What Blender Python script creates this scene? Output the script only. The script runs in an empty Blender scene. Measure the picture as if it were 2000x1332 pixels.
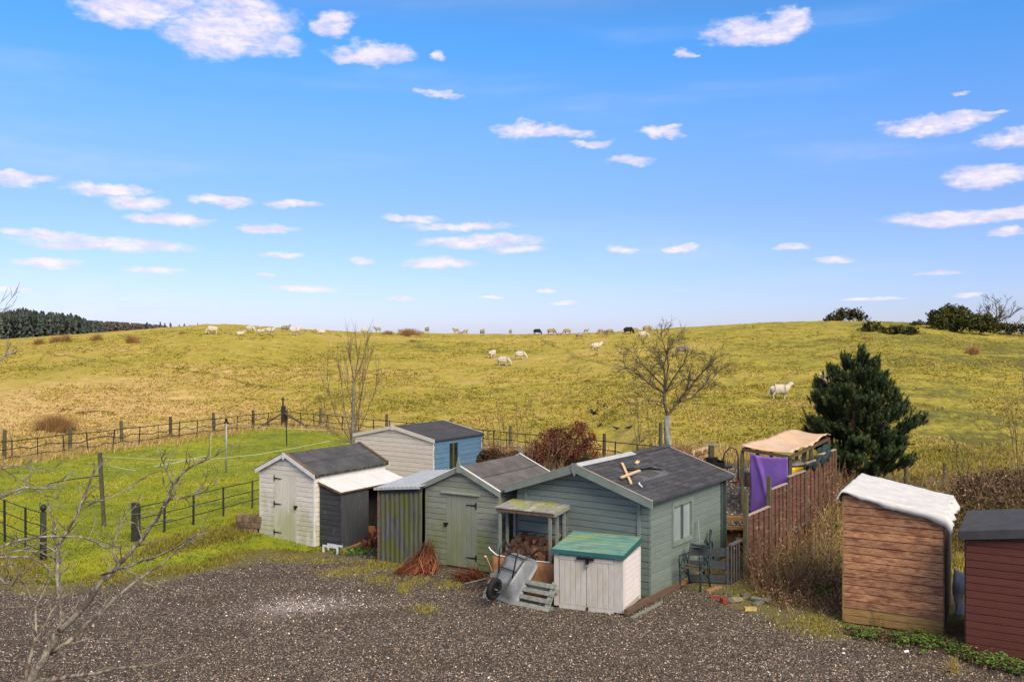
import bpy, math, random
import numpy as np
from mathutils import Vector, Matrix

random.seed(7)
rng = np.random.default_rng(11)
S = bpy.context.scene
COL = S.collection
H = 5.0            # eye height above the yard, metres
FPX = 1800.0       # focal length in photo pixels (photo is 2000 wide)
V0 = 666.0

# ------------------------------------------------------------------ camera
cam = bpy.data.cameras.new('camera')
cam.sensor_width = 36.0
cam.lens = 36.0 * FPX / 2000.0
cam.clip_start = 0.1
cam.clip_end = 4000
cam_o = bpy.data.objects.new('camera', cam)
cam_o.location = (0, 0, H)
cam_o.rotation_euler = (math.radians(90), 0, 0)
COL.objects.link(cam_o)
S.camera = cam_o

# ------------------------------------------------------------------ light
SUN_EL, SUN_AZ = 40.0, 150.0       # azimuth clockwise from +Y (view direction)
sun = bpy.data.lights.new('sun', 'SUN')
sun.energy = 2.6
sun.angle = math.radians(34)
sun.color = (1.0, 0.89, 0.72)
sun_o = bpy.data.objects.new('sun', sun)
sd = Vector((math.sin(math.radians(SUN_AZ)) * math.cos(math.radians(SUN_EL)),
             math.cos(math.radians(SUN_AZ)) * math.cos(math.radians(SUN_EL)),
             math.sin(math.radians(SUN_EL))))
sun_o.rotation_euler = sd.to_track_quat('Z', 'Y').to_euler()
sun_o.location = sd * 50
COL.objects.link(sun_o)

S.view_settings.view_transform = 'Standard'
S.view_settings.look = 'None'
S.view_settings.exposure = 0.95
S.view_settings.gamma = 1.0
S.view_settings.use_curve_mapping = False
S.cycles.max_bounces = 5
S.cycles.diffuse_bounces = 2
S.cycles.transparent_max_bounces = 6


class NB:
    """tiny helper for building node trees"""
    def __init__(self, tree):
        self.t = tree
        self.n = tree.nodes
        self.l = tree.links

    def new(self, typ, **kw):
        nd = self.n.new(typ)
        for k, v in kw.items():
            setattr(nd, k, v)
        return nd

    def link(self, a, b):
        self.l.new(a, b)

    def inp(self, sock, v):
        if v is None:
            return
        if isinstance(v, bpy.types.NodeSocket):
            self.l.new(v, sock)
        elif isinstance(v, (tuple, list)) and len(v) == 3 and sock.type == 'RGBA':
            sock.default_value = (*v, 1)
        else:
            sock.default_value = v

    def math(self, op, a, b=None, c=None, clamp=False):
        m = self.new('ShaderNodeMath', operation=op, use_clamp=clamp)
        self.inp(m.inputs[0], a)
        self.inp(m.inputs[1], b)
        if c is not None:
            self.inp(m.inputs[2], c)
        return m.outputs[0]

    def mix(self, f, a, b, blend='MIX'):
        m = self.new('ShaderNodeMix', data_type='RGBA', blend_type=blend)
        self.inp(m.inputs[0], f)
        self.inp(m.inputs[6], a)
        self.inp(m.inputs[7], b)
        return m.outputs[2]

    def mapping(self, vec, scale=(1, 1, 1), loc=(0, 0, 0), rot=(0, 0, 0)):
        m = self.new('ShaderNodeMapping')
        self.link(vec, m.inputs[0])
        m.inputs[1].default_value = loc
        m.inputs[2].default_value = rot
        m.inputs[3].default_value = scale
        return m.outputs[0]

    def noise(self, vec, scale, detail=3, rough=.55, dist=0):
        m = self.new('ShaderNodeTexNoise')
        self.link(vec, m.inputs['Vector'])
        m.inputs['Scale'].default_value = scale
        m.inputs['Detail'].default_value = detail
        m.inputs['Roughness'].default_value = rough
        m.inputs['Distortion'].default_value = dist
        return m.outputs[0]

    def step(self, v, lo, hi, a=0., b=1.):
        m = self.new('ShaderNodeMapRange', interpolation_type='SMOOTHSTEP')
        self.inp(m.inputs[0], v)
        m.inputs[1].default_value = lo
        m.inputs[2].default_value = hi
        m.inputs[3].default_value = a
        m.inputs[4].default_value = b
        return m.outputs[0]

    def ramp(self, v, stops, interp='LINEAR'):
        m = self.new('ShaderNodeValToRGB')
        r = m.color_ramp
        r.interpolation = interp
        while len(r.elements) < len(stops):
            r.elements.new(0.5)
        for e, (p, c) in zip(r.elements, stops):
            e.position = p
            e.color = (*c, 1)
        self.inp(m.inputs[0], v)
        return m.outputs[0]


# ------------------------------------------------------------------ sky
W = bpy.data.worlds.new('World')
S.world = W
W.use_nodes = True
w = NB(W.node_tree)
for nd in list(w.n):
    w.n.remove(nd)
out = w.new('ShaderNodeOutputWorld')
bg = w.new('ShaderNodeBackground')
bg.inputs[1].default_value = 0.055
w.link(bg.outputs[0], out.inputs[0])
sky = w.new('ShaderNodeTexSky', sky_type='NISHITA')
sky.sun_disc = False
sky.sun_elevation = math.radians(SUN_EL)
sky.sun_rotation = math.radians(SUN_AZ)
sky.altitude = 100
sky.dust_density = 0.5
sky.ozone_density = 1.5
tc = w.new('ShaderNodeTexCoord')
sep = w.new('ShaderNodeSeparateXYZ')
w.link(tc.outputs['Generated'], sep.inputs[0])
# colour grade of the air itself, by elevation (sine of it): deeper blue upwards in view, less blue above it to warm the ambient light
grade = w.ramp(w.math('MULTIPLY', sep.outputs[2], 2.0), [(0.0, (.93, .98, 1.58)), (0.12, (.88, .99, 1.58)), (0.28, (.82, 1.00, 1.52)), (0.44, (.80, 1.18, 1.80)), (0.62, (.56, 1.30, 2.02)), (0.8, (.8, 1.2, 1.6)), (1.0, (.9, 1.1, 1.3))])
skyc = w.mix(1.0, sky.outputs[0], grade, 'MULTIPLY')
# direction as azimuth/elevation in degrees
az = w.math('MULTIPLY', w.math('ARCTAN2', sep.outputs[0], sep.outputs[1]), 180 / math.pi)
el = w.math('MULTIPLY', w.math('ARCSINE', sep.outputs[2]), 180 / math.pi)
comb = w.new('ShaderNodeCombineXYZ')
w.link(az, comb.inputs[0]); w.link(el, comb.inputs[1])
ae = comb.outputs[0]
n1 = w.new('ShaderNodeTexNoise')
w.link(w.mapping(ae, (.30, .62, 1)), n1.inputs['Vector'])
n1.inputs['Scale'].default_value = 1.0
n1.inputs['Detail'].default_value = 6
n1.inputs['Roughness'].default_value = .64
warp = w.new('ShaderNodeVectorMath', operation='SUBTRACT')
w.link(n1.outputs['Color'], warp.inputs[0]); warp.inputs[1].default_value = (.5, .5, .5)
warp2 = w.new('ShaderNodeVectorMath', operation='MULTIPLY')
w.link(warp.outputs[0], warp2.inputs[0]); warp2.inputs[1].default_value = (4.6, 2.1, 0)
ws = w.new('ShaderNodeVectorMath', operation='MULTIPLY_ADD')   # warp shrinks towards the horizon
w.link(warp2.outputs[0], ws.inputs[0])
wk = w.step(el, 0, 16, .28, 1.0)
cw = w.new('ShaderNodeCombineXYZ'); w.link(wk, cw.inputs[0]); w.link(wk, cw.inputs[1])
w.link(cw.outputs[0], ws.inputs[1]); w.link(ae, ws.inputs[2])
aew = ws.outputs[0]
# each cloud: photo px centre, half sizes px, opacity
CLOUDS = [(245, 20, 95, 34, 1), (330, 5, 80, 18, .7), (430, 60, 110, 48, 1), (500, 40, 80, 46, .9), (545, 88, 48, 24, .8), (655, 48, 45, 26, 1), (740, 104, 66, 24, 1),
          (690, 112, 55, 12, .8), (460, 8, 90, 18, .7), (860, 188, 48, 9, .5), (860, 105, 18, 9, .35), (1480, 62, 100, 27, 1), (1530, 40, 48, 24, 1), (1340, 106, 24, 9, .6),
          (1035, 254, 80, 15, 1), (1100, 260, 48, 8, .8), (1150, 280, 40, 9, .85), (1295, 258, 46, 10, .9), (1230, 311, 50, 8, .55), (1800, 250, 80, 18, .9), (1850, 233, 80, 15, 1), (1930, 220, 48, 6, .7), (1975, 268, 56, 20, 1),
          (1880, 180, 26, 5, .5), (1935, 343, 84, 20, 1), (1870, 425, 140, 17, 1), (1975, 418, 60, 16, 1), (1970, 455, 34, 9, .9), (1330, 485, 40, 8, 1), (1625, 508, 40, 7, .8), (1540, 485, 30, 6, .6),
          (40, 346, 66, 14, 1), (205, 373, 80, 12, 1), (265, 398, 58, 15, .95), (335, 430, 78, 12, 1), (435, 393, 64, 14, 1), (580, 402, 58, 9, .9), (520, 445, 54, 9, 1), (80, 456, 76, 10, .95), (200, 476, 150, 15, .85), (290, 480, 90, 14, .7),
          (90, 513, 62, 12, .9), (300, 528, 60, 8, .45), (555, 496, 44, 7, .6), (706, 511, 22, 8, .9), (855, 512, 72, 12, 1), (520, 537, 26, 5, .7), (590, 564, 80, 7, .75), (790, 585, 34, 5, .6),
          (800, 427, 56, 9, 1), (900, 443, 110, 9, .75), (940, 472, 120, 14, .9), (1010, 488, 60, 8, .6), (1210, 487, 28, 8, .3), (1065, 568, 24, 5, .6), (960, 580, 30, 4, .4), (1700, 583, 60, 4, .4), (1835, 534, 40, 5, .6), (1890, 576, 34, 5, .6), (1100, 592, 30, 4, .5), (30, 565, 50, 5, .4)]
acc = None
for (u, v, a, b, op) in CLOUDS:
    a *= 1.2; b *= 1.2; op = max(op, .74)
    cx = math.degrees(math.atan2(u - 1000, FPX)); r_ = math.hypot(u - 1000, FPX)
    cy = math.degrees(math.atan2(V0 - v, r_))
    ka, kb = math.degrees(a / r_), math.degrees(b / r_)
    d = w.new('ShaderNodeVectorMath', operation='SUBTRACT')
    w.link(aew, d.inputs[0]); d.inputs[1].default_value = (cx, cy, 0)
    e_ = w.new('ShaderNodeVectorMath', operation='MULTIPLY')
    w.link(d.outputs[0], e_.inputs[0]); e_.inputs[1].default_value = (1 / ka, 1 / kb, 0)
    L_ = w.new('ShaderNodeVectorMath', operation='DOT_PRODUCT')
    w.link(e_.outputs[0], L_.inputs[0]); w.link(e_.outputs[0], L_.inputs[1])
    f = w.math('MULTIPLY_ADD', L_.outputs['Value'], -op, op)
    acc = f if acc is None else w.math('MAXIMUM', acc, f)
# unseen cloud above and beside the frame, thickened to whiten the ambient light
nc = w.noise(w.mapping(tc.outputs['Generated'], (2.2, 2.2, 5.5)), 1.6, 6, .55)
hi_cl = w.math('MULTIPLY', w.step(nc, .40, .54), w.step(el, 19, 27))
side = w.math('MULTIPLY', w.step(nc, .46, .58), w.math('MULTIPLY', w.step(w.math('ABSOLUTE', az), 32, 42), w.step(el, 1, 6)))
thin = w.noise(w.mapping(ae, (.02, .16, 1), rot=(0, 0, .12)), 1.6, 5, .5)
er = w.noise(w.mapping(ae, (1.1, 2.6, 1)), 1.0, 5, .65)
acc2 = w.step(w.math('SUBTRACT', acc, w.math('MULTIPLY', er, .62)), -.28, .62)
acc2 = w.math('MULTIPLY', acc2, w.step(er, .72, .40, .62, 1.0))
cirrus = w.math('MULTIPLY', w.step(thin, .50, .72), .17)
density = w.math('MAXIMUM', w.math('MAXIMUM', acc2, w.math('MAXIMUM', hi_cl, side)), cirrus)
shade = w.noise(w.mapping(ae, (.5, 1.4, 1)), 1.0, 4, .6)
ccol = w.mix(w.step(shade, .35, .62), (7.6, 7.1, 8.9), (10.2, 9.0, 9.9))
final = w.mix(w.math('MULTIPLY', density, .90), skyc, ccol)
w.link(final, bg.inputs[0])

# ------------------------------------------------------------------ materials
def mat(name):
    m = bpy.data.materials.new(name)
    m.use_nodes = True
    b = NB(m.node_tree)
    p = b.n['Principled BSDF']
    return m, b, p


def geo_pos(b):
    return b.new('ShaderNodeNewGeometry').outputs['Position']


def simple(name, col, rough=.8, var=.18, nscale=9, stretch=(1, 1, 1), bump=.0, bscale=40, metallic=0., rand=.0, stain=None, stain_t=(.55, .75), stain_scale=2.5, stain_z=None, spec=.35, col2=None, stain_s=(1, 1, .45)):
    """painted / raw surface: base colour with streaky noise, per-object tone and an optional stain layer (algae, rust, wear)"""
    m, b, p = mat(name)
    pos = geo_pos(b)
    n = b.noise(b.mapping(pos, stretch), nscale, 4, .6)
    c2 = col2 if col2 else tuple(max(0, x * (1 - var * 1.6)) for x in col)
    c = b.mix(b.step(n, .3, .7), c2, col)
    if rand:
        oi = b.new('ShaderNodeObjectInfo').outputs['Random']
        k = b.math('MULTIPLY_ADD', oi, 2 * rand, 1 - rand)
        hsv = b.new('ShaderNodeHueSaturation')
        b.link(c, hsv.inputs['Color']); b.link(k, hsv.inputs['Value'])
        c = hsv.outputs[0]
    if stain:
        ns = b.noise(b.mapping(pos, stain_s), stain_scale, 5, .66)
        f = b.step(ns, *stain_t)
        if stain_z:
            sp = b.new('ShaderNodeSeparateXYZ'); b.link(pos, sp.inputs[0])
            f = b.math('MULTIPLY', b.step(b.math('MULTIPLY_ADD', ns, 1.0, b.step(sp.outputs[2], stain_z[0], stain_z[1], .14, -.16)), stain_t[0] - .04, stain_t[1] + .06), .8)
        c = b.mix(b.math('MULTIPLY', f, .85), c, stain)
    b.link(c, p.inputs['Base Color'])
    p.inputs['Roughness'].default_value = rough
    p.inputs['Metallic'].default_value = metallic
    p.inputs['Specular IOR Level'].default_value = spec
    if bump:
        bn = b.new('ShaderNodeBump')
        bn.inputs['Strength'].default_value = bump
        bn.inputs['Distance'].default_value = .01
        b.link(b.noise(b.mapping(pos, stretch), bscale, 3, .6), bn.inputs['Height'])
        b.link(bn.outputs[0], p.inputs['Normal'])
    return m


HZ = (1, 1, 9)      # grain of horizontal boards
VT = (9, 9, 1)      # grain of upright boards
GREEN = (.14, .17, .035)
MT = {}
MT['white_board'] = simple('white_painted_board', (.66, .61, .53), .65, .10, 5, HZ, .3, 60, rand=.05, stain=(.32, .34, .15), stain_t=(.50, .68), stain_scale=2.2, stain_z=(.2, 1.8))
MT['white_door'] = simple('white_painted_door', (.60, .56, .48), .65, .10, 5, VT, .3, 60, rand=.04, stain=(.28, .31, .11), stain_t=(.45, .66), stain_scale=1.8, stain_z=(.1, 1.5))
MT['white_trim'] = simple('white_painted_trim', (.62, .62, .62), .6, .10, 6, (1, 1, 1), .1, rand=.04)
MT['cream_board'] = simple('cream_painted_board', (.62, .55, .48), .7, .10, 4, HZ, .3, 60, rand=.05)
MT['blue_board'] = simple('blue_painted_board', (.10, .20, .30), .65, .15, 5, HZ, .3, 60, rand=.06)
MT['sage_board'] = simple('sage_green_painted_board', (.235, .250, .195), .7, .14, 5, HZ, .3, 60, rand=.07, stain=GREEN, stain_t=(.44, .66), stain_scale=1.9, stain_z=(.2, 1.7))
MT['sage_door'] = simple('sage_green_painted_door', (.235, .250, .195), .7, .14, 5, VT, .3, 60, rand=.06, stain=GREEN, stain_t=(.44, .66), stain_scale=1.7, stain_z=(.1, 1.6))
MT['sage_trim'] = simple('sage_green_trim', (.22, .25, .20), .7, .15, 5, (1, 1, 1), .2, rand=.05, stain=(.17, .17, .05), stain_t=(.5, .75))
MT['teal_board'] = simple('grey_green_painted_log_board', (.165, .205, .180), .6, .10, 4, HZ, .2, 60, rand=.05)
MT['teal_trim'] = simple('grey_green_painted_trim', (.19, .225, .195), .6, .12, 4, (1, 1, 1), .15, rand=.05)
MT['teal_dark'] = simple('dark_teal_corner_boards', (.055, .08, .075), .6, .12, 4, (1, 1, 1), .15, rand=.12)
MT['black_board'] = simple('dark_grey_stained_board', (.050, .052, .055), .75, .25, 5, HZ, .4, 60, rand=.15, stain=(.15, .15, .15), stain_t=(.62, .8), stain_scale=6)
MT['black_ply'] = simple('dark_grey_painted_plywood', (.060, .063, .066), .75, .25, 3, VT, .3, 60, stain=(.16, .16, .16), stain_t=(.62, .85), stain_scale=5)
MT['felt'] = simple('grey_mineral_roofing_felt', (.080, .080, .082), .95, .28, 3, (1, 1, 1), .5, 220, stain=(.045, .045, .05), stain_t=(.5, .8), stain_scale=1.3)
MT['felt_warm'] = simple('brown_grey_roofing_felt', (.125, .115, .108), .95, .25, 3, (1, 1, 1), .5, 220, stain=(.08, .075, .07), stain_t=(.5, .8), stain_scale=1.3)
MT['felt_dark'] = simple('charcoal_roofing_felt', (.055, .055, .058), .95, .2, 3, (1, 1, 1), .5, 220, stain=(.09, .09, .09), stain_t=(.55, .8), stain_scale=1.6)
MT['moss_edge'] = simple('mossy_felt_edge', (.045, .042, .035), .95, .3, 8, (1, 1, 1), .6, 80, stain=(.11, .10, .02), stain_t=(.48, .6), stain_scale=9)
MT['rust_trim'] = simple('brown_weathered_verge_batten', (.20, .105, .055), .85, .3, 8, (1, 1, 1), .4, 60, stain=(.10, .085, .03), stain_t=(.45, .62), stain_scale=7)
MT['shingle'] = simple('charcoal_bitumen_shingle', (.058, .058, .060), .93, .2, 14, (1, 1, 1), .5, 260, rand=.32)
MT['white_sheet'] = simple('white_painted_roof_sheet', (.64, .61, .58), .5, .05, 3, (1, 1, 1), 0, stain=(.55, .5, .47), stain_t=(.62, .8), stain_scale=4)
MT['tin_roof'] = simple('pale_grey_corrugated_roof', (.38, .40, .40), .45, .1, 4, (1, 1, 1), 0, stain=(.38, .40, .33), stain_t=(.5, .75), stain_scale=3, metallic=.1)
MT['tin_wall'] = simple('weathered_corrugated_sheet', (.12, .125, .12), .6, .35, 4, (9, 9, .6), 0, stain=(.095, .105, .022), stain_t=(.46, .60), stain_scale=4.2, metallic=.15)
MT['iron'] = simple('black_ironmongery', (.015, .014, .013), .5, .2, 20, metallic=.4)
MT['wall_stone'] = simple('brown_wall_stone', (.20, .13, .075), .9, .35, 8, rand=.3, bump=.5, bscale=18, stain=(.10, .11, .03), stain_t=(.5, .7))
MT['rust_iron'] = simple('rusty_brown_iron', (.040, .026, .020), .8, .3, 12, bump=.3, rand=.2)
MT['green_iron'] = simple('dark_green_painted_iron', (.020, .026, .022), .6, .3, 8, rand=.2)
MT['teal_iron'] = simple('dark_teal_cast_iron', (.022, .045, .048), .5, .3, 9, stain=(.06, .035, .025), stain_t=(.58, .7), stain_scale=8)
MT['post_wood'] = simple('weathered_green_brown_post', (.105, .095, .05), .9, .3, 7, (6, 6, 1), .5, 60, rand=.25)
MT['rail_post_wood'] = simple('dark_green_brown_gatepost', (.035, .037, .024), .9, .3, 7, (6, 6, 1), .5, 60, rand=.2)
MT['pale_wood'] = simple('pale_new_timber', (.62, .44, .24), .7, .15, 8, (2, 2, 2), .2, rand=.08)
MT['sleeper'] = simple('orange_brown_treated_timber', (.32, .18, .065), .8, .25, 5, HZ, .3, rand=.2)
MT['old_wood'] = simple('old_brown_timber', (.15, .095, .06), .85, .3, 6, (3, 3, 3), .4, rand=.2)
MT['grey_wood'] = simple('silver_grey_pallet_timber', (.25, .26, .225), .85, .25, 6, (3, 3, 3), .4, rand=.15, stain=(.13, .15, .06), stain_t=(.55, .75))
MT['slate_wood'] = simple('dark_slate_painted_timber', (.058, .062, .068), .7, .25, 6, (3, 3, 3), .3, rand=.15)
MT['slate_upright'] = simple('mauve_grey_worn_timber', (.125, .11, .115), .8, .25, 6, (5, 5, 1), .3, rand=.15)
MT['moss_plank'] = simple('mossy_grey_plank', (.37, .36, .33), .85, .3, 6, (2, 2, 2), .3, rand=.22, stain=(.27, .29, .04), stain_t=(.44, .62), stain_scale=3)
MT['log'] = simple('split_log_bark', (.065, .028, .018), .9, .45, 11, (1, 1, 1), .5, rand=.45)
MT['log_face'] = simple('split_log_face', (.19, .088, .045), .85, .3, 16, (1, 1, 1), .4, rand=.4)
MT['ply'] = simple('orange_weathered_plywood', (.40, .185, .075), .7, .25, 3, (3, 3, .8), .2, stain=(.20, .13, .03), stain_t=(.5, .72), stain_scale=2.6)
MT['white_edge'] = simple('white_plastic_edge', (.80, .80, .78), .4, .03)
MT['resin'] = simple('beige_resin_panel', (.49, .46, .42), .5, .10, 6, (4, 4, .8), 0, rand=.03, stain=(.38, .35, .26), stain_t=(.45, .7), stain_scale=4)
MT['resin_sunlit'] = simple('sunlit_resin_side_panel', (.66, .60, .57), .45, .05, 6)  # same plastic as the front, sunlight on this side painted into the colour
MT['teal_lid'] = simple('teal_resin_lid', (.12, .26, .22), .45, .15, 4, stain=(.23, .30, .13), stain_t=(.42, .66), stain_scale=2.6, stain_s=(.5, 1.6, 1), rand=.06)
MT['teal_rim'] = simple('teal_resin_lid_rim', (.03, .115, .11), .4, .1, 4)
MT['galv'] = simple('galvanised_steel_tray', (.21, .225, .235), .5, .2, 6, bump=.05, metallic=.15, spec=.5, stain=(.22, .23, .24), stain_t=(.55, .75), stain_scale=5)
MT['rubber'] = simple('black_rubber', (.012, .012, .012), .8, .2)
MT['black_tube'] = simple('black_painted_steel_tube', (.014, .015, .017), .4, .2, spec=.5)
MT['peel_board'] = simple('peeling_orange_brown_board', (.50, .26, .125), .45, .2, 9, (1, 1, 5), .45, 50, rand=.2, col2=(.24, .10, .045), stain=(.15, .050, .024), stain_t=(.46, .66), stain_scale=3.4, stain_s=(1, 1, 4), spec=.5)
MT['bare_board'] = simple('bare_yellow_base_board', (.36, .22, .075), .75, .25, 6, HZ, .4, 50, rand=.1, stain=(.13, .08, .03), stain_t=(.5, .65), stain_scale=5)
MT['maroon_board'] = simple('maroon_stained_board', (.105, .030, .020), .6, .15, 6, HZ, .3, 50, rand=.08, stain=(.20, .10, .045), stain_t=(.66, .8), stain_scale=5)
MT['tarp'] = simple('dirty_white_tarpaulin', (.58, .57, .53), .6, .10, 4, bump=.3, bscale=9, stain=(.5, .48, .42), stain_t=(.6, .8), stain_scale=4)
MT['panel_wood'] = simple('brown_fence_panel_lath', (.135, .060, .036), .85, .3, 6, HZ, .5, 50, rand=.3, stain=(.24, .15, .095), stain_t=(.50, .68), stain_scale=3.5, stain_s=(1, 1, 6))
MT['panel_cap'] = simple('pale_weathered_capping', (.42, .34, .28), .8, .2, 6, rand=.12)
MT['canopy'] = simple('tan_canopy_sheet', (.62, .44, .28), .7, .12, 2.5, stain=(.58, .33, .16), stain_t=(.5, .75), stain_scale=1.1)
MT['purple'] = simple('purple_cloth', (.22, .11, .42), .75, .12, 3)
MT['yellow'] = simple('yellow_plastic', (.62, .42, .02), .45, .1)
MT['drum_lid'] = simple('grey_plastic_lid', (.16, .155, .13), .5, .2)
MT['green_mesh'] = simple('dark_green_shade_cloth', (.025, .052, .050), .85, .25, 6)
MT['brick_red'] = simple('red_brick', (.30, .065, .035), .9, .25, 14, rand=.2, bump=.3)
MT['brick_yellow'] = simple('yellow_brick', (.50, .36, .13), .9, .2, 14, bump=.3)
MT['stone'] = simple('grey_brown_stone', (.17, .145, .11), .9, .35, 6, rand=.3, bump=.5, bscale=18, stain=(.13, .15, .04), stain_t=(.5, .7))
MT['glass'] = simple('pale_window_pane', (.30, .35, .35), .18, .12, 1.2, spec=.6)
MT['dark_glass'] = simple('dark_window_pane', (.035, .045, .03), .12, .5, 1.5, spec=.7)
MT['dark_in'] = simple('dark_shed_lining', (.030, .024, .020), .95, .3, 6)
MT['zinc_ridge'] = simple('pale_zinc_ridge_strip', (.46, .47, .47), .5, .12, 5, stain=(.33, .31, .28), stain_t=(.5, .75), metallic=.1)
MT['patch'] = simple('smooth_underlay_patch', (.105, .105, .11), .8, .2, 3)
MT['bark'] = simple('grey_green_bark', (.19, .175, .135), .9, .35, 8, (1, 1, 1), .5, 30, stain=(.12, .13, .055), stain_t=(.48, .66), stain_scale=4)
MT['bark_near'] = simple('lichen_grey_bark', (.34, .30, .22), .9, .35, 14, (1, 1, 1), .5, 60, stain=(.075, .05, .035), stain_t=(.47, .58), stain_scale=9)
MT['twig'] = simple('olive_brown_twig', (.145, .115, .060), .9, .35, 4)
MT['twig_pale'] = simple('tan_twig', (.19, .135, .075), .9, .3, 4)
MT['birch'] = simple('pale_grey_bark', (.34, .33, .28), .85, .4, 7, (1, 1, .5), .4, stain=(.11, .12, .06), stain_t=(.5, .68), stain_scale=6)
MT['pine_bark'] = simple('red_brown_pine_bark', (.085, .045, .03), .95, .4, 10, bump=.5)
MT['rope_white'] = simple('cream_rope', (.62, .60, .36), .8, .05)
MT['rope_blue'] = simple('pale_blue_line', (.45, .58, .52), .8, .05)
MT['fleece'] = simple('cream_fleece', (.56, .49, .37), 1, .15, 6, bump=.6, bscale=22, rand=.08)
MT['fleece_tan'] = simple('tan_fleece', (.36, .29, .17), 1, .25, 6, bump=.6, bscale=22, rand=.12)
MT['fleece_grey'] = simple('brown_grey_fleece', (.29, .235, .185), 1, .3, 5, bump=.6, bscale=22)
MT['fleece_black'] = simple('black_fleece', (.020, .018, .016), 1, .3, 6, bump=.6, bscale=22)
MT['face_dark'] = simple('dark_sheep_face', (.03, .025, .02), .9, .2, 6)
MT['face_pale'] = simple('pale_sheep_face', (.52, .46, .36), .9, .1, 6)
MT['eye'] = simple('eye', (.01, .008, .006), .3, .1)
MT['crow'] = simple('black_plumage', (.012, .012, .014), .7, .2)
MT['far_grey'] = simple('galvanised_pole', (.30, .32, .32), .5, .1, metallic=.3)
MT['blue_plastic'] = simple('blue_plastic', (.03, .09, .35), .4, .1)
MT['terracotta'] = simple('terracotta_plastic', (.42, .16, .07), .7, .1)


def vcol(name, stops, rough=.9, nscale=0, var=None, trans=0.):
    """material for leafy or grassy stuff: colour from a per-blade attribute 'tint' through a ramp"""
    m, b, p = mat(name)
    at = b.new('ShaderNodeAttribute', attribute_name='tint')
    c = b.ramp(at.outputs['Fac'], stops)
    b.link(c, p.inputs['Base Color'])
    p.inputs['Roughness'].default_value = rough
    p.inputs['Specular IOR Level'].default_value = .15
    if trans:
        tr = b.new('ShaderNodeBsdfTranslucent')
        b.link(c, tr.inputs[0])
        mx = b.new('ShaderNodeMixShader')
        mx.inputs[0].default_value = trans
        b.link(p.outputs[0], mx.inputs[1]); b.link(tr.outputs[0], mx.inputs[2])
        b.link(mx.outputs[0], b.n['Material Output'].inputs[0])
    return m


MT['field_grass'] = vcol('rough_pasture_grass', [(0, (.16, .10, .035)), (.12, (.22, .20, .032)), (.35, (.33, .275, .048)), (.6, (.42, .31, .085)), (.85, (.52, .37, .16)), (1, (.58, .42, .21))], trans=.15)
MT['lawn_grass'] = vcol('lawn_blades', [(0, (.085, .115, .012)), (.45, (.20, .235, .016)), (.8, (.34, .32, .022)), (1, (.46, .36, .07))], trans=.15)
MT['rush'] = vcol('dry_rush', [(0, (.11, .06, .025)), (.5, (.26, .14, .05)), (1, (.45, .28, .12))])
MT['needles'] = vcol('pine_needles', [(0, (.014, .024, .010)), (.5, (.048, .072, .028)), (1, (.15, .19, .075))])
MT['gorse'] = vcol('gorse_leaves', [(0, (.022, .028, .012)), (.5, (.055, .062, .018)), (.85, (.12, .11, .02)), (1, (.20, .15, .03))])
MT['oak'] = vcol('dark_olive_leaves', [(0, (.02, .024, .012)), (.6, (.055, .055, .022)), (1, (.13, .10, .03))])
MT['red_bush'] = vcol('russet_leaves', [(0, (.040, .014, .010)), (.5, (.12, .038, .022)), (.85, (.23, .085, .042)), (1, (.32, .18, .09))])
MT['weed'] = vcol('dead_stems', [(0, (.075, .038, .022)), (.4, (.19, .095, .048)), (.75, (.33, .20, .10)), (1, (.52, .39, .23))])
MT['fern'] = vcol('brown_thicket', [(0, (.030, .020, .013)), (.5, (.085, .052, .030)), (1, (.22, .15, .08))])
MT['ivy'] = vcol('green_weeds', [(0, (.03, .065, .012)), (.5, (.07, .14, .022)), (1, (.17, .25, .05))])
MT['moss_clump'] = vcol('yellow_moss', [(0, (.11, .11, .02)), (.5, (.22, .19, .03)), (1, (.34, .27, .07))])
MT['pebble'] = vcol('loose_stones', [(0, (.030, .027, .023)), (.35, (.14, .112, .088)), (.6, (.28, .195, .135)), (.8, (.46, .37, .28)), (1, (.85, .78, .68))])
MT['conifer_far'] = vcol('distant_conifer', [(0, (.028, .042, .036)), (.6, (.055, .070, .055)), (1, (.10, .105, .085))])  # greens greyed and lightened in the colour to stand for distance haze
MT['bare_far'] = vcol('distant_bare_wood', [(0, (.075, .060, .050)), (1, (.13, .11, .09))])
MT['leaf_litter'] = vcol('rust_brown_litter', [(0, (.05, .016, .010)), (.6, (.15, .045, .022)), (1, (.33, .14, .07))])


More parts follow.
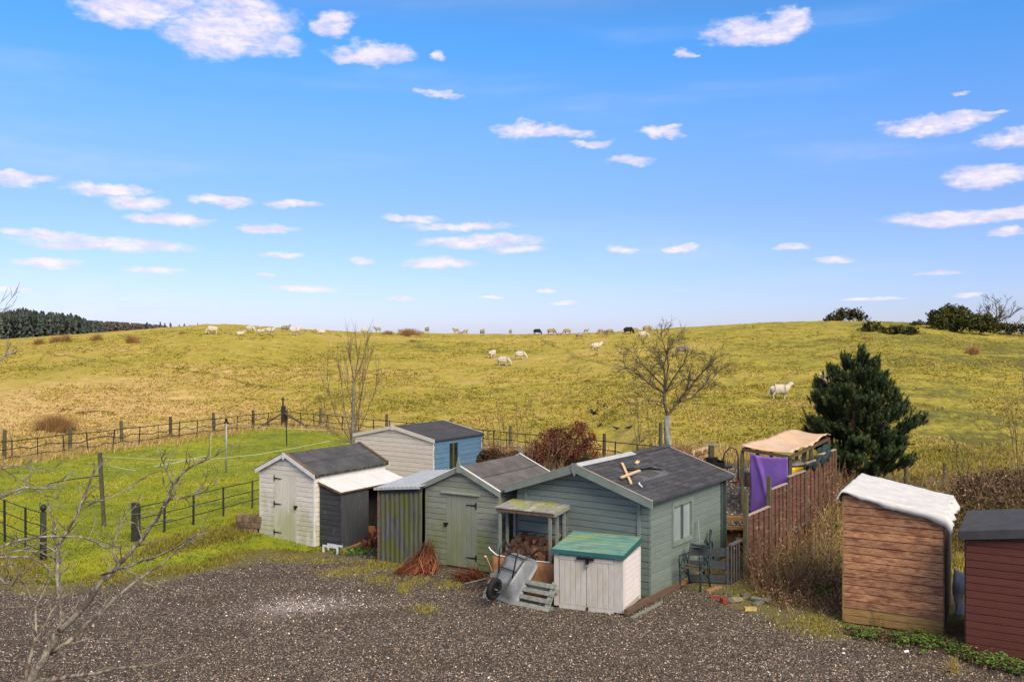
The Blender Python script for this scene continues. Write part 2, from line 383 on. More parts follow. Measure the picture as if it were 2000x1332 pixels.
def ground_material(name, kind):
    m, b, p = mat(name)
    pos = geo_pos(b)
    p.inputs['Roughness'].default_value = .95
    p.inputs['Specular IOR Level'].default_value = .15
    bn = b.new('ShaderNodeBump')
    if kind == 'field':
        big = b.noise(b.mapping(pos, (.035, .09, 0)), 1.0, 4, .6)
        mid = b.noise(b.mapping(pos, (.35, .55, 0)), 1.0, 4, .65)
        fine = b.noise(b.mapping(pos, (3.2, 2.2, 0)), 1.0, 4, .7)
        at = b.new('ShaderNodeAttribute', attribute_name='straw')
        f = b.math('ADD', b.math('MULTIPLY', big, .6), b.math('MULTIPLY', mid, .55))
        f = b.math('ADD', f, b.math('MULTIPLY', b.math('SUBTRACT', fine, .5), .55))
        f = b.math('ADD', f, b.math('MULTIPLY', at.outputs['Fac'], .30))
        c = b.ramp(b.math('SUBTRACT', f, .12), [(.26, (.12, .11, .022)), (.36, (.25, .22, .030)), (.46, (.33, .265, .042)), (.58, (.39, .285, .08)), (.72, (.50, .35, .14)), (.86, (.30, .18, .08))])
        wear = b.new('ShaderNodeAttribute', attribute_name='wear')
        c = b.mix(wear.outputs['Fac'], c, (.10, .085, .022))
        rough_ = b.new('ShaderNodeAttribute', attribute_name='bank')
        c = b.mix(rough_.outputs['Fac'], c, b.ramp(mid, [(.35, (.055, .040, .022)), (.5, (.11, .085, .035)), (.65, (.14, .14, .03))]))
        h = b.math('ADD', b.math('MULTIPLY', mid, .5), b.math('MULTIPLY', fine, .5))
        bn.inputs['Strength'].default_value = .9
        bn.inputs['Distance'].default_value = .25
        b.link(h, bn.inputs['Height'])
    elif kind == 'lawn':
        big = b.noise(b.mapping(pos, (.22, .3, 0)), 1.0, 4, .6)
        mid = b.noise(b.mapping(pos, (1.6, 1.6, 0)), 1.0, 4, .65)
        f = b.math('ADD', b.math('MULTIPLY', big, .6), b.math('MULTIPLY', mid, .45))
        c = b.ramp(f, [(.32, (.06, .10, .014)), (.46, (.16, .19, .014)), (.58, (.25, .26, .018)), (.74, (.36, .30, .05))])
        bn.inputs['Strength'].default_value = .7
        bn.inputs['Distance'].default_value = .06
        b.link(b.noise(pos, 9, 4, .7), bn.inputs['Height'])
    else:
        v = b.new('ShaderNodeTexVoronoi', feature='F1')
        b.link(b.mapping(pos, (1, 1, 0)), v.inputs['Vector'])
        v.inputs['Scale'].default_value = 34
        sx = b.new('ShaderNodeSeparateColor')
        b.link(v.outputs['Color'], sx.inputs[0])
        c = b.ramp(sx.outputs[0], [(0, (.036, .032, .028)), (.35, (.115, .092, .070)), (.6, (.21, .155, .108)), (.8, (.29, .23, .165)), (.93, (.42, .34, .26)), (1, (.66, .58, .48))], 'CONSTANT' if False else 'LINEAR')
        c = b.mix(b.step(v.outputs['Distance'], .25, .60, 0, .75), c, (.022, .019, .017))
        big = b.noise(b.mapping(pos, (.5, .8, 0)), 1.0, 4, .6)
        c = b.mix(b.step(big, .52, .72, 0, .55), c, (.10, .085, .07))
        mud = b.noise(b.mapping(pos, (.35, 1.1, 0)), 1.0, 5, .65)
        c = b.mix(b.step(mud, .44, .62, 0, .55), c, b.mix(b.step(v.outputs['Distance'], .2, .6), (.105, .078, .050), (.05, .038, .025)))
        mossn = b.noise(b.mapping(pos, (.9, 1.3, 0)), 1.0, 5, .7)
        em = b.new('ShaderNodeAttribute', attribute_name='moss')
        c = b.mix(b.math('MULTIPLY', b.step(b.math('ADD', mossn, b.math('MULTIPLY', em.outputs['Fac'], .34)), .60, .80), .8), c, (.15, .135, .035))
        pa = b.new('ShaderNodeAttribute', attribute_name='pale')
        c = b.mix(b.math('MULTIPLY', b.math('MULTIPLY', pa.outputs['Fac'], .6), b.step(mid2 := b.noise(b.mapping(pos, (7, 5, 0)), 1.0, 4, .7), .36, .62)), c, (.42, .37, .35))
        bn.inputs['Strength'].default_value = 1.0
        bn.inputs['Distance'].default_value = .02
        b.link(b.math('MULTIPLY', v.outputs['Distance'], -1.0), bn.inputs['Height'])
    b.link(c, p.inputs['Base Color'])
    b.link(bn.outputs[0], p.inputs['Normal'])
    return m


MT['field'] = ground_material('hill_pasture_ground', 'field')
MT['lawn'] = ground_material('mown_lawn_ground', 'lawn')
MT['gravel'] = ground_material('crushed_stone_gravel', 'gravel')


# ------------------------------------------------------------------ object helpers
def tag(o, label=None, cat=None, group=None, kind=None):
    if label: o['label'] = label
    if cat: o['category'] = cat
    if group: o['group'] = group
    if kind: o['kind'] = kind
    return o


def thing(name, label, cat, loc=(0, 0, 0), rz=0., group=None):
    o = bpy.data.objects.new(name, None)
    o.empty_display_size = .2
    COL.objects.link(o)
    o.location = loc
    o.rotation_euler = (0, 0, rz)
    return tag(o, label, cat, group)


def meshobj(name, me, m, parent=None, smooth=False):
    me.materials.clear()
    for mm in (m if isinstance(m, (list, tuple)) else [m]):
        me.materials.append(MT[mm] if isinstance(mm, str) else mm)
    if smooth:
        me.polygons.foreach_set('use_smooth', [True] * len(me.polygons))
    o = bpy.data.objects.new(name, me)
    COL.objects.link(o)
    if parent is not None:
        o.parent = parent
    return o


def shared(name, src, parent, loc=(0, 0, 0), rot=(0, 0, 0), scale=(1, 1, 1)):
    """another object on the same mesh data"""
    o = bpy.data.objects.new(name, src.data)
    COL.objects.link(o)
    o.parent = parent
    o.location = loc; o.rotation_euler = rot; o.scale = scale
    return o


class MB:
    def __init__(self):
        self.v = []; self.f = []; self.mi = []

    def add(self, vs, fs, mi=0):
        k = len(self.v)
        self.v += [tuple(p) for p in vs]
        self.f += [tuple(i + k for i in f) for f in fs]
        self.mi += [mi] * len(fs)
        return self

    def hexa(self, p, mi=0):
        """8 points: bottom ring 0-3, top ring 4-7"""
        return self.add(p, [(3, 2, 1, 0), (4, 5, 6, 7), (0, 1, 5, 4), (1, 2, 6, 5), (2, 3, 7, 6), (3, 0, 4, 7)], mi)

    def box(self, x0, x1, y0, y1, z0, z1, mi=0):
        return self.hexa([(x0, y0, z0), (x1, y0, z0), (x1, y1, z0), (x0, y1, z0), (x0, y0, z1), (x1, y0, z1), (x1, y1, z1), (x0, y1, z1)], mi)

    def beam(self, a, b, w_, h_, up=(0, 0, 1), mi=0):
        """bar from a to b with section w_ (sideways) x h_ (along up)"""
        a, b = Vector(a), Vector(b)
        d = (b - a).normalized()
        s = d.cross(Vector(up))
        if s.length < 1e-4:
            s = d.cross(Vector((1, 0, 0)))
        s.normalize()
        u = s.cross(d).normalized()
        s *= w_ / 2; u *= h_ / 2
        return self.hexa([a - s - u, a + s - u, a + s + u, a - s + u, b - s - u, b + s - u, b + s + u, b - s + u], mi)

    def tube(self, pts, rads, n=6, cap=True, mi=0):
        pts = [Vector(p) for p in pts]
        if not isinstance(rads, (list, tuple)):
            rads = [rads] * len(pts)
        rings = []
        ref = Vector((0, 0, 1))
        prev = None
        vs = []
        for i, p in enumerate(pts):
            d = (pts[min(i + 1, len(pts) - 1)] - pts[max(i - 1, 0)])
            if d.length < 1e-9: d = Vector((0, 0, 1))
            d.normalize()
            if prev is None:
                s = d.cross(ref)
                if s.length < .1: s = d.cross(Vector((1, 0, 0)))
            else:
                s = prev - d * prev.dot(d)
                if s.length < 1e-5: s = d.cross(ref)
            s.normalize(); prev = s
            u = d.cross(s)
            for k in range(n):
                a = 2 * math.pi * k / n
                vs.append(p + (s * math.cos(a) + u * math.sin(a)) * rads[i])
        fs = []
        for i in range(len(pts) - 1):
            for k in range(n):
                a = i * n + k; b_ = i * n + (k + 1) % n
                fs.append((a, b_, b_ + n, a + n))
        if cap:
            fs.append(tuple(range(n - 1, -1, -1)))
            fs.append(tuple(range((len(pts) - 1) * n, len(pts) * n)))
        return self.add(vs, fs, mi)

    def prism(self, poly, axis_a, axis_b, origin, ext, mi=0):
        """extrude a 2-D polygon (a,b) placed with axis vectors, along ext"""
        A, B, O, E_ = Vector(axis_a), Vector(axis_b), Vector(origin), Vector(ext)
        n = len(poly)
        vs = [O + A * a + B * b_ for a, b_ in poly] + [O + A * a + B * b_ + E_ for a, b_ in poly]
        fs = [tuple(range(n - 1, -1, -1)), tuple(range(n, 2 * n))] + [(i, (i + 1) % n, (i + 1) % n + n, i + n) for i in range(n)]
        return self.add(vs, fs, mi)

    def mesh(self, name):
        me = bpy.data.meshes.new(name)
        me.from_pydata(self.v, [], self.f)
        if any(self.mi):
            me.polygons.foreach_set('material_index', self.mi)
        return me

    def build(self, name, m, parent=None, smooth=False):
        me = self.mesh(name)
        import bmesh
        bm = bmesh.new(); bm.from_mesh(me)
        bmesh.ops.recalc_face_normals(bm, faces=bm.faces)
        bm.to_mesh(me); bm.free()
        return meshobj(name, me, m, parent, smooth)


def box_part(name, m, parent, x0, x1, y0, y1, z0, z1):
    return MB().box(x0, x1, y0, y1, z0, z1).build(name, m, parent)


def np_mesh(name, V, T, m, tint=None, parent=None, attrs=None, quads=False, smooth=False):
    """big mesh from numpy arrays; T is (M,3) or (M,4)"""
    me = bpy.data.meshes.new(name)
    k = T.shape[1]
    me.vertices.add(len(V)); me.loops.add(T.size); me.polygons.add(len(T))
    me.vertices.foreach_set('co', np.ascontiguousarray(V, dtype=np.float32).ravel())
    me.loops.foreach_set('vertex_index', np.ascontiguousarray(T, dtype=np.int32).ravel())
    me.polygons.foreach_set('loop_start', np.arange(0, T.size, k, dtype=np.int32))
    me.polygons.foreach_set('loop_total', np.full(len(T), k, dtype=np.int32))
    me.update(calc_edges=True)
    if tint is not None:
        a = me.attributes.new('tint', 'FLOAT', 'POINT')
        a.data.foreach_set('value', np.ascontiguousarray(tint, dtype=np.float32))
    for kk, vv in (attrs or {}).items():
        a = me.attributes.new(kk, 'FLOAT', 'POINT')
        a.data.foreach_set('value', np.ascontiguousarray(vv, dtype=np.float32))
    o = meshobj(name, me, m, parent, smooth)
    return o


# ------------------------------------------------------------------ noise + terrain
_lat = rng.random((256, 256))


def vnoise(x, y):
    x = np.asarray(x, float); y = np.asarray(y, float)
    xi = np.floor(x).astype(int); yi = np.floor(y).astype(int)
    fx = x - xi; fy = y - yi
    fx = fx * fx * (3 - 2 * fx); fy = fy * fy * (3 - 2 * fy)
    a = _lat[xi & 255, yi & 255]; b = _lat[(xi + 1) & 255, yi & 255]
    c = _lat[xi & 255, (yi + 1) & 255]; d = _lat[(xi + 1) & 255, (yi + 1) & 255]
    return (a * (1 - fx) + b * fx) * (1 - fy) + (c * (1 - fx) + d * fx) * fy


def fbm(x, y, o=4, g=.5):
    s = 0; a = 1; t = 0
    for i in range(o):
        s = s + a * vnoise(x * 2 ** i + 17.3 * i, y * 2 ** i + 9.1 * i); t += a; a *= g
    return s / t


def sstep(a, b, x):
    t = np.clip((np.asarray(x, float) - a) / (b - a), 0, 1)
    return t * t * (3 - 2 * t)


SKY_U = np.array([-700, -300, 0, 100, 200, 300, 400, 450, 500, 600, 700, 800, 900, 1000, 1100, 1200, 1300, 1400, 1500, 1600, 1700, 1800, 1880, 1940, 2000, 2300, 2700.])
SKY_V = np.array([672, 668, 664, 657, 650, 642, 634.5, 635, 638, 644, 649, 651, 653, 654, 653, 649.5, 643, 637, 631, 628, 628, 631, 640, 646, 651, 664, 668.])
# back fence line, metres: far corner of the lawn, then towards the right
FC = (-13.2, 53.3)


def fence_y(x):
    """y of the field edge behind gardens for a given x"""
    x = np.asarray(x, float)
    left = 37.5 + (x + 20.3) * (53.3 - 37.5) / (20.3 - 13.2)
    right = 53.3 - .948 * (x + 13.2)
    r = np.where(x < FC[0], left, right)
    return np.clip(r, 31.0, 60)


def fence_yu(s):
    """distance at which the ray x = s*y meets the field edge"""
    s = np.asarray(s, float)
    # right branch: y = 53.3 - .948*(s*y+13.2)
    yr = (53.3 - .948 * 13.2) / (1 + .948 * s)
    k = (53.3 - 37.5) / (20.3 - 13.2)
    yl = (37.5 + 20.3 * k) / (1 - k * s)
    y = np.where(s < FC[0] / FC[1], yl, yr)
    return np.clip(y, 30, 60)


GT = np.array([-1, 0, .27, .56, .85, 1.0, 1.1, 1.2, 1.4, 2.0, 4.0])
GV = np.array([0, 0, .19, .47, .83, .955, .99, 1.0, .95, .45, -.6])


def gprof(t):
    # monotone-ish smooth interpolation of the hill profile
    t = np.clip(t, -1, 4)
    base = 0
    for k, wgt in ((-.06, .25), (0, .5), (.06, .25)):
        base = base + wgt * np.interp(t + k, GT, GV)
    return base


def ridge_y(s):
    u = 1000 + FPX * s
    return np.interp(u, [-700, 0, 400, 1000, 1600, 2000, 2700], [118, 112, 108, 112, 112, 104, 104])


_cal_s = (SKY_U - 1000) / FPX
_zr = np.full(len(SKY_U), 6.0)
for _ in range(12):
    for i, s in enumerate(_cal_s):
        yf = fence_yu(s); yr = ridge_y(s)
        yy = np.linspace(yf, yr * 1.5, 400)
        z = gprof((yy - yf) / (yr - yf)) * _zr[i]
        el_ = np.max((z - H) / yy)
        tgt = (V0 - SKY_V[i]) / FPX
        _zr[i] += (tgt - el_) * yr * .9


def terrain(x, y, detail=True):
    x = np.asarray(x, float); y = np.asarray(y, float)
    yy = np.maximum(y, 1.0)
    s = np.clip(x / yy, -1.2, 1.2)
    yf = fence_yu(s); yr = ridge_y(s)
    t = (yy - yf) / (yr - yf)
    zr = np.interp(1000 + FPX * s, SKY_U, _zr)
    z = gprof(t) * zr
    # raised garden terrace and the bank on the right
    up = .72 * sstep(4.6, 6.2, x) * sstep(21.8, 24.5, y)
    up = up + .25 * sstep(8.5, 11, x) * sstep(20, 24, y) * 0
    z = z + up * (1 - sstep(.0, .5, t)) + up * sstep(0, .5, t) * .35 * (1 - sstep(.5, 1., t))
    # lawn bank above the gravel on the left
    if detail:
        fieldw = sstep(0.0, .06, t)
        z = z + fieldw * ((fbm(x * .09, y * .07, 3) - .5) * .55 * (1 - sstep(.7, 1.0, t) * .7) + (fbm(x * 1.2 + 5, y * 1.0, 3) - .5) * .36)
    return z


def ground_at(u, v, ymin=12., ymax=150.):
    """the point of the ground the photo shows at pixel (u, v)"""
    s = (u - 1000) / FPX
    ys = np.linspace(ymin, ymax, 3000)
    z = terrain(s * ys, ys)
    pv = V0 - (z - H) / ys * FPX
    hit = np.where(pv <= v)[0]
    i = hit[0] if len(hit) else int(np.argmin(pv))
    return Vector((s * ys[i], ys[i], float(z[i])))


def at(u, v, d):
    return Vector(((u - 1000) / FPX * d, d, H + (V0 - v) / FPX * d))


def g0(u, v, z=0.):
    d = (H - z) * FPX / (v - V0)
    return Vector(((u - 1000) / FPX * d, d, z))


def seg_dist(x, y, pts):
    best = np.full(np.shape(x), 1e9)
    for (ax, ay), (bx, by) in zip(pts[:-1], pts[1:]):
        dx, dy = bx - ax, by - ay
        t = np.clip(((x - ax) * dx + (y - ay) * dy) / (dx * dx + dy * dy), 0, 1)
        best = np.minimum(best, np.hypot(x - ax - t * dx, y - ay - t * dy))
    return best


def inside(x, y, poly):
    c = np.zeros(np.shape(x), bool)
    n = len(poly)
    for i in range(n):
        ax, ay = poly[i]; bx, by = poly[(i + 1) % n]
        cond = ((ay > y) != (by > y)) & (x < (bx - ax) * (y - ay) / (by - ay + 1e-12) + ax)
        c ^= cond
    return c


def sdist(x, y, poly):
    d = seg_dist(x, y, list(poly) + [poly[0]])
    return np.where(inside(x, y, poly), d, -d)


TRODS = [[(1020, 655), (1060, 668), (1110, 690), (1160, 705), (1250, 730)], [(380, 728), (470, 745), (600, 765), (700, 776), (850, 792), (1000, 800)],
         [(80, 690), (250, 712), (420, 735)], [(640, 740), (760, 752), (900, 760)], [(1150, 745), (1350, 760), (1600, 745)], [(1220, 790), (1500, 792), (1650, 800)], [(480, 712), (700, 728), (860, 742)]]
trod_m = []
for tr in TRODS:
    trod_m.append([tuple(ground_at(u, v)[:2]) for u, v in tr])

# --- zones
LAWN = [g0(-250, 985)[:2], (-20.0, 37.9), (-13.2, 53.0), (-9.0, 49.2), (-3.0, 43.5), (-1.5, 30), (-3.2, 24.4), tuple(g0(606, 1078)[:2]), tuple(g0(560, 1075)[:2]), tuple(g0(512, 1072)[:2]), tuple(g0(430, 1092)[:2]), tuple(g0(380, 1106)[:2]),
        tuple(g0(300, 1120)[:2]), tuple(g0(200, 1131)[:2]), tuple(g0(90, 1140)[:2]), tuple(g0(58, 1104)[:2]), tuple(g0(0, 1090)[:2]), tuple(g0(-300, 1060)[:2])]
LAWN = [(float(a), float(b)) for a, b in LAWN]
YARD = [(-16, 4), (14, 4), (14, 12.5)] + [tuple(g0(u, v)[:2]) for u, v in [(1990, 1300), (1880, 1265), (1660, 1222), (1645, 1172), (1590, 1168), (1520, 1172), (1480, 1150), (1420, 1138), (1390, 1120)]] + [(5.2, 20.3), (4.9, 21.6), (3, 21.2), (0, 22.5), (-2.6, 24), (-5, 23.2)] + \
       [tuple(g0(u, v)[:2]) for u, v in [(600, 1083), (510, 1078), (430, 1096), (380, 1110), (300, 1124), (200, 1136), (90, 1144), (55, 1108), (0, 1094), (-300, 1064)]]
YARD = [(float(a), float(b)) for a, b in YARD]

# --- main ground sheet, fan-shaped grid so that near ground is finer
nu, ny = 640, 620
us = np.linspace(-1.25, 1.25, nu)
ys = np.concatenate([np.linspace(2, 30, 110, endpoint=False), np.linspace(30, 130, 420, endpoint=False), np.geomspace(130, 900, ny - 530)])
UU, YY = np.meshgrid(us, ys)
XX = UU * np.maximum(YY, 18)
ZZ = terrain(XX, YY)
ly = sdist(XX, YY, YARD)
wear = np.zeros_like(XX)
for tm in trod_m:
    d = seg_dist(XX + (fbm(XX * .3, YY * .3, 2) - .5) * 2.0, YY, tm)
    wear = np.maximum(wear, (1 - sstep(.08, .42, d)) * (.35 + .65 * vnoise(XX * .5, YY * .5)))
ZZ = ZZ - .05 * wear
ll0 = sdist(XX, YY, LAWN)
ZZ = ZZ - .05 * sstep(0.05, .5, ly) - .05 * sstep(.05, .5, ll0)
TERR = [(4.72, 22.35), (6.55, 22.05), (8.5, 25.0), (11.6, 29.6), (11.4, 31.5), (4.6, 32.0)]
ZZ = ZZ - .05 * sstep(0, .5, sdist(XX, YY, TERR))
uu_ = 1000 + FPX * XX / np.maximum(YY, 1)
tt_ = (YY - fence_yu(np.clip(XX / YY, -1.2, 1.2)))
straw = sstep(700, 100, uu_) * sstep(45, 8, tt_) * 1.0 - .35 * sstep(1200, 1700, uu_)
bank = (1 - sstep(-2, 4, tt_) * 1.0) * np.maximum(sstep(-6, -1, XX), sstep(34, 28, YY)) * .9
idx = np.arange(nu * ny).reshape(ny, nu)
T = np.stack([idx[:-1, :-1], idx[:-1, 1:], idx[1:, 1:], idx[1:, :-1]], -1).reshape(-1, 4)
ground = np_mesh('field', np.stack([XX, YY, ZZ], -1).reshape(-1, 3), T, 'field', attrs={'wear': wear.ravel() * .8, 'straw': straw.ravel(), 'bank': bank.ravel()}, smooth=True)
tag(ground, 'rough yellow-green sheep pasture rising to the skyline', kind='structure')


def sheet(name, poly, m, step, off, zf, label, moss=False, jag=.25):
    xs = [p[0] for p in poly]; y_ = [p[1] for p in poly]
    gx = np.arange(min(xs) - .5, max(xs) + .5, step); gy = np.arange(min(y_) - .5, max(y_) + .5, step)
    X, Y = np.meshgrid(gx, gy)
    d = sdist(X, Y, poly) + (fbm(X * 1.3, Y * 1.3, 3) - .5) * jag
    Z = zf(X, Y) + np.where(d > 0, off * np.clip(d / .15, 0, 1), d * .8)
    keep = (d > -.35)
    ii = np.arange(X.size).reshape(X.shape)
    k4 = keep[:-1, :-1] & keep[:-1, 1:] & keep[1:, 1:] & keep[1:, :-1]
    Q = np.stack([ii[:-1, :-1], ii[:-1, 1:], ii[1:, 1:], ii[1:, :-1]], -1)[k4]
    used = np.unique(Q)
    remap = np.full(X.size, -1); remap[used] = np.arange(len(used))
    V = np.stack([X, Y, Z], -1).reshape(-1, 3)[used]
    at_ = {}
    if moss:
        dm = sdist(X, Y, poly)
        e = sstep(1.6, .0, dm) * (Y > 15) + .9 * np.exp(-(((X - 5.6) / 1.4) ** 2 + ((Y - 17.2) / 1.3) ** 2)) + .8 * np.exp(-(((X + 2.9) / 1.3) ** 2 + ((Y - 20.0) / .8) ** 2))
        pp = g0(600, 1183)
        pale = np.exp(-(((X - pp.x) / .85) ** 2 + ((Y - pp.y) / .6) ** 2) * 1.2) + .6 * np.exp(-(((X - g0(545, 1195).x) / .5) ** 2 + ((Y - g0(545, 1195).y) / .35) ** 2))
        at_ = {'moss': np.clip(e, 0, 1).ravel()[used], 'pale': np.clip(pale, 0, 1).ravel()[used]}
    o = np_mesh(name, V, remap[Q], m, attrs=at_, smooth=True)
    return tag(o, label, kind='structure')


yard_z = lambda X, Y: (fbm(X * .6, Y * .6, 3) - .5) * .05
sheet('gravel_yard', YARD, 'gravel', .09, .012, yard_z, 'grey-brown crushed gravel yard with mossy edges', moss=True)
lawn_z = lambda X, Y: terrain(X, Y, False) + (fbm(X * .5, Y * .5, 3) - .5) * .09 + .16 * sstep(.0, 1.2, sdist(X, Y, LAWN)) * sstep(30, 26, Y) * sstep(-12, -9, X)
sheet('lawn', LAWN, 'lawn', .16, .02, lawn_z, 'bright green mown lawn inside the iron railings')
terr_z = lambda X, Y: .73 + (fbm(X * .6, Y * .6, 3) - .5) * .04
sheet('gravel_terrace', TERR, 'gravel', .12, .014, terr_z, 'raised gravel terrace behind the big shed')
#@@PART2

# ------------------------------------------------------------------ sheds
def lerp(a, b, t):
    return a + (b - a) * t


def lap_board(parent, P, U, N, a0b, a1b, a0t, a1t, z0, z1, m, name='board', proud=.022, lip=.018, gap=.004):
    """one lap board on a wall: P wall origin, U along, N outward (local vectors); trapezoid ends for gables"""
    P, U, N = Vector(P), Vector(U), Vector(N)
    j = random.uniform(-.0015, .0015)
    sec = [(0, .0), (proud + j, .0), (proud + j * 1.5, .84), (.003, .925), (.001, 1.0), (0, 1.0)]
    Z_TILT = random.uniform(-.003, .003)
    vs = []
    for e in (0, 1):
        for dp, f in sec:
            a = lerp(a0b, a0t, f) if e == 0 else lerp(a1b, a1t, f)
            vs.append(P + U * a + N * dp + Vector((0, 0, lerp(z0, z1 - gap * .3, f) + j + (Z_TILT if e else 0))))
    n = len(sec)
    fs = [tuple(range(n)), tuple(range(2 * n - 1, n - 1, -1))] + [(i, (i + 1) % n, (i + 1) % n + n, i + n) for i in range(n)]
    mb = MB(); mb.add(vs, fs)
    return mb.build(name, m, parent)


def wall_boards(parent, P, U, N, L, prof, z0, bh, m, holes=(), name='board', proud=.022):
    """boards over a wall of length L; prof(z)->(a_min,a_max) width of wall at height z; holes: (a0,a1,z0,z1)"""
    z = z0
    top = prof('top')
    while z < top - .02:
        z1 = min(z + bh, top)
        l0, r0 = prof(z); l1, r1 = prof(z1 - 1e-4)
        if r0 - l0 > .05:
            segs = [(l0, r0, l1, r1)]
            for (ha, hb, hz0, hz1) in holes:
                if z + bh * .45 > hz0 and z + bh * .45 < hz1:
                    ns = []
                    for (a, b_, c, d) in segs:
                        if ha > a and hb < b_:
                            ns += [(a, ha, c, ha), (hb, b_, hb, d)]
                        elif hb <= a or ha >= b_: ns.append((a, b_, c, d))
                        elif ha <= a: ns.append((hb, b_, hb, d))
                        else: ns.append((a, ha, c, ha))
                    segs = ns
            for (a, b_, c, d) in segs:
                lap_board(parent, P, U, N, a, b_, c, max(d, c + .01), z, z1, m, name, proud)
        z += bh


def gable_prof(W_, e, a):
    def f(z):
        if z == 'top': return a
        if z <= e: return (0, W_)
        k = (z - e) / (a - e) * W_ / 2
        return (k, W_ - k)
    return f


def rect_prof(L, top):
    return lambda z: top if z == 'top' else (0, L)


def slab(parent, name, m, p00, p10, p11, p01, th):
    """roof sheet from four corners (eave-front, ridge-front, ridge-back, eave-back), thickness downwards"""
    q = [Vector(p) for p in (p00, p10, p11, p01)]
    n = (q[1] - q[0]).cross(q[3] - q[0]).normalized()
    if n.z < 0: n = -n
    mb = MB(); mb.hexa([p - n * th for p in q] + q)
    return mb.build(name, m, parent), n


def hinge(parent, P, U, N, a, z, length, m='iron', sign=1):
    P, U, N = Vector(P), Vector(U), Vector(N)
    mb = MB()
    Z = Vector((0, 0, 1))
    o = P + U * a + Z * z + N * .03
    mb.prism([(0, -.018), (0, .018), (sign * length, .006), (sign * length, -.006)], U, Z, o, N * .006)
    mb.prism([(-.014, -.07), (.014, -.07), (.014, .07), (-.014, .07)], U, Z, o, N * .008)
    return mb.build('hinge', m, parent)


def plank_door(parent, P, U, N, a0, a1, z0, z1, n, m, lock_a=None, lock_z=1.0, hinges=(), hs=1, proud=.02):
    P, U, N = Vector(P), Vector(U), Vector(N)
    Z = Vector((0, 0, 1))
    mb = MB(); mb.prism([(a0, z0), (a1, z0), (a1, z1), (a0, z1)], U, Z, P + N * .002, N * .008)
    d = mb.build('door', m, parent)
    w_ = (a1 - a0) / n
    for i in range(n):
        x0 = a0 + i * w_ + .003; x1 = a0 + (i + 1) * w_ - .003
        j = random.uniform(0, .002)
        mb = MB()
        mb.prism([(x0, .0105), (x1, .0105), (x1, proud - .004 + j), (x1 - .005, proud + j), (x0 + .005, proud + j), (x0, proud - .004 + j)], U, N, P + Z * (z0 + random.uniform(0, .006)), Z * (z1 - z0 - .008))
        mb.build('plank', m, d)
    for hz in hinges:
        a = a0 + .01 if hs > 0 else a1 - .01
        hinge(d, P, U, N, a, hz, .26, 'iron', hs)
    if lock_a is not None:
        mb = MB(); o = P + U * lock_a + Z * lock_z + N * (proud + .003)
        mb.prism([(-.07, -.02), (.05, -.02), (.05, .02), (-.07, .02)], U, Z, o, N * .01)
        mb.prism([(-.025, -.07), (.02, -.07), (.02, -.015), (-.025, -.015)], U, Z, o + N * .012, N * .02)
        mb.tube([o + N * .012, o + N * .05], [.03, .026], 10)
        mb.build('lock', 'iron', d)
    return d


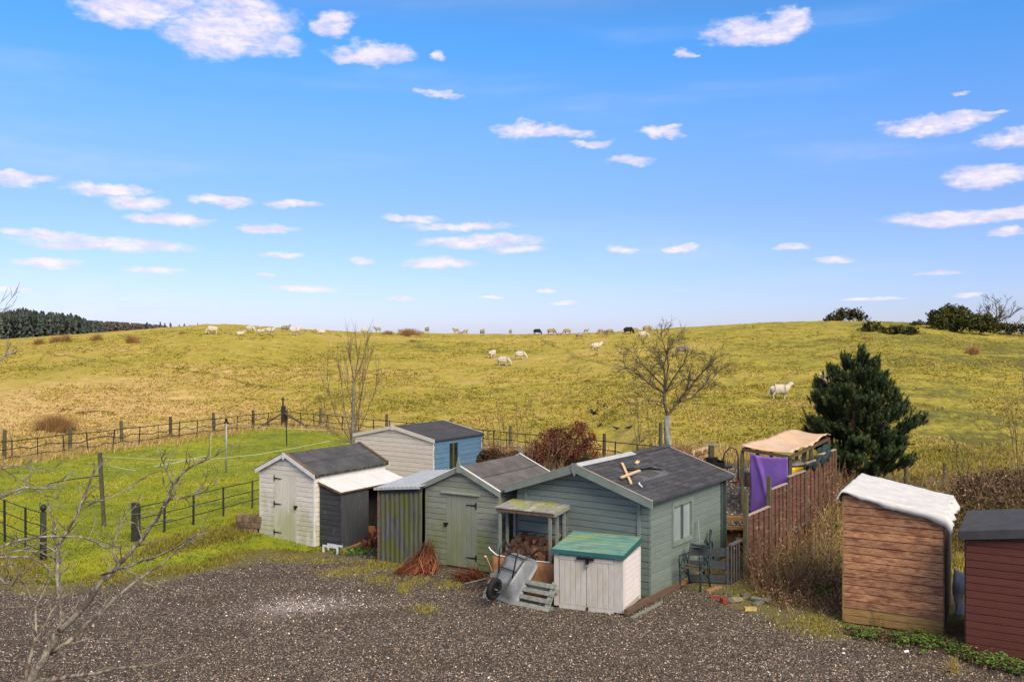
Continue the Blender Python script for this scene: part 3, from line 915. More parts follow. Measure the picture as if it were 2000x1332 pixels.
def gable_shed(name, label, x, y, t, W_, D, e, a, of, os_, ob, bh, mf, ms, mtrim, mroof, door=None, z0=.05, side_holes=(), front_holes=(), roof_th=.03, barge=.11, seams=1, left_boards=False, mverge=None, proud=.022):
    r = thing(name, label, 'shed', (x, y, 0), t)
    # inner shell
    mb = MB()
    prof = [(0, z0), (W_, z0), (W_, e), (W_ / 2, a - .01), (0, e)]
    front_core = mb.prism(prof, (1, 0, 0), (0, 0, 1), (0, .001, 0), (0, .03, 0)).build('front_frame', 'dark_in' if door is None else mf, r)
    MB().prism(prof, (1, 0, 0), (0, 0, 1), (0, D - .031, 0), (0, .03, 0)).build('back_wall', ms, r)
    MB().box(0, .03, .033, D - .033, z0, e).build('left_wall', ms, r)
    if not side_holes:
        MB().box(W_ - .03, W_ - .001, .033, D - .033, z0, e).build('side_frame', ms, r)
    else:
        ha, hb, hz0, hz1 = side_holes[0]
        mb = MB().box(W_ - .03, W_ - .001, .033, ha, z0, e).box(W_ - .03, W_ - .001, hb, D - .033, z0, e).box(W_ - .03, W_ - .001, ha, hb, z0, hz0).box(W_ - .03, W_ - .001, ha, hb, hz1, e)
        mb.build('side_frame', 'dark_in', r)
    MB().box(.02, W_ - .02, .03, D - .03, z0 - .045, z0 - .001).build('floor_bearer', 'old_wood', r)
    wall_boards(r, (0, 0, 0), (1, 0, 0), (0, -1, 0), W_, gable_prof(W_, e, a - .02), z0, bh, mf, front_holes, proud=proud)
    wall_boards(r, (W_, 0, 0), (0, 1, 0), (1, 0, 0), D, rect_prof(D, e - .005), z0, bh, ms, side_holes, proud=proud)
    if left_boards:
        mb = MB()
        z = z0
        while z < e - .02:
            z1 = min(z + bh, e - .01)
            mb.prism([(0, 0), (-.016, 0), (-.016, .8 * (z1 - z)), (-.003, (z1 - z) * .95), (0, (z1 - z) * .95)], (1, 0, 0), (0, 0, 1), (-.001, 0, z), (0, D, 0))
            z += bh
        mb.build('left_cladding', ms, r)
    # corner strips
    for (cx, cy) in ((0, 0), (W_, 0), (W_, D)):
        MB().box(cx - .022, cx + .022 if cx else .02, cy - .022, cy + .022, z0, e - .01).build('corner_post', mtrim, r)
    # roof
    sl = (a - e) / (W_ / 2)
    zo = e - sl * os_
    for sgn in (-1, 1):
        xe = -os_ if sgn < 0 else W_ + os_
        th = roof_th
        o, n = slab(r, 'roof_slope', mroof, (xe, -of, zo + th), (W_ / 2, -of, a + th), (W_ / 2, D + ob, a + th), (xe, D + ob, zo + th), th)
        L = math.hypot(xe - W_ / 2, a - zo)
        dirv = Vector((xe - W_ / 2, 0, zo - a)).normalized()
        for k in range(seams):
            s0 = L * (k + .5) / (seams + .0) if seams > 1 else L * .48
            pa = Vector((W_ / 2, -of + .01, a + th)) + dirv * s0 + n * .001
            pb = Vector((W_ / 2, D + ob - .01, a + th)) + dirv * s0 + n * .001
            mb = MB(); mb.beam(pa, pb, .028, .012, up=n)
            mb.build('felt_seam', 'felt_dark' if mroof != 'felt_dark' else 'moss_edge', o)
        # eave drip
        mb = MB(); mb.beam((xe, -of - .004, zo + .0), (xe, D + ob + .004, zo + .0), .035, .05, up=n)
        mb.build('eave_strip', 'moss_edge' if mverge else 'felt_dark', r)
        for yy_, nm in ((-of - .013, 'bargeboard'), (D + ob + .013, 'bargeboard')):
            mb = MB()
            p0 = Vector((W_ / 2, yy_, a + th + .012)); p1 = Vector((xe + sgn * .015, yy_, zo + th + .010))
            vs = [p0 + Vector((0, -.012, 0)), p0 + Vector((0, .012, 0)), p0 + Vector((0, .012, -barge)), p0 + Vector((0, -.012, -barge)),
                  p1 + Vector((0, -.012, 0)), p1 + Vector((0, .012, 0)), p1 + Vector((0, .012, -barge)), p1 + Vector((0, -.012, -barge))]
            mb.add(vs, [(0, 1, 2, 3), (7, 6, 5, 4), (0, 4, 5, 1), (1, 5, 6, 2), (2, 6, 7, 3), (3, 7, 4, 0)])
            mb.build(nm, mtrim, r)
            if mverge:
                mb = MB(); mb.beam(p0 + Vector((0, .03 if yy_ < 0 else -.03, .012)), p1 + Vector((0, .03 if yy_ < 0 else -.03, .012)), .07, .022, up=n)
                mb.build('verge_batten', mverge, r)
    return r


# --- white shed with plank door (left)
A = dict(x=-6.32, y=23.177, t=-.559, W=1.834, D=2.597, e=1.788, a=2.215)
doorA = (.50, 1.27, .06, 1.70)
shedA = gable_shed('garden_shed', 'small white weatherboard shed with green-stained plank door on three hinges', A['x'], A['y'], A['t'], A['W'], A['D'], A['e'], A['a'], .08, .08, .08, .118,
                   'white_board', 'white_board', 'white_trim', 'felt', front_holes=[(doorA[0], doorA[1], 0, doorA[3])], seams=1, mverge='rust_trim', door=doorA, left_boards=True, barge=.10)
plank_door(shedA, (0, 0, 0), (1, 0, 0), (0, -1, 0), *doorA, 6, 'white_door', lock_a=1.25, lock_z=.96, hinges=(.27, .97, 1.60), hs=1)
mb = MB().prism([(-.035, .02), (.035, .02), (.045, -.10), (0, -.17), (-.045, -.10)], (1, 0, 0), (0, 0, 1), (A['W'] / 2, -.118, A['a'] + .03), (0, -.015, 0))
mb.build('finial', 'white_trim', shedA)
MB().box(-.05, A['W'] + .02, -.07, -.03, -.05, .05).build('plinth', 'old_wood', shedA)

LA = Matrix.Translation((A['x'], A['y'], 0)) @ Matrix.Rotation(A['t'], 4, 'Z')

# --- dark lean-to on its right side
lt = thing('lean_to_store', 'dark grey open-sided lean-to with white sheet roof beside the white shed', 'lean-to', LA @ Vector((A['W'] + .02, .169, 0)), A['t'])
LW, LD, LH1, LH2 = .70, 2.42, 1.60, 1.40
z = .08
i = 0
while z < 1.56:
    bh = .125
    r1 = LW - .03
    if z + bh > 1.38:
        r1 = max(.1, LW * (1.58 - (z + bh)) / .2)
    lap_board(lt, (0, 0, 0), (1, 0, 0), (0, -1, 0), .02, LW - .03 if z < 1.38 else r1 + .05, .02, r1, z, min(z + bh, 1.57), 'black_board')
    z += bh
MB().prism([(.01, .08), (LW - .02, .08), (LW - .02, 1.37), (.01, 1.56)], (1, 0, 0), (0, 0, 1), (0, .002, 0), (0, .02, 0)).build('front_frame', 'black_board', lt)
MB().box(LW - .03, LW + .005, -.03, .0, .06, 1.38).build('corner_post', 'black_board', lt)
MB().box(LW - .018, LW - .003, .0, .98, .02, 1.37).build('side_panel', 'black_ply', lt)
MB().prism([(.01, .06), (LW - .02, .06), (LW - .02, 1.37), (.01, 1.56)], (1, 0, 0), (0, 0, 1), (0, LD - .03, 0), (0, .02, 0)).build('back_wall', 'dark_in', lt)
for yy_ in (1.55, 2.1, LD - .05):
    MB().box(LW - .06, LW - .01, yy_ - .03, yy_ + .03, 0, 1.37).build('post', 'old_wood', lt)
o, n_ = slab(lt, 'roof_sheet', 'white_sheet', (LW + .03, -.05, LH2), (-.0, -.05, LH1), (-.0, LD + .04, LH1), (LW + .03, LD + .04, LH2), .018)
for f in (.36, .70):
    yy_ = -.05 + (LD + .09) * f
    MB().beam((0, yy_, LH1 + .002), (LW + .03, yy_, LH2 + .002), .008, .006, up=n_).build('roof_joint', 'resin', o)
MB().beam((-.0, -.065, LH1 - .02), (LW + .04, -.065, LH2 - .02), .02, .045, up=n_).build('verge_batten', 'rust_trim', lt)
MB().beam((LW + .045, -.06, LH2 - .015), (LW + .045, LD + .04, LH2 - .015), .02, .035, up=n_).build('eave_batten', 'old_wood', lt)
MB().box(-.014, .004, -.02, LD + .02, 1.56, 1.70).build('flashing_board', 'white_trim', lt)
MB().box(.006, .018, .03, LD - .04, .06, 1.52).build('added_lining', 'dark_in', lt)  # dark sheet added over the white shed wall so the interior comes out dark
rd = random.Random(3)
# things inside the lean-to
for (nm, lab, m_, px, py, s) in (('crate', 'orange-brown plastic crate inside the dark lean-to', 'terracotta', .40, 1.20, .20), ('bucket', 'blue bucket at the back of the dark lean-to', 'blue_plastic', .50, 2.0, .12)):
    p = LA @ Vector((A['W'] + .02 + px, .169 + py, 0))
    th_ = thing(nm, lab, nm, (p.x, p.y, .04), A['t'] + .3)
    if nm == 'crate':
        mb = MB().box(-s, s, -s * .7, -s * .7 + .012, 0, .30).box(-s, s, s * .7 - .012, s * .7, 0, .30).box(-s, -s + .012, -s * .7 + .012, s * .7 - .012, 0, .30).box(s - .012, s, -s * .7 + .012, s * .7 - .012, 0, .30)
        mb.build('crate_wall', m_, th_); MB().box(-s + .013, s - .013, -s * .68, s * .68, .004, .016).build('crate_floor', m_, th_)
    else:
        mb = MB().tube([(0, 0, 0), (0, 0, .24)], [s * .8, s], 14); mb.build('bucket_body', m_, th_, True)
        MB().tube([(0, 0, .235), (0, 0, .25)], [s * 1.05, s * 1.05], 14).build('rim', m_, th_)
        MB().tube([(s * math.cos(a_), 0, .25 + s * .9 * math.sin(a_)) for a_ in np.linspace(0, math.pi, 9)], .006, 5).build('handle', 'iron', th_)

# --- low white stool frame in front of the lean-to
p = g0(645, 1080)
st = thing('low_bench_frame', 'low white-painted timber bench frame in front of the dark lean-to', 'bench frame', (p.x, p.y, 0), A['t'])
MB().box(-.24, .24, -.012, .012, .13, .175).build('rail', 'white_trim', st)
MB().box(-.24, .24, .15, .174, .13, .175).build('rail', 'white_trim', st)
for sx in (-.22, .22):
    for sy in (0, .162):
        MB().box(sx - .025, sx + .025, sy - .0125, sy + .0125, .0, .129).build('leg', 'white_trim', st)

# --- blue shed behind
Cc = dict(x=-5.254, y=31.091, t=-.602, W=3.351, D=2.56, e=1.86, a=2.20)
shedC = gable_shed('summer_shed', 'larger shed with cream weatherboard gable and blue side wall behind the white shed', Cc['x'], Cc['y'], Cc['t'], Cc['W'], Cc['D'], Cc['e'], Cc['a'], .05, .08, .05, .15,
                   'cream_board', 'blue_board', 'cream_board', 'felt_dark', side_holes=[(.78, 1.28, .75, 1.70)], seams=1, barge=.11)
MB().prism([(-.055, .07), (.055, .07), (.055, -.13), (-.055, -.13)], (1, 0, 0), (0, 0, 1), (Cc['W'] / 2, -.078, Cc['a'] + .03), (0, -.02, 0)).build('finial', 'cream_board', shedC)
wx = Cc['W']
wf = MB().box(wx - .03, wx + .02, .76, .80, .73, 1.72).box(wx - .03, wx + .02, 1.26, 1.30, .73, 1.72).box(wx - .03, wx + .02, .80, 1.26, .73, .77).box(wx - .03, wx + .02, .80, 1.26, 1.68, 1.72).build('window', 'blue_board', shedC)
MB().box(wx - .022, wx - .016, .80, 1.26, .77, 1.68).build('pane', 'dark_glass', wf)
MB().box(wx - .014, wx + .012, .985, 1.06, .77, 1.68).build('mullion', 'post_wood', wf)

# --- corrugated store
D0 = dict(x=-2.991, y=20.822, t=-.35)
cs = thing('corrugated_store', 'narrow grey corrugated-sheet store streaked green between the white and sage sheds', 'store', (D0['x'], D0['y'], 0), D0['t'])
CWd = 1.06


def corr_sheet(parent, name, m, O, U, Vv, N, L, Hh, n, depth, z_top=None):
    """trapezoid-profile sheet: O origin, U across (length L), Vv along the ribs, Hh length; N outward"""
    O, U, Vv, N = map(Vector, (O, U, Vv, N))
    vs = []; fs = []
    pitch = L / n
    prof = []
    for k in range(n):
        x_ = k * pitch
        prof += [(x_, 0), (x_ + pitch * .42, 0), (x_ + pitch * .55, depth), (x_ + pitch * .86, depth)]
    prof.append((L, 0))
    for (a_, d_) in prof:
        hh = Hh if z_top is None else z_top(a_ / L)
        vs += [O + U * a_ + N * d_, O + U * a_ + N * d_ + Vv * hh, O + U * a_ + N * (d_ - .003) + Vv * hh, O + U * a_ + N * (d_ - .003)]
    for k in range(len(prof) - 1):
        a_ = 4 * k; b_ = a_ + 4
        fs += [(a_, b_, b_ + 1, a_ + 1), (a_ + 1, b_ + 1, b_ + 2, a_ + 2), (a_ + 2, b_ + 2, b_ + 3, a_ + 3), (a_ + 3, b_ + 3, b_, a_)]
    fs += [(0, 1, 2, 3), tuple(reversed([4 * (len(prof) - 1) + q for q in range(4)]))]
    mb = MB(); mb.add(vs, fs)
    return mb.build(name, m, parent)


corr_sheet(cs, 'front_sheet', 'tin_wall', (0, -.004, .03), (1, 0, 0), (0, 0, 1), (0, -1, 0), CWd, 1.55, 9, .035, z_top=lambda f: 1.52 + .09 * f)
MB().prism([(0, 1.53), (CWd, 1.60), (CWd, 1.76), (0, 1.67)], (1, 0, 0), (0, 0, 1), (0, -.004, 0), (0, .02, 0)).build('top_board', 'black_board', cs)
MB().box(-.04, .0, -.03, .03, 0, 1.66).build('corner_post', 'old_wood', cs)
MB().box(-.02, .0, .04, 2.0, .03, 1.64).build('left_wall', 'black_board', cs)
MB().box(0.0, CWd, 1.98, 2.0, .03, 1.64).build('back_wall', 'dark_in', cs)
zl, zr_, zb = 1.68, 1.77, 1.80
P0 = Vector((-.09, -.10, zl)); P1 = Vector((CWd + .0, -.10, zr_)); P3 = Vector((.10, 2.05, zb + .0)); P2 = Vector((CWd + .12, 2.05, zb + .08))
nrm = (P1 - P0).cross(P3 - P0).normalized()
corr_sheet(cs, 'roof_sheet', 'tin_roof', P0 + nrm * .012, (P1 - P0).normalized(), (P3 - P0).normalized(), nrm, (P1 - P0).length + .02, (P3 - P0).length, 11, .008)
MB().beam(P0 - Vector((0, .01, .012)), P1 - Vector((0, .01, .012)), .02, .04).build('eave_trim', 'tin_roof', cs)

# --- sage green shed
E0 = dict(x=-1.915, y=20.648, t=-.548, W=1.91, D=2.426, e=1.80, a=2.235)
doorE = (.56, 1.36, .07, 1.64)
shedE = gable_shed('garden_shed', 'sage-green weatherboard shed with mossy plank door and pointed finials', E0['x'], E0['y'], E0['t'], E0['W'], E0['D'], E0['e'], E0['a'], .08, .08, .06, .125,
                   'sage_board', 'sage_board', 'sage_trim', 'felt_warm', front_holes=[(doorE[0], doorE[1], 0, doorE[3])], door=doorE, seams=1, barge=.12)
plank_door(shedE, (0, 0, 0), (1, 0, 0), (0, -1, 0), *doorE, 6, 'sage_door', lock_a=.56, lock_z=.98, hinges=(.30, 1.44), hs=-1)
MB().prism([(0, 0), (-.05, -.012), (-.05, .01), (0, .03)], (0, 1, 0), (0, 0, 1), (.44, -.018, 1.66), (1.02, 0, 0)).build('drip_board', 'sage_trim', shedE)
for yy_ in (-.118, E0['D'] + .10):
    MB().prism([(-.055, -.14), (.055, -.14), (.05, .03), (.0, .20), (-.05, .03)], (1, 0, 0), (0, 0, 1), (E0['W'] / 2, yy_, E0['a'] + .04), (0, -.02, 0)).build('finial', 'sage_trim', shedE)
for sgn in (-1, 1):
    xe = -.09 if sgn < 0 else E0['W'] + .09
    for yy_ in (-.075, E0['D'] + .055):
        MB().beam((E0['W'] / 2, yy_, E0['a'] + .052), (xe, yy_, E0['e'] - .018 + .03), .030, .012, up=(sgn * -.2, 0, 1)).build('verge_strip', 'white_edge', shedE)
MB().box(-.05, 1.3, -.09, -.035, -.04, .04).build('plinth', 'old_wood', shedE)

# --- big grey-green log cabin
F0 = dict(x=.16, y=19.657, t=-.605, W=3.046, D=3.819, e=1.955, a=2.46)
FB = .132
cab = thing('garden_cabin', 'large grey-green log-board cabin with dark shingle roof and small side window', 'cabin', (F0['x'], F0['y'], 0), F0['t'])
FW, FD, FE, FA = F0['W'], F0['D'], F0['e'], F0['a']
fprof = [(0, .05), (FW, .05), (FW, FE), (FW / 2, FA - .01), (0, FE)]
MB().prism(fprof, (1, 0, 0), (0, 0, 1), (0, .001, 0), (0, .03, 0)).build('front_frame', 'teal_board', cab)
MB().prism(fprof, (1, 0, 0), (0, 0, 1), (0, FD - .04, 0), (0, .03, 0)).build('back_wall', 'teal_board', cab)
MB().box(0, .03, .033, FD - .045, .05, FE).build('left_wall', 'teal_board', cab)
WN = (1.06, 1.95, .90, 1.62)   # window opening along the side wall
MB().box(FW - .03, FW - .001, .033, WN[0], .05, FE).box(FW - .03, FW - .001, WN[1], FD - .045, .05, FE).box(FW - .03, FW - .001, WN[0], WN[1], .05, WN[2]).box(FW - .03, FW - .001, WN[0], WN[1], WN[3], FE).build('side_frame', 'teal_board', cab)


def log_prof(W_, e, a, ext):
    g = gable_prof(W_, e, a)
    def f(z):
        if z == 'top': return a
        l, r = g(z)
        if z < e - .12: return (l - ext, r + ext)
        return (l, r)
    return f


wall_boards(cab, (0, 0, 0), (1, 0, 0), (0, -1, 0), FW, log_prof(FW, FE, FA - .02, .05), .05, FB, 'teal_board', proud=.024)
wall_boards(cab, (FW, 0, 0), (0, 1, 0), (1, 0, 0), FD, lambda z: FE - .005 if z == 'top' else (-.03, FD + .02), .05, FB, 'teal_board', holes=[WN], proud=.02)
MB().box(.16, .225, -.05, -.026, .05, FE + .02).build('corner_post', 'teal_trim', cab)
MB().box(FW - .235, FW - .17, -.05, -.026, .05, FE + .02).build('corner_post', 'teal_trim', cab)
MB().box(FW + .021, FW + .05, FD - .24, FD - .16, .05, FE).build('corner_post', 'teal_dark', cab)
for k in range(14):
    MB().box(FW + .0215, FW + .09, FD - .085, FD - .035, .06 + k * FB, .06 + k * FB + FB * .96).build('log_end', 'teal_dark', cab)
# window
wy0, wy1, wz0, wz1 = WN
wn = MB().box(FW - .02, FW + .045, wy0 - .07, wy0, wz0 - .09, wz1 + .10).box(FW - .02, FW + .045, wy1, wy1 + .07, wz0 - .09, wz1 + .10).box(FW - .02, FW + .05, wy0 + .001, wy1 - .001, wz1, wz1 + .098).box(FW - .02, FW + .06, wy0 + .001, wy1 - .001, wz0 - .088, wz0).build('window', 'teal_trim', cab)
MB().box(FW - .02, FW + .03, (wy0 + wy1) / 2 - .035, (wy0 + wy1) / 2 + .035, wz0 + .001, wz1 - .001).build('mullion', 'teal_dark', wn)
for a_, b_ in ((wy0 + .001, (wy0 + wy1) / 2 - .036), ((wy0 + wy1) / 2 + .036, wy1 - .001)):
    MB().box(FW - .012, FW - .004, a_, b_, wz0, wz1).build('pane', 'glass', wn)
    MB().box(FW - .004, FW + .012, a_, a_ + .022, wz0 + .001, wz1 - .001).box(FW - .004, FW + .012, b_ - .022, b_, wz0 + .001, wz1 - .001).build('casement', 'teal_trim', wn)
# roof
fof, fos, fob = .24, .19, .15
fsl = (FA - FE) / (FW / 2)
fzo = FE - fsl * fos
slab(cab, 'roof_deck', 'felt_dark', (-fos, -fof, fzo + .03), (FW / 2, -fof, FA + .03), (FW / 2, FD + fob, FA + .03), (-fos, FD + fob, fzo + .03), .03)
deck, fn = slab(cab, 'roof_deck', 'felt_dark', (FW + fos, -fof, fzo + .03), (FW / 2, -fof, FA + .03), (FW / 2, FD + fob, FA + .03), (FW + fos, FD + fob, fzo + .03), .03)
down = Vector((FW / 2 + fos, 0, fzo - FA)).normalized()
SL = math.hypot(FW / 2 + fos, FA - fzo)
rows, tw = 14, .30
rh = SL / rows
ytot = FD + fof + fob
ndir = fn
base_sh = None
for i in range(rows):
    off = (i % 2) * tw * .5
    y_ = -off
    while y_ < ytot - .01:
        ya, yb = max(0, y_), min(ytot, y_ + tw)
        if yb - ya > .04:
            # bare patch where shingles are missing
            cy_, cs_ = (ya + yb) / 2, (i + .5) / rows
            skip = (.9 < cy_ < 2.15 and .28 < cs_ < .62) and not (cy_ > 1.8 and cs_ < .36)
            if not skip:
                O = Vector((FW / 2, -fof + ya + .002, FA + .031)) + down * (i * rh - .01) + ndir * .001
                wd = yb - ya - .005
                j = random.uniform(0, .004)
                a0 = O; lw = rh + .012
                t0, t1 = .004, .011 + j
                vs = [a0, a0 + Vector((0, wd, 0)), a0 + Vector((0, wd, 0)) + down * lw, a0 + down * lw]
                vs2 = [a0 + ndir * t0, a0 + Vector((0, wd, 0)) + ndir * t0, a0 + Vector((0, wd, 0)) + down * lw + ndir * t1, a0 + down * lw + ndir * t1]
                mb = MB(); mb.hexa(vs + vs2); mb.build('shingle', 'shingle', cab)
        y_ += tw
def onroof(y_, s_, h=.016):
    return Vector((FW / 2, -fof + y_, FA + .031)) + down * (s_ * SL) + ndir * h
mb = MB(); q = [onroof(.86, .26, .003), onroof(2.25, .27, .003), onroof(2.3, .63, .003), onroof(.92, .62, .003)]
mb.hexa(q + [p_ + ndir * .006 for p_ in q]); mb.build('underlay_patch', 'patch', cab)
mb = MB(); q = [onroof(1.2, .47, .010), onroof(1.85, .44, .010), onroof(1.9, .56, .010), onroof(1.3, .58, .010)]
mb.hexa(q + [p_ + ndir * .004 for p_ in q]); mb.build('loose_shingle', 'shingle', cab)
# torn, lifted felt
rf = MB()
for (y0_, s0_, y1_, s1_, h_) in ((1.12, .30, 1.75, .36, .05), (1.45, .36, 2.1, .40, .09), (1.05, .27, 1.5, .31, .07), (1.7, .33, 2.2, .47, .04)):
    a_, b_ = onroof(y0_, s0_, .02), onroof(y1_, s1_, .02)
    c_ = b_ + down * .12 + ndir * h_; d_ = a_ + down * .14 + ndir * (h_ * .6)
    rf.hexa([a_, b_, c_, d_] + [p_ + ndir * .006 for p_ in (a_, b_, c_, d_)])
rf.build('torn_felt', 'shingle', cab)
# ridge
MB().prism([(-.13, -.045), (0, .0), (.13, -.045), (.13, -.035), (0, .012), (-.13, -.035)], (1, 0, 0), (0, 0, 1), (FW / 2, -fof - .01, FA + .062), (0, 2.45, 0)).build('ridge_strip', 'zinc_ridge', cab)
y_ = 2.46 - fof
while y_ < FD + fob - .05:
    MB().prism([(-.12, -.042), (0, .0), (.12, -.042), (.12, -.034), (0, .010), (-.12, -.034)], (1, 0, 0), (0, 0, 1), (FW / 2, y_, FA + .060), (0, .20, 0)).build('ridge_tile', 'shingle', cab)
    y_ += .21
MB().beam((FW + fos + .01, -fof, fzo + .02), (FW + fos + .01, FD + fob, fzo + .02), .012, .05).build('eave_strip', 'felt_dark', cab)
for sgn in (-1, 1):
    xe = -fos - .01 if sgn < 0 else FW + fos + .01
    for yy_ in (-fof - .015, FD + fob + .015):
        p0 = Vector((FW / 2, yy_, FA + .05)); p1 = Vector((xe, yy_, fzo + .045))
        bw = .165
        vs = [p0 + Vector((0, -.013, 0)), p0 + Vector((0, .013, 0)), p0 + Vector((0, .013, -bw)), p0 + Vector((0, -.013, -bw)), p1 + Vector((0, -.013, 0)), p1 + Vector((0, .013, 0)), p1 + Vector((0, .013, -bw * .92)), p1 + Vector((0, -.013, -bw * .92))]
        MB().add(vs, [(0, 1, 2, 3), (7, 6, 5, 4), (0, 4, 5, 1), (1, 5, 6, 2), (2, 6, 7, 3), (3, 7, 4, 0)]).build('bargeboard', 'teal_trim', cab)
        MB().beam(p0 + Vector((0, 0, .008)), p1 + Vector((0, 0, .008)), .034, .012, up=(-sgn * .3, 0, 1)).build('verge_strip', 'panel_cap', cab)
MB().prism([(-.06, .03), (.06, .03), (.07, -.10), (0, -.24), (-.07, -.10)], (1, 0, 0), (0, 0, 1), (FW / 2, -fof - .032, FA + .05), (0, -.018, 0)).build('finial', 'teal_trim', cab)
MB().box(-.02, FW + .06, -.10, -.05, -.03, .055).build('plinth', 'old_wood', cab)
MB().box(FW + .055, FW + .16, .0, FD, -.03, .07).build('plinth', 'sleeper', cab)
LF = Matrix.Translation((F0['x'], F0['y'], 0)) @ Matrix.Rotation(F0['t'], 4, 'Z')
RF = Matrix.Rotation(F0['t'], 4, 'Z')


def cab_pt(y_, s_, h=.016):
    return LF @ onroof(y_, s_, h)


# loose battens and a plastic clip lying on the cabin roof
for (lab, a_, b_, hh) in (('pale new batten lying down the slope of the cabin roof, under the crossed one', (1.33, .20), (.35, .62), .045), ('pale new batten crossing on top of the other one on the cabin roof', (1.25, .46), (.30, .50), .085)):
    pa, pb = cab_pt(*a_, hh), cab_pt(*b_, hh - .005)
    o = MB().beam(pa, pb, .055, .03, up=(RF @ ndir)).build('batten', 'pale_wood')
    tag(o, lab, 'batten', 'battens crossed on the cabin roof')
o = MB().beam(cab_pt(1.75, .27, .04), cab_pt(1.95, .24, .05), .07, .02, up=(RF @ ndir)).build('wood_offcut', 'pale_wood')
tag(o, 'short pale offcut beside the torn felt on the cabin roof', 'offcut')
o = MB().tube([cab_pt(.50, .72, .03), cab_pt(.56, .66, .035), cab_pt(.66, .64, .03)], .014, 6).build('plastic_clip', 'white_edge')
tag(o, 'small bent white plastic piece low on the cabin roof', 'plastic piece')

# --- weathered brown shed on the right
def lean_shed(name, label, x, y, t, W_, D, h1, h2, bh, mf, ms, nb, tilt=0.0):
    r = thing(name, label, 'shed', (x, y, 0), t)
    prof = lambda z: max(h1, h2) - .02 if z == 'top' else ((0, W_) if z <= min(h1, h2) else ((0, W_ * (h1 - z) / (h1 - h2)) if h1 > h2 else (W_ * (z - h1) / (h2 - h1), W_)))
    MB().prism([(0, .02), (W_, .02), (W_, h2), (0, h1)], (1, 0, 0), (0, 0, 1), (0, .001, 0), (0, .03, 0)).build('front_frame', ms, r)
    MB().prism([(0, .02), (W_, .02), (W_, h2), (0, h1)], (1, 0, 0), (0, 0, 1), (0, D - .031, 0), (0, .03, 0)).build('back_wall', ms, r)
    MB().box(0, .03, .033, D - .033, .02, h1 - .01).build('left_wall', ms, r)
    MB().box(W_ - .03, W_, .033, D - .033, .02, h2 - .01).build('right_wall', ms, r)
    return r, prof


L0 = dict(x=5.90, y=16.37, t=-.50, W=1.60, D=2.2, h1=2.30, h2=2.0)
shedL, prL = lean_shed('tall_shed', 'tall weathered orange-brown shed with peeling boards under a white tarpaulin', L0['x'], L0['y'], L0['t'], L0['W'], L0['D'], L0['h1'], L0['h2'], .14, 'peel_board', 'old_wood', 0)
wall_boards(shedL, (0, 0, 0), (1, 0, 0), (0, -1, 0), L0['W'], lambda z: .29 if z == 'top' else (0, L0['W']), .03, .13, 'bare_board')
z = .29
wall_boards(shedL, (0, 0, 0), (1, 0, 0), (0, -1, 0), L0['W'], prL, .29, .138, 'peel_board', proud=.030)
MB().box(-.025, -.002, -.03, .02, .02, L0['h1'] - .05).build('corner_post', 'bare_board', shedL)
MB().box(L0['W'] + .002, L0['W'] + .022, -.03, .02, .02, L0['h2'] - .03).build('corner_post', 'old_wood', shedL)
slab(shedL, 'roof_deck', 'felt_dark', (-.05, -.06, L0['h1'] + .03), (L0['W'] + .05, -.06, L0['h2'] + .02), (L0['W'] + .05, L0['D'] + .05, L0['h2'] + .02), (-.05, L0['D'] + .05, L0['h1'] + .03), .03)

# tarpaulin: draped grid over the roof with folded, ragged edges
def cloth_grid(name, fn_, nx, ny_, m, parent=None, th=.004):
    V = []
    for j in range(ny_ + 1):
        for i in range(nx + 1):
            V.append(tuple(fn_(i / nx, j / ny_)))
    Fs = [(j * (nx + 1) + i, j * (nx + 1) + i + 1, (j + 1) * (nx + 1) + i + 1, (j + 1) * (nx + 1) + i) for j in range(ny_) for i in range(nx)]
    me = bpy.data.meshes.new(name); me.from_pydata(V, [], Fs)
    o = meshobj(name, me, m, parent, True)
    md = o.modifiers.new('thickness', 'SOLIDIFY'); md.thickness = th
    return o


LL = Matrix.Translation((L0['x'], L0['y'], 0)) @ Matrix.Rotation(L0['t'], 4, 'Z')


def tarp_fn(s, t_):
    # s across (left eave to right eave), t_ from front hang to back
    x_ = -.15 + s * (L0['W'] + .33)
    y_ = -.125 + t_ * (L0['D'] + .17)
    zr = lerp(L0['h1'] + .07, L0['h2'] + .06, min(max((x_) / L0['W'], 0), 1))
    w1 = float(fbm(s * 7 + 3, t_ * 6, 3)) - .5
    z = zr + .03 * w1 + .014 * (float(fbm(s * 26, t_ * 9 + 4, 2)) - .5)
    if y_ < -.09:
        z -= (.02 + .11 * s + .07 * float(vnoise(s * 9, 2.3))) * (-.09 - y_) / .035
        y_ = -.09 + (y_ + .09) * .3
    if x_ < -.03:
        k = (-.03 - x_) / .12
        z -= k * (.15 + .16 * float(vnoise(t_ * 8, 7.1))); x_ = -.03 - .10 * k
    if x_ > L0['W'] + .04:
        k = (x_ - L0['W'] - .04) / .14
        z -= k * (.08 + .16 * float(vnoise(t_ * 8, 1.1))); x_ = L0['W'] + .04 + .10 * k + .03 * math.sin(t_ * 25)
    return LL @ Vector((x_, y_, z))


tp = cloth_grid('tarpaulin', tarp_fn, 60, 70, 'tarp', th=.002)
tag(tp, 'dirty white tarpaulin draped over the roof of the tall brown shed', 'tarpaulin')

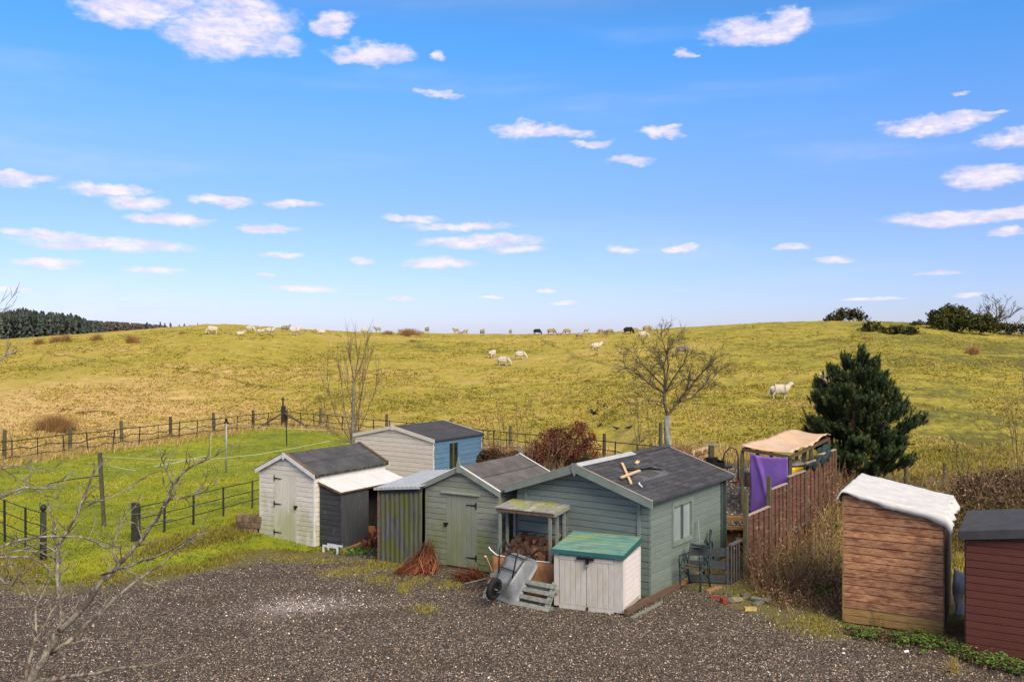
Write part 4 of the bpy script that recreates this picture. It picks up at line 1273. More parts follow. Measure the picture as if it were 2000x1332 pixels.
# --- maroon shed at the right edge
M0 = dict(x=7.32, y=14.86, t=-.52, W=1.9, D=2.0, h1=1.78, h2=2.06)
shedM, prM = lean_shed('tall_shed', 'dark maroon weatherboard shed with black felt roof cut by the right edge', M0['x'], M0['y'], M0['t'], M0['W'], M0['D'], M0['h1'], M0['h2'], .12, 'maroon_board', 'old_wood', 0)
wall_boards(shedM, (0, 0, 0), (1, 0, 0), (0, -1, 0), M0['W'], prM, .03, .122, 'maroon_board')
wall_boards(shedM, (0, M0['D'], 0), (0, -1, 0), (-1, 0, 0), M0['D'], rect_prof(M0['D'], M0['h1'] - .01), .03, .122, 'maroon_board')
o, n_ = slab(shedM, 'roof_felt', 'felt_dark', (-.08, -.10, M0['h1'] + .17), (M0['W'] + .08, -.10, M0['h2'] + .17), (M0['W'] + .08, M0['D'] + .08, M0['h2'] + .15), (-.08, M0['D'] + .08, M0['h1'] + .15), .03)
MB().hexa([Vector(p_) for p_ in [(-.09, -.125, M0['h1'] + .03), (M0['W'] + .09, -.125, M0['h2'] + .02), (M0['W'] + .09, -.101, M0['h2'] + .02), (-.09, -.101, M0['h1'] + .03), (-.09, -.125, M0['h1'] + .165), (M0['W'] + .09, -.125, M0['h2'] + .165), (M0['W'] + .09, -.101, M0['h2'] + .165), (-.09, -.101, M0['h1'] + .165)]]).build('felt_apron', 'felt_dark', shedM)
MB().hexa([Vector(p_) for p_ in [(-.105, -.12, M0['h1'] + .03), (-.081, -.12, M0['h1'] + .03), (-.081, M0['D'] + .08, M0['h1'] + .01), (-.105, M0['D'] + .08, M0['h1'] + .01), (-.105, -.12, M0['h1'] + .16), (-.081, -.12, M0['h1'] + .16), (-.081, M0['D'] + .08, M0['h1'] + .15), (-.105, M0['D'] + .08, M0['h1'] + .15)]]).build('felt_apron', 'felt_dark', shedM)
LM = Matrix.Translation((M0['x'], M0['y'], 0)) @ Matrix.Rotation(M0['t'], 4, 'Z')

# grey plastic sheet hanging between the two right sheds
def psheet(s, t_):
    p_ = at(1862 + 24 * s, lerp(1108 + 14 * s, 1205, t_), 16.6 + .25 * s)
    return p_ + Vector((.03 * math.sin(t_ * 9), .06 * math.sin(t_ * 7 + s * 3), 0))
o = cloth_grid('plastic_sheet', psheet, 10, 16, simple('grey_translucent_plastic', (.30, .32, .35), .35, .2, 5))
tag(o, 'crumpled grey plastic sheet wedged between the two right-hand sheds', 'plastic sheet')
p = g0(1880, 1240)
o = MB().beam((p.x - .05, p.y + 1.5, 0), (p.x - .05, p.y + 1.6, 1.5), .06, .06).build('stake', 'old_wood')
tag(o, 'dark timber stake standing in the gap between the two right-hand sheds', 'stake')
#@@PART3

# ------------------------------------------------------------------ storage box
B0 = dict(x=.790, y=17.30, t=-.42, W=1.34, D=1.12, h=1.06)
bx = thing('storage_box', 'large beige plastic garden storage box with teal green-stained lid and two grooved doors', 'storage box', (B0['x'], B0['y'], 0), B0['t'])
BW, BD, BH = B0['W'], B0['D'], B0['h']
MB().box(0, BW, .04, BD, .04, BH - .02).build('body', 'resin', bx)
for (a0, a1) in ((.0, .10), (BW - .17, BW)):
    MB().box(a0, a1, 0, .039, .05, BH - .03).build('front_post', 'resin', bx)
dw0, dw1 = .105, BW - .175
mid = (dw0 + dw1) / 2
for (a0, a1) in ((dw0, mid - .004), (mid + .004, dw1)):
    dd = MB().box(a0, a1, .004, .038, .0, BH - .05).build('door', 'resin', bx)
    n = 5
    w_ = (a1 - a0) / n
    for k in range(n):
        x0, x1 = a0 + k * w_ + .006, a0 + (k + 1) * w_ - .006
        MB().prism([(x0, .0), (x1, 0), (x1 - .004, -.008), (x0 + .004, -.008)], (1, 0, 0), (0, 1, 0), (0, .0038, .10), (0, 0, BH - .24)).build('door_panel', 'resin', dd)
    MB().box(a0, a1, -.009, .0035, .005, .085).build('bottom_rail', 'resin', dd)
    MB().box(a0, a1, -.009, .0035, BH - .13, BH - .055).build('top_rail', 'resin', dd)
mb = MB().prism([(mid - .17, BH - .10), (mid - .03, BH - .09), (mid + .02, BH - .085), (mid + .16, BH - .10), (mid + .16, BH - .06), (mid - .17, BH - .06)], (1, 0, 0), (0, 0, 1), (0, -.012, 0), (0, -.045, 0))
mb.box(mid + .005, mid + .06, -.06, -.012, BH - .17, BH - .10)
mb.build('hasp', 'iron', bx)
MB().box(mid + .012, mid + .055, -.065, -.035, BH - .235, BH - .172).build('padlock', 'galv', bx)
MB().box(mid + .02, mid + .045, -.03, -.01, .03, .09).build('bolt', 'iron', bx)
for k in range(9):
    z0_ = .13 + k * .098
    MB().prism([(0, z0_), (.016, z0_ + .006), (.004, z0_ + .085), (0, z0_ + .088)], (1, 0, 0), (0, 0, 1), (BW + .001, .14, 0), (0, BD - .22, 0)).build('side_slat', 'resin_sunlit', bx)
MB().box(BW + .001, BW + .018, .0, .12, .05, BH - .03).build('side_post', 'resin_sunlit', bx)
MB().box(BW + .001, BW + .014, BD - .06, BD, .05, BH - .03).build('side_post', 'resin_sunlit', bx)
lid_ = []
zf, zb_ = BH + .05, BH + .16
mb = MB().hexa([Vector(p_) for p_ in [(-.04, -.06, BH - .025), (BW + .045, -.06, BH - .025), (BW + .045, BD + .03, BH + .07), (-.04, BD + .03, BH + .07), (-.04, -.06, zf), (BW + .045, -.06, zf), (BW + .045, BD + .03, zb_), (-.04, BD + .03, zb_)]])
lid = mb.build('lid', 'teal_rim', bx)
nrib = 7
for k in range(nrib):
    a0 = k / nrib; a1 = (k + 1) / nrib
    y0_ = lerp(-.045, BD + .015, a0) + .008; y1_ = lerp(-.045, BD + .015, a1) - .008
    f = lambda y_: lerp(zf, zb_, (y_ + .06) / (BD + .09))
    MB().prism([(y0_, f(y0_) + .001), (y1_, f(y1_) + .001), (y1_ - .012, f(y1_) + .013), (y0_ + .012, f(y0_) + .013)], (0, 1, 0), (0, 0, 1), (-.025, 0, 0), (BW + .05, 0, 0)).build('lid_panel', 'teal_lid', lid)

# ------------------------------------------------------------------ log store
G0 = dict(x=-.352, y=19.033, t=-.535, W=1.392, D=.74)
ls = thing('log_store', 'open-fronted grey log store with mossy plank roof against the cabin', 'log store', (G0['x'], G0['y'], 0), G0['t'])
GW, GD = G0['W'], G0['D']
for k in range(8):
    a0 = k * GW / 8 + .004; a1 = (k + 1) * GW / 8 - .004
    P = [(a0, -.02, 1.56), (a1, -.02, 1.56), (a1, GD, 1.625), (a0, GD, 1.625)]
    j = random.uniform(0, .006)
    MB().hexa([Vector(p_) - Vector((0, 0, .0)) for p_ in P] + [Vector(p_) + Vector((0, 0, .018 + j)) for p_ in P]).build('roof_plank', 'moss_plank', ls)
MB().box(.03, GW - .03, .0, .03, 1.49, 1.559).build('front_beam', 'old_wood', ls)
MB().prism([(.03, 1.49), (GD - .02, 1.55), (GD - .02, 1.62), (.03, 1.56)], (0, 1, 0), (0, 0, 1), (GW - .035, 0, 0), (.03, 0, 0)).build('side_beam', 'grey_wood', ls)
for xx in (.10, GW - .12):
    for yy_ in (.04, .33, .64):
        MB().box(xx - .028, xx + .028, yy_ - .02, yy_ + .02, 0, 1.50 + yy_ * .08).build('side_slat' if yy_ == .33 else 'post', 'grey_wood', ls)
MB().beam((GW - .20, GD - .1, 1.02), (GW - .62, GD - .1, .55), .07, .022, up=(0, 1, 0)).build('brace', 'grey_wood', ls)
for k in range(6):
    MB().box(.06, GW - .06, GD - .06, GD - .045, .08 + k * .23, .08 + k * .23 + .20).build('back_board', 'teal_board', ls)
# firewood: split logs, each its own thing
LG = Matrix.Translation((G0['x'], G0['y'], 0)) @ Matrix.Rotation(G0['t'], 4, 'Z')
logs_proto = []


def make_log(k):
    r_ = random.Random(100 + k)
    R = r_.uniform(.055, .085); Ln = r_.uniform(.20, .30)
    kind = k % 3
    if kind == 0: prof = [(R * math.cos(a_) * r_.uniform(.93, 1.05), R * math.sin(a_) * r_.uniform(.93, 1.05)) for a_ in np.linspace(0, 2 * math.pi, 10)[:-1]]
    elif kind == 1: prof = [(R * 1.1 * math.cos(a_), R * 1.1 * math.sin(a_)) for a_ in np.linspace(0, math.pi, 7)]
    else: prof = [(0, 0)] + [(R * 1.4 * math.cos(a_), R * 1.4 * math.sin(a_)) for a_ in np.linspace(.1, 1.5, 5)]
    n = len(prof)
    vs = [(a_, -Ln / 2, b_) for a_, b_ in prof] + [(a_ * .96, Ln / 2, b_ * .96) for a_, b_ in prof]
    fs = [(i, (i + 1) % n, (i + 1) % n + n, i + n) for i in range(n)]
    mb = MB(); mb.add(vs, fs, 0)
    mb.add(vs[:n], [tuple(range(n))], 1); mb.add(vs[n:], [tuple(range(n))[::-1]], 1)
    if kind == 2: mb.mi[0] = 1; mb.mi[n - 1] = 1
    if kind == 1: mb.mi[n - 1] = 1
    me = mb.mesh('firewood_log'); me.materials.append(MT['log']); me.materials.append(MT['log_face'])
    return me


log_me = [make_log(k) for k in range(9)]
li = 0
placed = []
for layer in range(11):
    zc = .06 + layer * .085
    prof_h = lambda xx: .98 - .42 * abs((xx - .72) / .72) ** 1.6 + (.10 if xx < .4 else 0)
    for col_ in range(11):
        xx = .17 + col_ * .105 + (layer % 2) * .05 + random.uniform(-.012, .012)
        if xx > GW - .17 or zc > prof_h(xx): continue
        for row_ in range(2):
            if row_ == 0 and zc > prof_h(xx) - .18: continue
            if row_ == 1 and zc < prof_h(xx) - .42: continue
            yy_ = (.17 if row_ == 0 else .45) + random.uniform(-.03, .03)
            o = bpy.data.objects.new('firewood_log', log_me[li % 9]); li += 1
            COL.objects.link(o)
            o.matrix_world = LG @ Matrix.Translation((xx, yy_, zc + random.uniform(-.01, .01))) @ Matrix.Rotation(random.uniform(-.45, .45), 4, 'Z') @ Matrix.Rotation(random.uniform(0, 6.28), 4, 'Y') @ Matrix.Rotation(random.uniform(-.2, .2), 4, 'X')
            tag(o, 'split firewood log stacked in the heap inside the open log store', 'log', 'split logs heaped in the log store')

# ------------------------------------------------------------------ curved orange board with white rim
pL, pR = Vector((-.40, 18.55, 0)), Vector((.84, 17.80, 0))


def board_fn(s, t_):
    p_ = pL.lerp(pR, s)
    out_ = Vector((-.52, -.85, 0))
    bow = .10 * math.sin(math.pi * s)
    h = .70 + .0 * s
    return p_ + out_ * (bow - .16 * t_ + .16) + Vector((0, 0, .06 + t_ * (h - .06)))


brd = cloth_grid('curved_board', board_fn, 16, 4, 'ply', th=.014)
tag(brd, 'bowed orange-brown plywood board standing in front of the log store', 'board')
rim = [board_fn(s, 1.0) + Vector((0, 0, .02)) for s in np.linspace(.0, .92, 12)]
rim = [rim[0] + Vector((-.07, .05, .13)), rim[0] + Vector((-.03, .03, .075))] + rim[1:]
o = MB().tube(rim, .012, 6).build('white_conduit', 'white_edge', None, True)
tag(o, 'thin white curved plastic strip along the top of the bowed orange board', 'plastic strip')

# ------------------------------------------------------------------ pallet leaning low in front
qa, qb = Vector((-.58, 17.93, 0)), Vector((.665, 16.98, 0))
ud = (qb - qa).normalized(); od = Vector((ud.y, -ud.x, 0)); bk = -od
plt = thing('pallet', 'grey-green slatted pallet leaning low between wheelbarrow and storage box', 'pallet', tuple(qa), 0)
LP_ = (qb - qa).length
lean_v = (Vector((0, 0, .40)) + bk * .26).normalized()
nv = ud.cross(lean_v).normalized()
if nv.dot(od) < 0: nv = -nv
for k in range(4):
    z_ = .05 + k * .145
    a_ = lean_v * z_
    MB().beam(a_, a_ + ud * LP_, .022, .085, up=lean_v).build('slat', 'grey_wood', plt)
for s_ in (.06, .5, .94):
    a_ = ud * (LP_ * s_) - nv * .055
    MB().beam(a_ + lean_v * .0, a_ + lean_v * (.58 if s_ > .1 else .62), .075, .085, up=nv).build('block_rail', 'grey_wood', plt)
for k in range(2):
    a_ = lean_v * (.1 + k * .34) - nv * .11
    MB().beam(a_, a_ + ud * LP_, .02, .085, up=lean_v).build('slat', 'grey_wood', plt)
o = MB().beam(at(948, 1086, 18.0), g0(963, 1122, .30), .035, .03).build('stick', 'pale_wood')
tag(o, 'pale new stick leaning on the left end of the grey-green pallet', 'stick')
o = MB().beam(g0(946, 1158, .02), g0(956, 1146, .05), .05, .05).build('wood_block', 'pale_wood')
tag(o, 'small orange-pale wood block on the gravel left of the wheelbarrow wheel', 'wood block')

# ------------------------------------------------------------------ wheelbarrow, upended
X = Vector((-.46, -.46, -.76)).normalized()
Zu = Vector((.36, .74, -.55)); Zu = (Zu - X * Zu.dot(X)).normalized()
Yv = Zu.cross(X).normalized()
wb = thing('wheelbarrow', 'galvanised wheelbarrow tipped up on its nose with black wheel and handles facing out', 'wheelbarrow', (0, 0, 0), 0)
R3 = Matrix((X, Yv, Zu)).transposed().to_4x4()
wb.matrix_world = Matrix.Translation(Vector((-.337, 17.25, .365)) - X * .55 + Zu * .185) @ R3
# tray: rounded loft, local +x forward (down), underside at z = 0, rim at z = .30
def rring(x0, x1, hw0, hw1, z_, r, n=5):
    """rounded trapezoid ring: hw0 half width at x0, hw1 at x1"""
    pts = []
    cs = [(x1 - r, hw1 - r, 0), (x0 + r, hw0 - r, math.pi / 2), (x0 + r, -hw0 + r, math.pi), (x1 - r, -hw1 + r, 1.5 * math.pi)]
    for (cx, cy, a0) in cs:
        for k in range(n):
            a_ = a0 + math.pi / 2 * k / (n - 1)
            pts.append((cx + r * math.cos(a_), cy + r * math.sin(a_), z_))
    return pts
rings = [rring(-.20, .30, .185, .15, .0, .05), rring(-.235, .335, .215, .175, .02, .08), rring(-.34, .50, .30, .26, .20, .12), rring(-.39, .56, .335, .30, .30, .13), rring(-.41, .58, .355, .32, .30, .14)]
n_ = len(rings[0])
mb = MB()
allv = [p_ for r_ in rings for p_ in r_]
fs = [tuple(range(n_))]
for k in range(len(rings) - 1):
    for i in range(n_):
        fs.append((k * n_ + i, k * n_ + (i + 1) % n_, (k + 1) * n_ + (i + 1) % n_, (k + 1) * n_ + i))
mb.add(allv, fs)
tray = mb.build('tray', 'galv', wb, True)
md = tray.modifiers.new('thickness', 'SOLIDIFY'); md.thickness = -.004
for s in (-1, 1):
    y_ = s
    MB().tube([(.60, y_ * .05, -.16), (.56, y_ * .10, -.12), (.30, y_ * .14, -.045), (-.02, y_ * .17, -.022), (-.22, y_ * .20, -.03), (-.40, y_ * .235, .04), (-.62, y_ * .27, .16), (-.78, y_ * .285, .20)], .017, 8).build('frame_tube', 'black_tube', wb, True)
    MB().tube([(.18, y_ * .155, -.045), (.02, y_ * .18, -.20), (-.12, y_ * .195, -.34), (-.24, y_ * .20, -.365), (-.36, y_ * .205, -.30), (-.33, y_ * .22, -.10), (-.40, y_ * .235, .03)], .014, 8).build('leg', 'black_tube', wb, True)
    MB().tube([(-.68, y_ * .275, .185), (-.80, y_ * .287, .205)], .023, 8).build('handle_grip', 'rubber', wb, True)
MB().beam((.06, -.18, -.045), (.06, .18, -.045), .012, .035).build('cross_strap', 'black_tube', wb)
MB().beam((-.235, -.21, -.03), (-.235, .21, -.03), .012, .04).build('cross_strap', 'black_tube', wb)
wh = MB()
prof = [(.205, -.038), (.212, 0), (.205, .038), (.14, .045), (.125, .03), (.125, -.03), (.14, -.045)]
nseg = 22
vs = []
for i in range(nseg):
    a_ = 2 * math.pi * i / nseg
    for (r_, w_) in prof:
        vs.append((.55 + r_ * math.cos(a_), w_, -.185 + r_ * math.sin(a_)))
m_ = len(prof)
fs = []
for i in range(nseg):
    for k in range(m_):
        fs.append((i * m_ + k, i * m_ + (k + 1) % m_, ((i + 1) % nseg) * m_ + (k + 1) % m_, ((i + 1) % nseg) * m_ + k))
wh.add(vs, fs)
wheel = wh.build('wheel', 'rubber', wb, True)
MB().tube([(.55, -.02, -.185), (.55, .02, -.185)], .13, 18).build('rim', 'iron', wheel)
MB().tube([(.55, -.075, -.185), (.55, .075, -.185)], .014, 8).build('axle', 'galv', wheel)

# ------------------------------------------------------------------ brush heaps of cut russet branches
def stems_np(name, base, n, length, spread, rad, m, lean=(0, 0), parent=None, seg=3, droop=.3, base_r=.1, tint_lo=0, tint_hi=1, seed=1, zf=None, updir=1.0, leaf=0, leaf_size=.03):
    """mass of thin curved stems as triangular-section strips; base: callable(rg)->(x,y,z)"""
    rg = np.random.default_rng(seed)
    B_ = np.array([base(rg) for _ in range(n)])
    L_ = rg.uniform(length[0], length[1], n)
    az_ = rg.uniform(0, 2 * np.pi, n)
    til = np.abs(rg.normal(0, spread, n))
    D = np.stack([np.cos(az_) * np.sin(til) + lean[0], np.sin(az_) * np.sin(til) + lean[1], np.cos(til) * updir], -1)
    D /= np.linalg.norm(D, axis=1, keepdims=True)
    side = np.cross(D, [0, 0, 1.]); side /= np.linalg.norm(side, axis=1, keepdims=True) + 1e-6
    V = []; T_ = []; tt = []
    tint = rg.uniform(tint_lo, tint_hi, n)
    pts = []
    pos = B_.copy(); d = D.copy()
    for k in range(seg + 1):
        pts.append(pos.copy())
        d = d + rg.normal(0, .16, d.shape); d[:, 2] -= droop / seg
        d /= np.linalg.norm(d, axis=1, keepdims=True)
        pos = pos + d * (L_ / seg)[:, None]
    ringv = []
    nrm = np.cross(side, D)
    for k in range(seg + 1):
        r = rad * (1 - .8 * k / seg)
        for a_ in (0, 2.09, 4.19):
            ringv.append(pts[k] + side * (r * np.cos(a_)) + nrm * (r * np.sin(a_)))
    V = np.stack(ringv, 1)      # n, 3*(seg+1), 3
    m_ = 3 * (seg + 1)
    idx_ = np.arange(n)[:, None] * m_
    for k in range(seg):
        for q in range(3):
            a_ = 3 * k + q; b_ = 3 * k + (q + 1) % 3
            T_.append(idx_ + np.array([[a_, b_, b_ + 3]])); T_.append(idx_ + np.array([[a_, b_ + 3, a_ + 3]]))
    V = V.reshape(-1, 3); T_ = np.concatenate(T_, 0)
    tv = np.repeat(tint, m_)
    if leaf:
        lp = []
        for q in range(leaf):
            f = rg.uniform(.25, 1, n) * seg
            i0 = np.minimum(f.astype(int), seg - 1)
            P_ = np.array([pts[i0[i]][i] + (pts[i0[i] + 1][i] - pts[i0[i]][i]) * (f[i] - i0[i]) for i in range(n)])
            lp.append(P_)
        P_ = np.concatenate(lp, 0)
        v2, t2, tn2 = leaf_quads(P_ + rg.normal(0, .03, P_.shape), leaf_size, rg, tint_lo, tint_hi)
        T_ = np.concatenate([T_, t2 + len(V)], 0); V = np.concatenate([V, v2], 0); tv = np.concatenate([tv, tn2])
    return np_mesh(name, V, T_, m, tv, parent)


def leaf_quads(P_, size, rg, lo=0, hi=1, tint=None, elong=1.6):
    """two-triangle leaves at points P_, random facing"""
    n = len(P_)
    a = rg.normal(0, 1, (n, 3)); a /= np.linalg.norm(a, axis=1, keepdims=True)
    b = np.cross(a, rg.normal(0, 1, (n, 3))); b /= np.linalg.norm(b, axis=1, keepdims=True) + 1e-6
    s = size * rg.uniform(.6, 1.4, (n, 1))
    c0 = P_ - a * s * elong * .5; c1 = P_ + b * s * .4; c2 = P_ + a * s * elong * .5; c3 = P_ - b * s * .4
    V = np.stack([c0, c1, c2, c3], 1).reshape(-1, 3)
    k = np.arange(n)[:, None] * 4
    T_ = np.concatenate([k + [[0, 1, 2]], k + [[0, 2, 3]]], 0)
    t = rg.uniform(lo, hi, n) if tint is None else tint
    return V, T_, np.repeat(t, 4)


pb = g0(822, 1108)
def heap_base(cx, cy, rx, ry, hz):
    def f(rg):
        a_ = rg.uniform(0, 6.28); r_ = rg.uniform(0, 1) ** .5
        return (cx + rx * r_ * math.cos(a_), cy + ry * r_ * math.sin(a_), max(0.01, hz * (1 - r_) * rg.uniform(0, 1)))
    return f
rg0 = np.random.default_rng(5)
# heap leaning on the corner of the sage shed: stems fanned out from a top point
def fan(name, top, left, right, n, m, seed, w=.008):
    rg = np.random.default_rng(seed)
    V = []; T_ = []; tv = []
    for i in range(n):
        f = rg.beta(1.1, 1.1)
        b = Vector(left).lerp(Vector(right), f) + Vector((rg.normal(0, .03), rg.normal(-.04, .13), abs(rg.normal(0, .03))))
        t_ = Vector(top) + Vector((rg.normal(0, .07), rg.normal(0, .05), rg.normal(-.10, .12)))
        md_ = b.lerp(t_, .5) + Vector((rg.normal(0, .09), rg.normal(-.06, .07), rg.normal(-.07, .06)))
        k0 = len(V)
        for p_, r_ in ((b, w), (md_, w), (t_, w * .5)):
            for a_ in (0, 2.1, 4.2):
                V.append(p_ + Vector((r_ * math.cos(a_), r_ * math.sin(a_), 0)))
        for s_ in (0, 3):
            for q in range(3):
                a_, b_ = k0 + s_ + q, k0 + s_ + (q + 1) % 3
                T_ += [(a_, b_, b_ + 3), (a_, b_ + 3, a_ + 3)]
        tv += [rg.uniform(0, 1)] * 9
    return np_mesh(name, np.array(V), np.array(T_), m, np.array(tv))
o = fan('brush_heap', (-1.83, 20.42, .40), g0(768, 1120), g0(852, 1118), 420, 'leaf_litter', 3)
tag(o, 'heap of rust-brown cut branches leaning on the corner of the sage shed', 'brush heap', kind='stuff')
o = stems_np('brush_heap', heap_base(g0(925, 1136).x, g0(925, 1136).y + .1, .34, .16, .18), 320, (.18, .42), .95, .008, 'leaf_litter', lean=(-.5, -.2), seed=4, droop=.9)
tag(o, 'low heap of rust-brown twigs on the ground left of the wheelbarrow', 'brush heap', kind='stuff')
pl_ = LA @ Vector((A['W'] + .42, 1.3, 0))
o = stems_np('leaf_litter', heap_base(pl_.x + .15, pl_.y - .1, .45, .9, .22), 500, (.05, .2), 1.2, .010, 'leaf_litter', seed=14, droop=.5, leaf=2, leaf_size=.05)
tag(o, 'rust-brown leaf litter and twigs inside the dark lean-to', 'leaf litter', kind='stuff')
for (lab, a_, b_, w_, h_) in (('weathered timber lying along the foot of the dark lean-to', g0(668, 1078, .06), g0(738, 1050, .06), .10, .10),):
    o = MB().beam(a_, b_, w_, h_).build('timber_log', 'sleeper'); tag(o, lab, 'timber')
o = MB().beam(g0(908, 1139, .05), g0(955, 1128, .22), .03, .02).build('loose_slat', 'grey_wood'); tag(o, 'thin grey slat lying on the low twig heap left of the wheelbarrow', 'slat')
# timbers beside the storage box
for (lab, a_, b_, w_, h_, m_) in (('pale-topped brown timber lying between the storage box and the cabin corner', g0(1222, 1196, .10), g0(1272, 1168, .10), .07, .10, 'old_wood'),
                                  ('worn brown timber beam lying along the cabin plinth past the corner', g0(1268, 1172, .07), g0(1325, 1143, .07), .10, .08, 'old_wood'),
                                  ('long grey-green edged timber lying on the gravel at the outer side of the brown beams', g0(1232, 1208, .03), g0(1290, 1178, .03), .05, .05, 'grey_wood'),
                                  ('short timber offcut lying on gravel beside the bench leg', g0(1381, 1155, .03), g0(1408, 1146, .03), .06, .05, 'sleeper')):
    o = MB().beam(a_, b_, w_, h_).build('timber_beam', m_); tag(o, lab, 'timber')

# ------------------------------------------------------------------ cast-iron bench, broom, pallet gate
def cabin_side(t_, out_):
    """point beside the cabin's side wall: t_ metres back from the near corner, out_ metres off the wall"""
    return LF @ Vector((FW + out_, t_, 0))
bn = thing('garden_bench', 'dark teal cast-iron bench with curved ends standing beside the cabin wall', 'bench', cabin_side(.95, .22), F0['t'])
# local: x = outwards from the wall, y = back along the wall; bench faces -y
def bench_end(x_):
    r = .016
    mb = MB().tube([(x_, .0, .0), (x_, .01, .2), (x_, -.01, .38), (x_, .0, .44)], [.024, .018, .018, .02], 6)
    mb.tube([(x_, .0, .42), (x_, .22, .41), (x_, .40, .40)], [.022, .02, .022], 6)
    mb.tube([(x_, .50, .0), (x_, .43, .16), (x_, .39, .34), (x_, .40, .44), (x_, .46, .62), (x_, .53, .80), (x_, .56, .84)], [.024, .02, .022, .024, .022, .018, .012], 6)
    mb.tube([(x_, -.02, .44), (x_, -.04, .60), (x_, .0, .67), (x_, .12, .68), (x_, .30, .65), (x_, .46, .66)], [.014, .018, .024, .024, .02, .016], 6)
    mb.tube([(x_, .04, .46), (x_, .12, .60), (x_, .22, .50), (x_, .30, .62), (x_, .38, .47)], .012, 5)
    mb.tube([(x_, .02, .2), (x_, .12, .33), (x_, .26, .30), (x_, .41, .2)], .012, 5)
    return mb
for x_ in (0, .44):
    bench_end(x_).build('bench_end', 'teal_iron', bn, True)
for (y_, z_) in ((.05, .435), (.30, .425)):
    MB().box(.02, .42, y_ - .03, y_ + .03, z_, z_ + .02).build('seat_slat', 'old_wood', bn)
MB().beam((.02, .545, .80), (.42, .545, .80), .07, .02, up=(0, -.3, 1)).build('back_slat', 'teal_iron', bn)
b2 = thing('garden_bench', 'second dark teal cast-iron bench end leaning behind the slatted gate by the cabin', 'bench', cabin_side(2.25, .18), F0['t'] + .1)
mb = MB().tube([(0, 0, 0), (0, .06, .35), (0, .02, .62), (0, .14, .74), (0, .28, .62), (0, .34, .3)], .022, 6)
mb.tube([(0, .34, .3), (0, .42, .62), (0, .52, .88)], [.022, .024, .030], 6)
mb.build('bench_end', 'teal_iron', b2, True)
MB().tube([(.12, .0, 0), (.12, .05, .35), (.12, .06, .66), (.12, .2, .70), (.12, .3, .3)], .018, 6).build('bench_end', 'teal_iron', b2, True)
MB().box(.0, .12, .05, .12, .45, .47).build('seat_slat', 'old_wood', b2)
hp = thing('broom', 'broom with pale thin handle leaning on the cabin wall behind the bench', 'broom', cabin_side(1.75, .35), F0['t'])
MB().tube([(0, 0, .12), (-.27, .42, 1.18)], .013, 6).build('handle', 'grey_wood', hp)
MB().box(-.12, .12, -.025, .025, .0, .09).box(-.13, .13, -.03, .03, .09, .125).build('broom_head', 'old_wood', hp)

pg0, pg1 = g0(1347, 1139), g0(1424, 1142)
gd = (pg1 - pg0); gl = gd.length; gd = gd.normalized(); gb = Vector((-gd.y, gd.x, 0))
gt = thing('pallet_gate', 'low dark slate-painted pallet gate with a worn upright end beside the bench', 'gate', tuple(pg0), 0)
for k, (z0_, z1_) in enumerate(((.04, .19), (.32, .48), (.58, .75))):
    p0 = Vector((0, 0, (z0_ + z1_) / 2)); p1 = p0 + gd * gl
    MB().beam(p0, p1, .022, z1_ - z0_).build('gate_board', 'slate_wood', gt)
e0 = gd * gl
ed = (g0(1446, 1128) - pg1); ed.z = 0; ed = ed.normalized()
for k in range(4):
    a_ = e0 + ed * (.04 + k * .155) + gd * .03
    MB().beam(a_, a_ + Vector((0, 0, .80)), .11, .022, up=gd).build('upright_board', 'slate_upright', gt)
MB().beam(e0 + gd * .03 + Vector((0, 0, .815)), e0 + gd * .03 + ed * .60 + Vector((0, 0, .815)), .10, .025).build('cap_board', 'slate_upright', gt)
MB().beam(e0 + gd * -.035 + Vector((0, 0, .0)), e0 + gd * -.035 + Vector((0, 0, .78)), .05, .05).build('gate_post', 'slate_wood', gt)

# ------------------------------------------------------------------ rubble
def rock(name, lab, u, v, sx, sy, sz, m, rz, seed, cat='stone', brick=False):
    p_ = g0(u, v)
    rg = random.Random(seed)
    if brick:
        mb = MB().hexa([(x_, y_, z_) for z_ in (0, sz) for (x_, y_) in ((-sx, -sy), (sx, -sy), (sx, sy), (-sx, sy))])
        for hx in (-.5, 0, .5):
            for hy in (-.35, .35):
                if name == 'perforated_brick': mb.tube([(hx * sx, hy * sy, sz + .001), (hx * sx, hy * sy, sz + .003)], sx * .13, 6, mi=0)
        o = mb.build(name, m)
    else:
        import bmesh
        bm = bmesh.new(); bmesh.ops.create_icosphere(bm, subdivisions=2, radius=1)
        for q in bm.verts:
            n_ = 1 + .18 * math.sin(q.co.x * 4 + seed) + .14 * math.sin(q.co.y * 5 + seed * 2) + .1 * rg.uniform(-1, 1)
            q.co = Vector((q.co.x * sx * n_, q.co.y * sy * n_, (q.co.z * .9 + .5) * sz * n_))
        me = bpy.data.meshes.new(name); bm.to_mesh(me); bm.free()
        o = meshobj(name, me, m)
    o.location = p_ + Vector((0, 0, .0)); o.rotation_euler = (rg.uniform(-.12, .12), rg.uniform(-.12, .12), rz)
    return tag(o, lab, cat)
rock('red_brick', 'red brick at the left end of the rubble, lying flat', 1399, 1170, .11, .05, .065, 'brick_red', -.25, 1, 'brick', True)
rock('red_brick', 'red brick standing on end in front of the left rubble', 1413, 1178, .055, .05, .10, 'brick_red', .4, 2, 'brick', True)
rock('perforated_brick', 'yellow brick with holes lying in front of the rubble', 1465, 1192, .11, .055, .065, 'brick_yellow', .05, 3, 'brick', True)
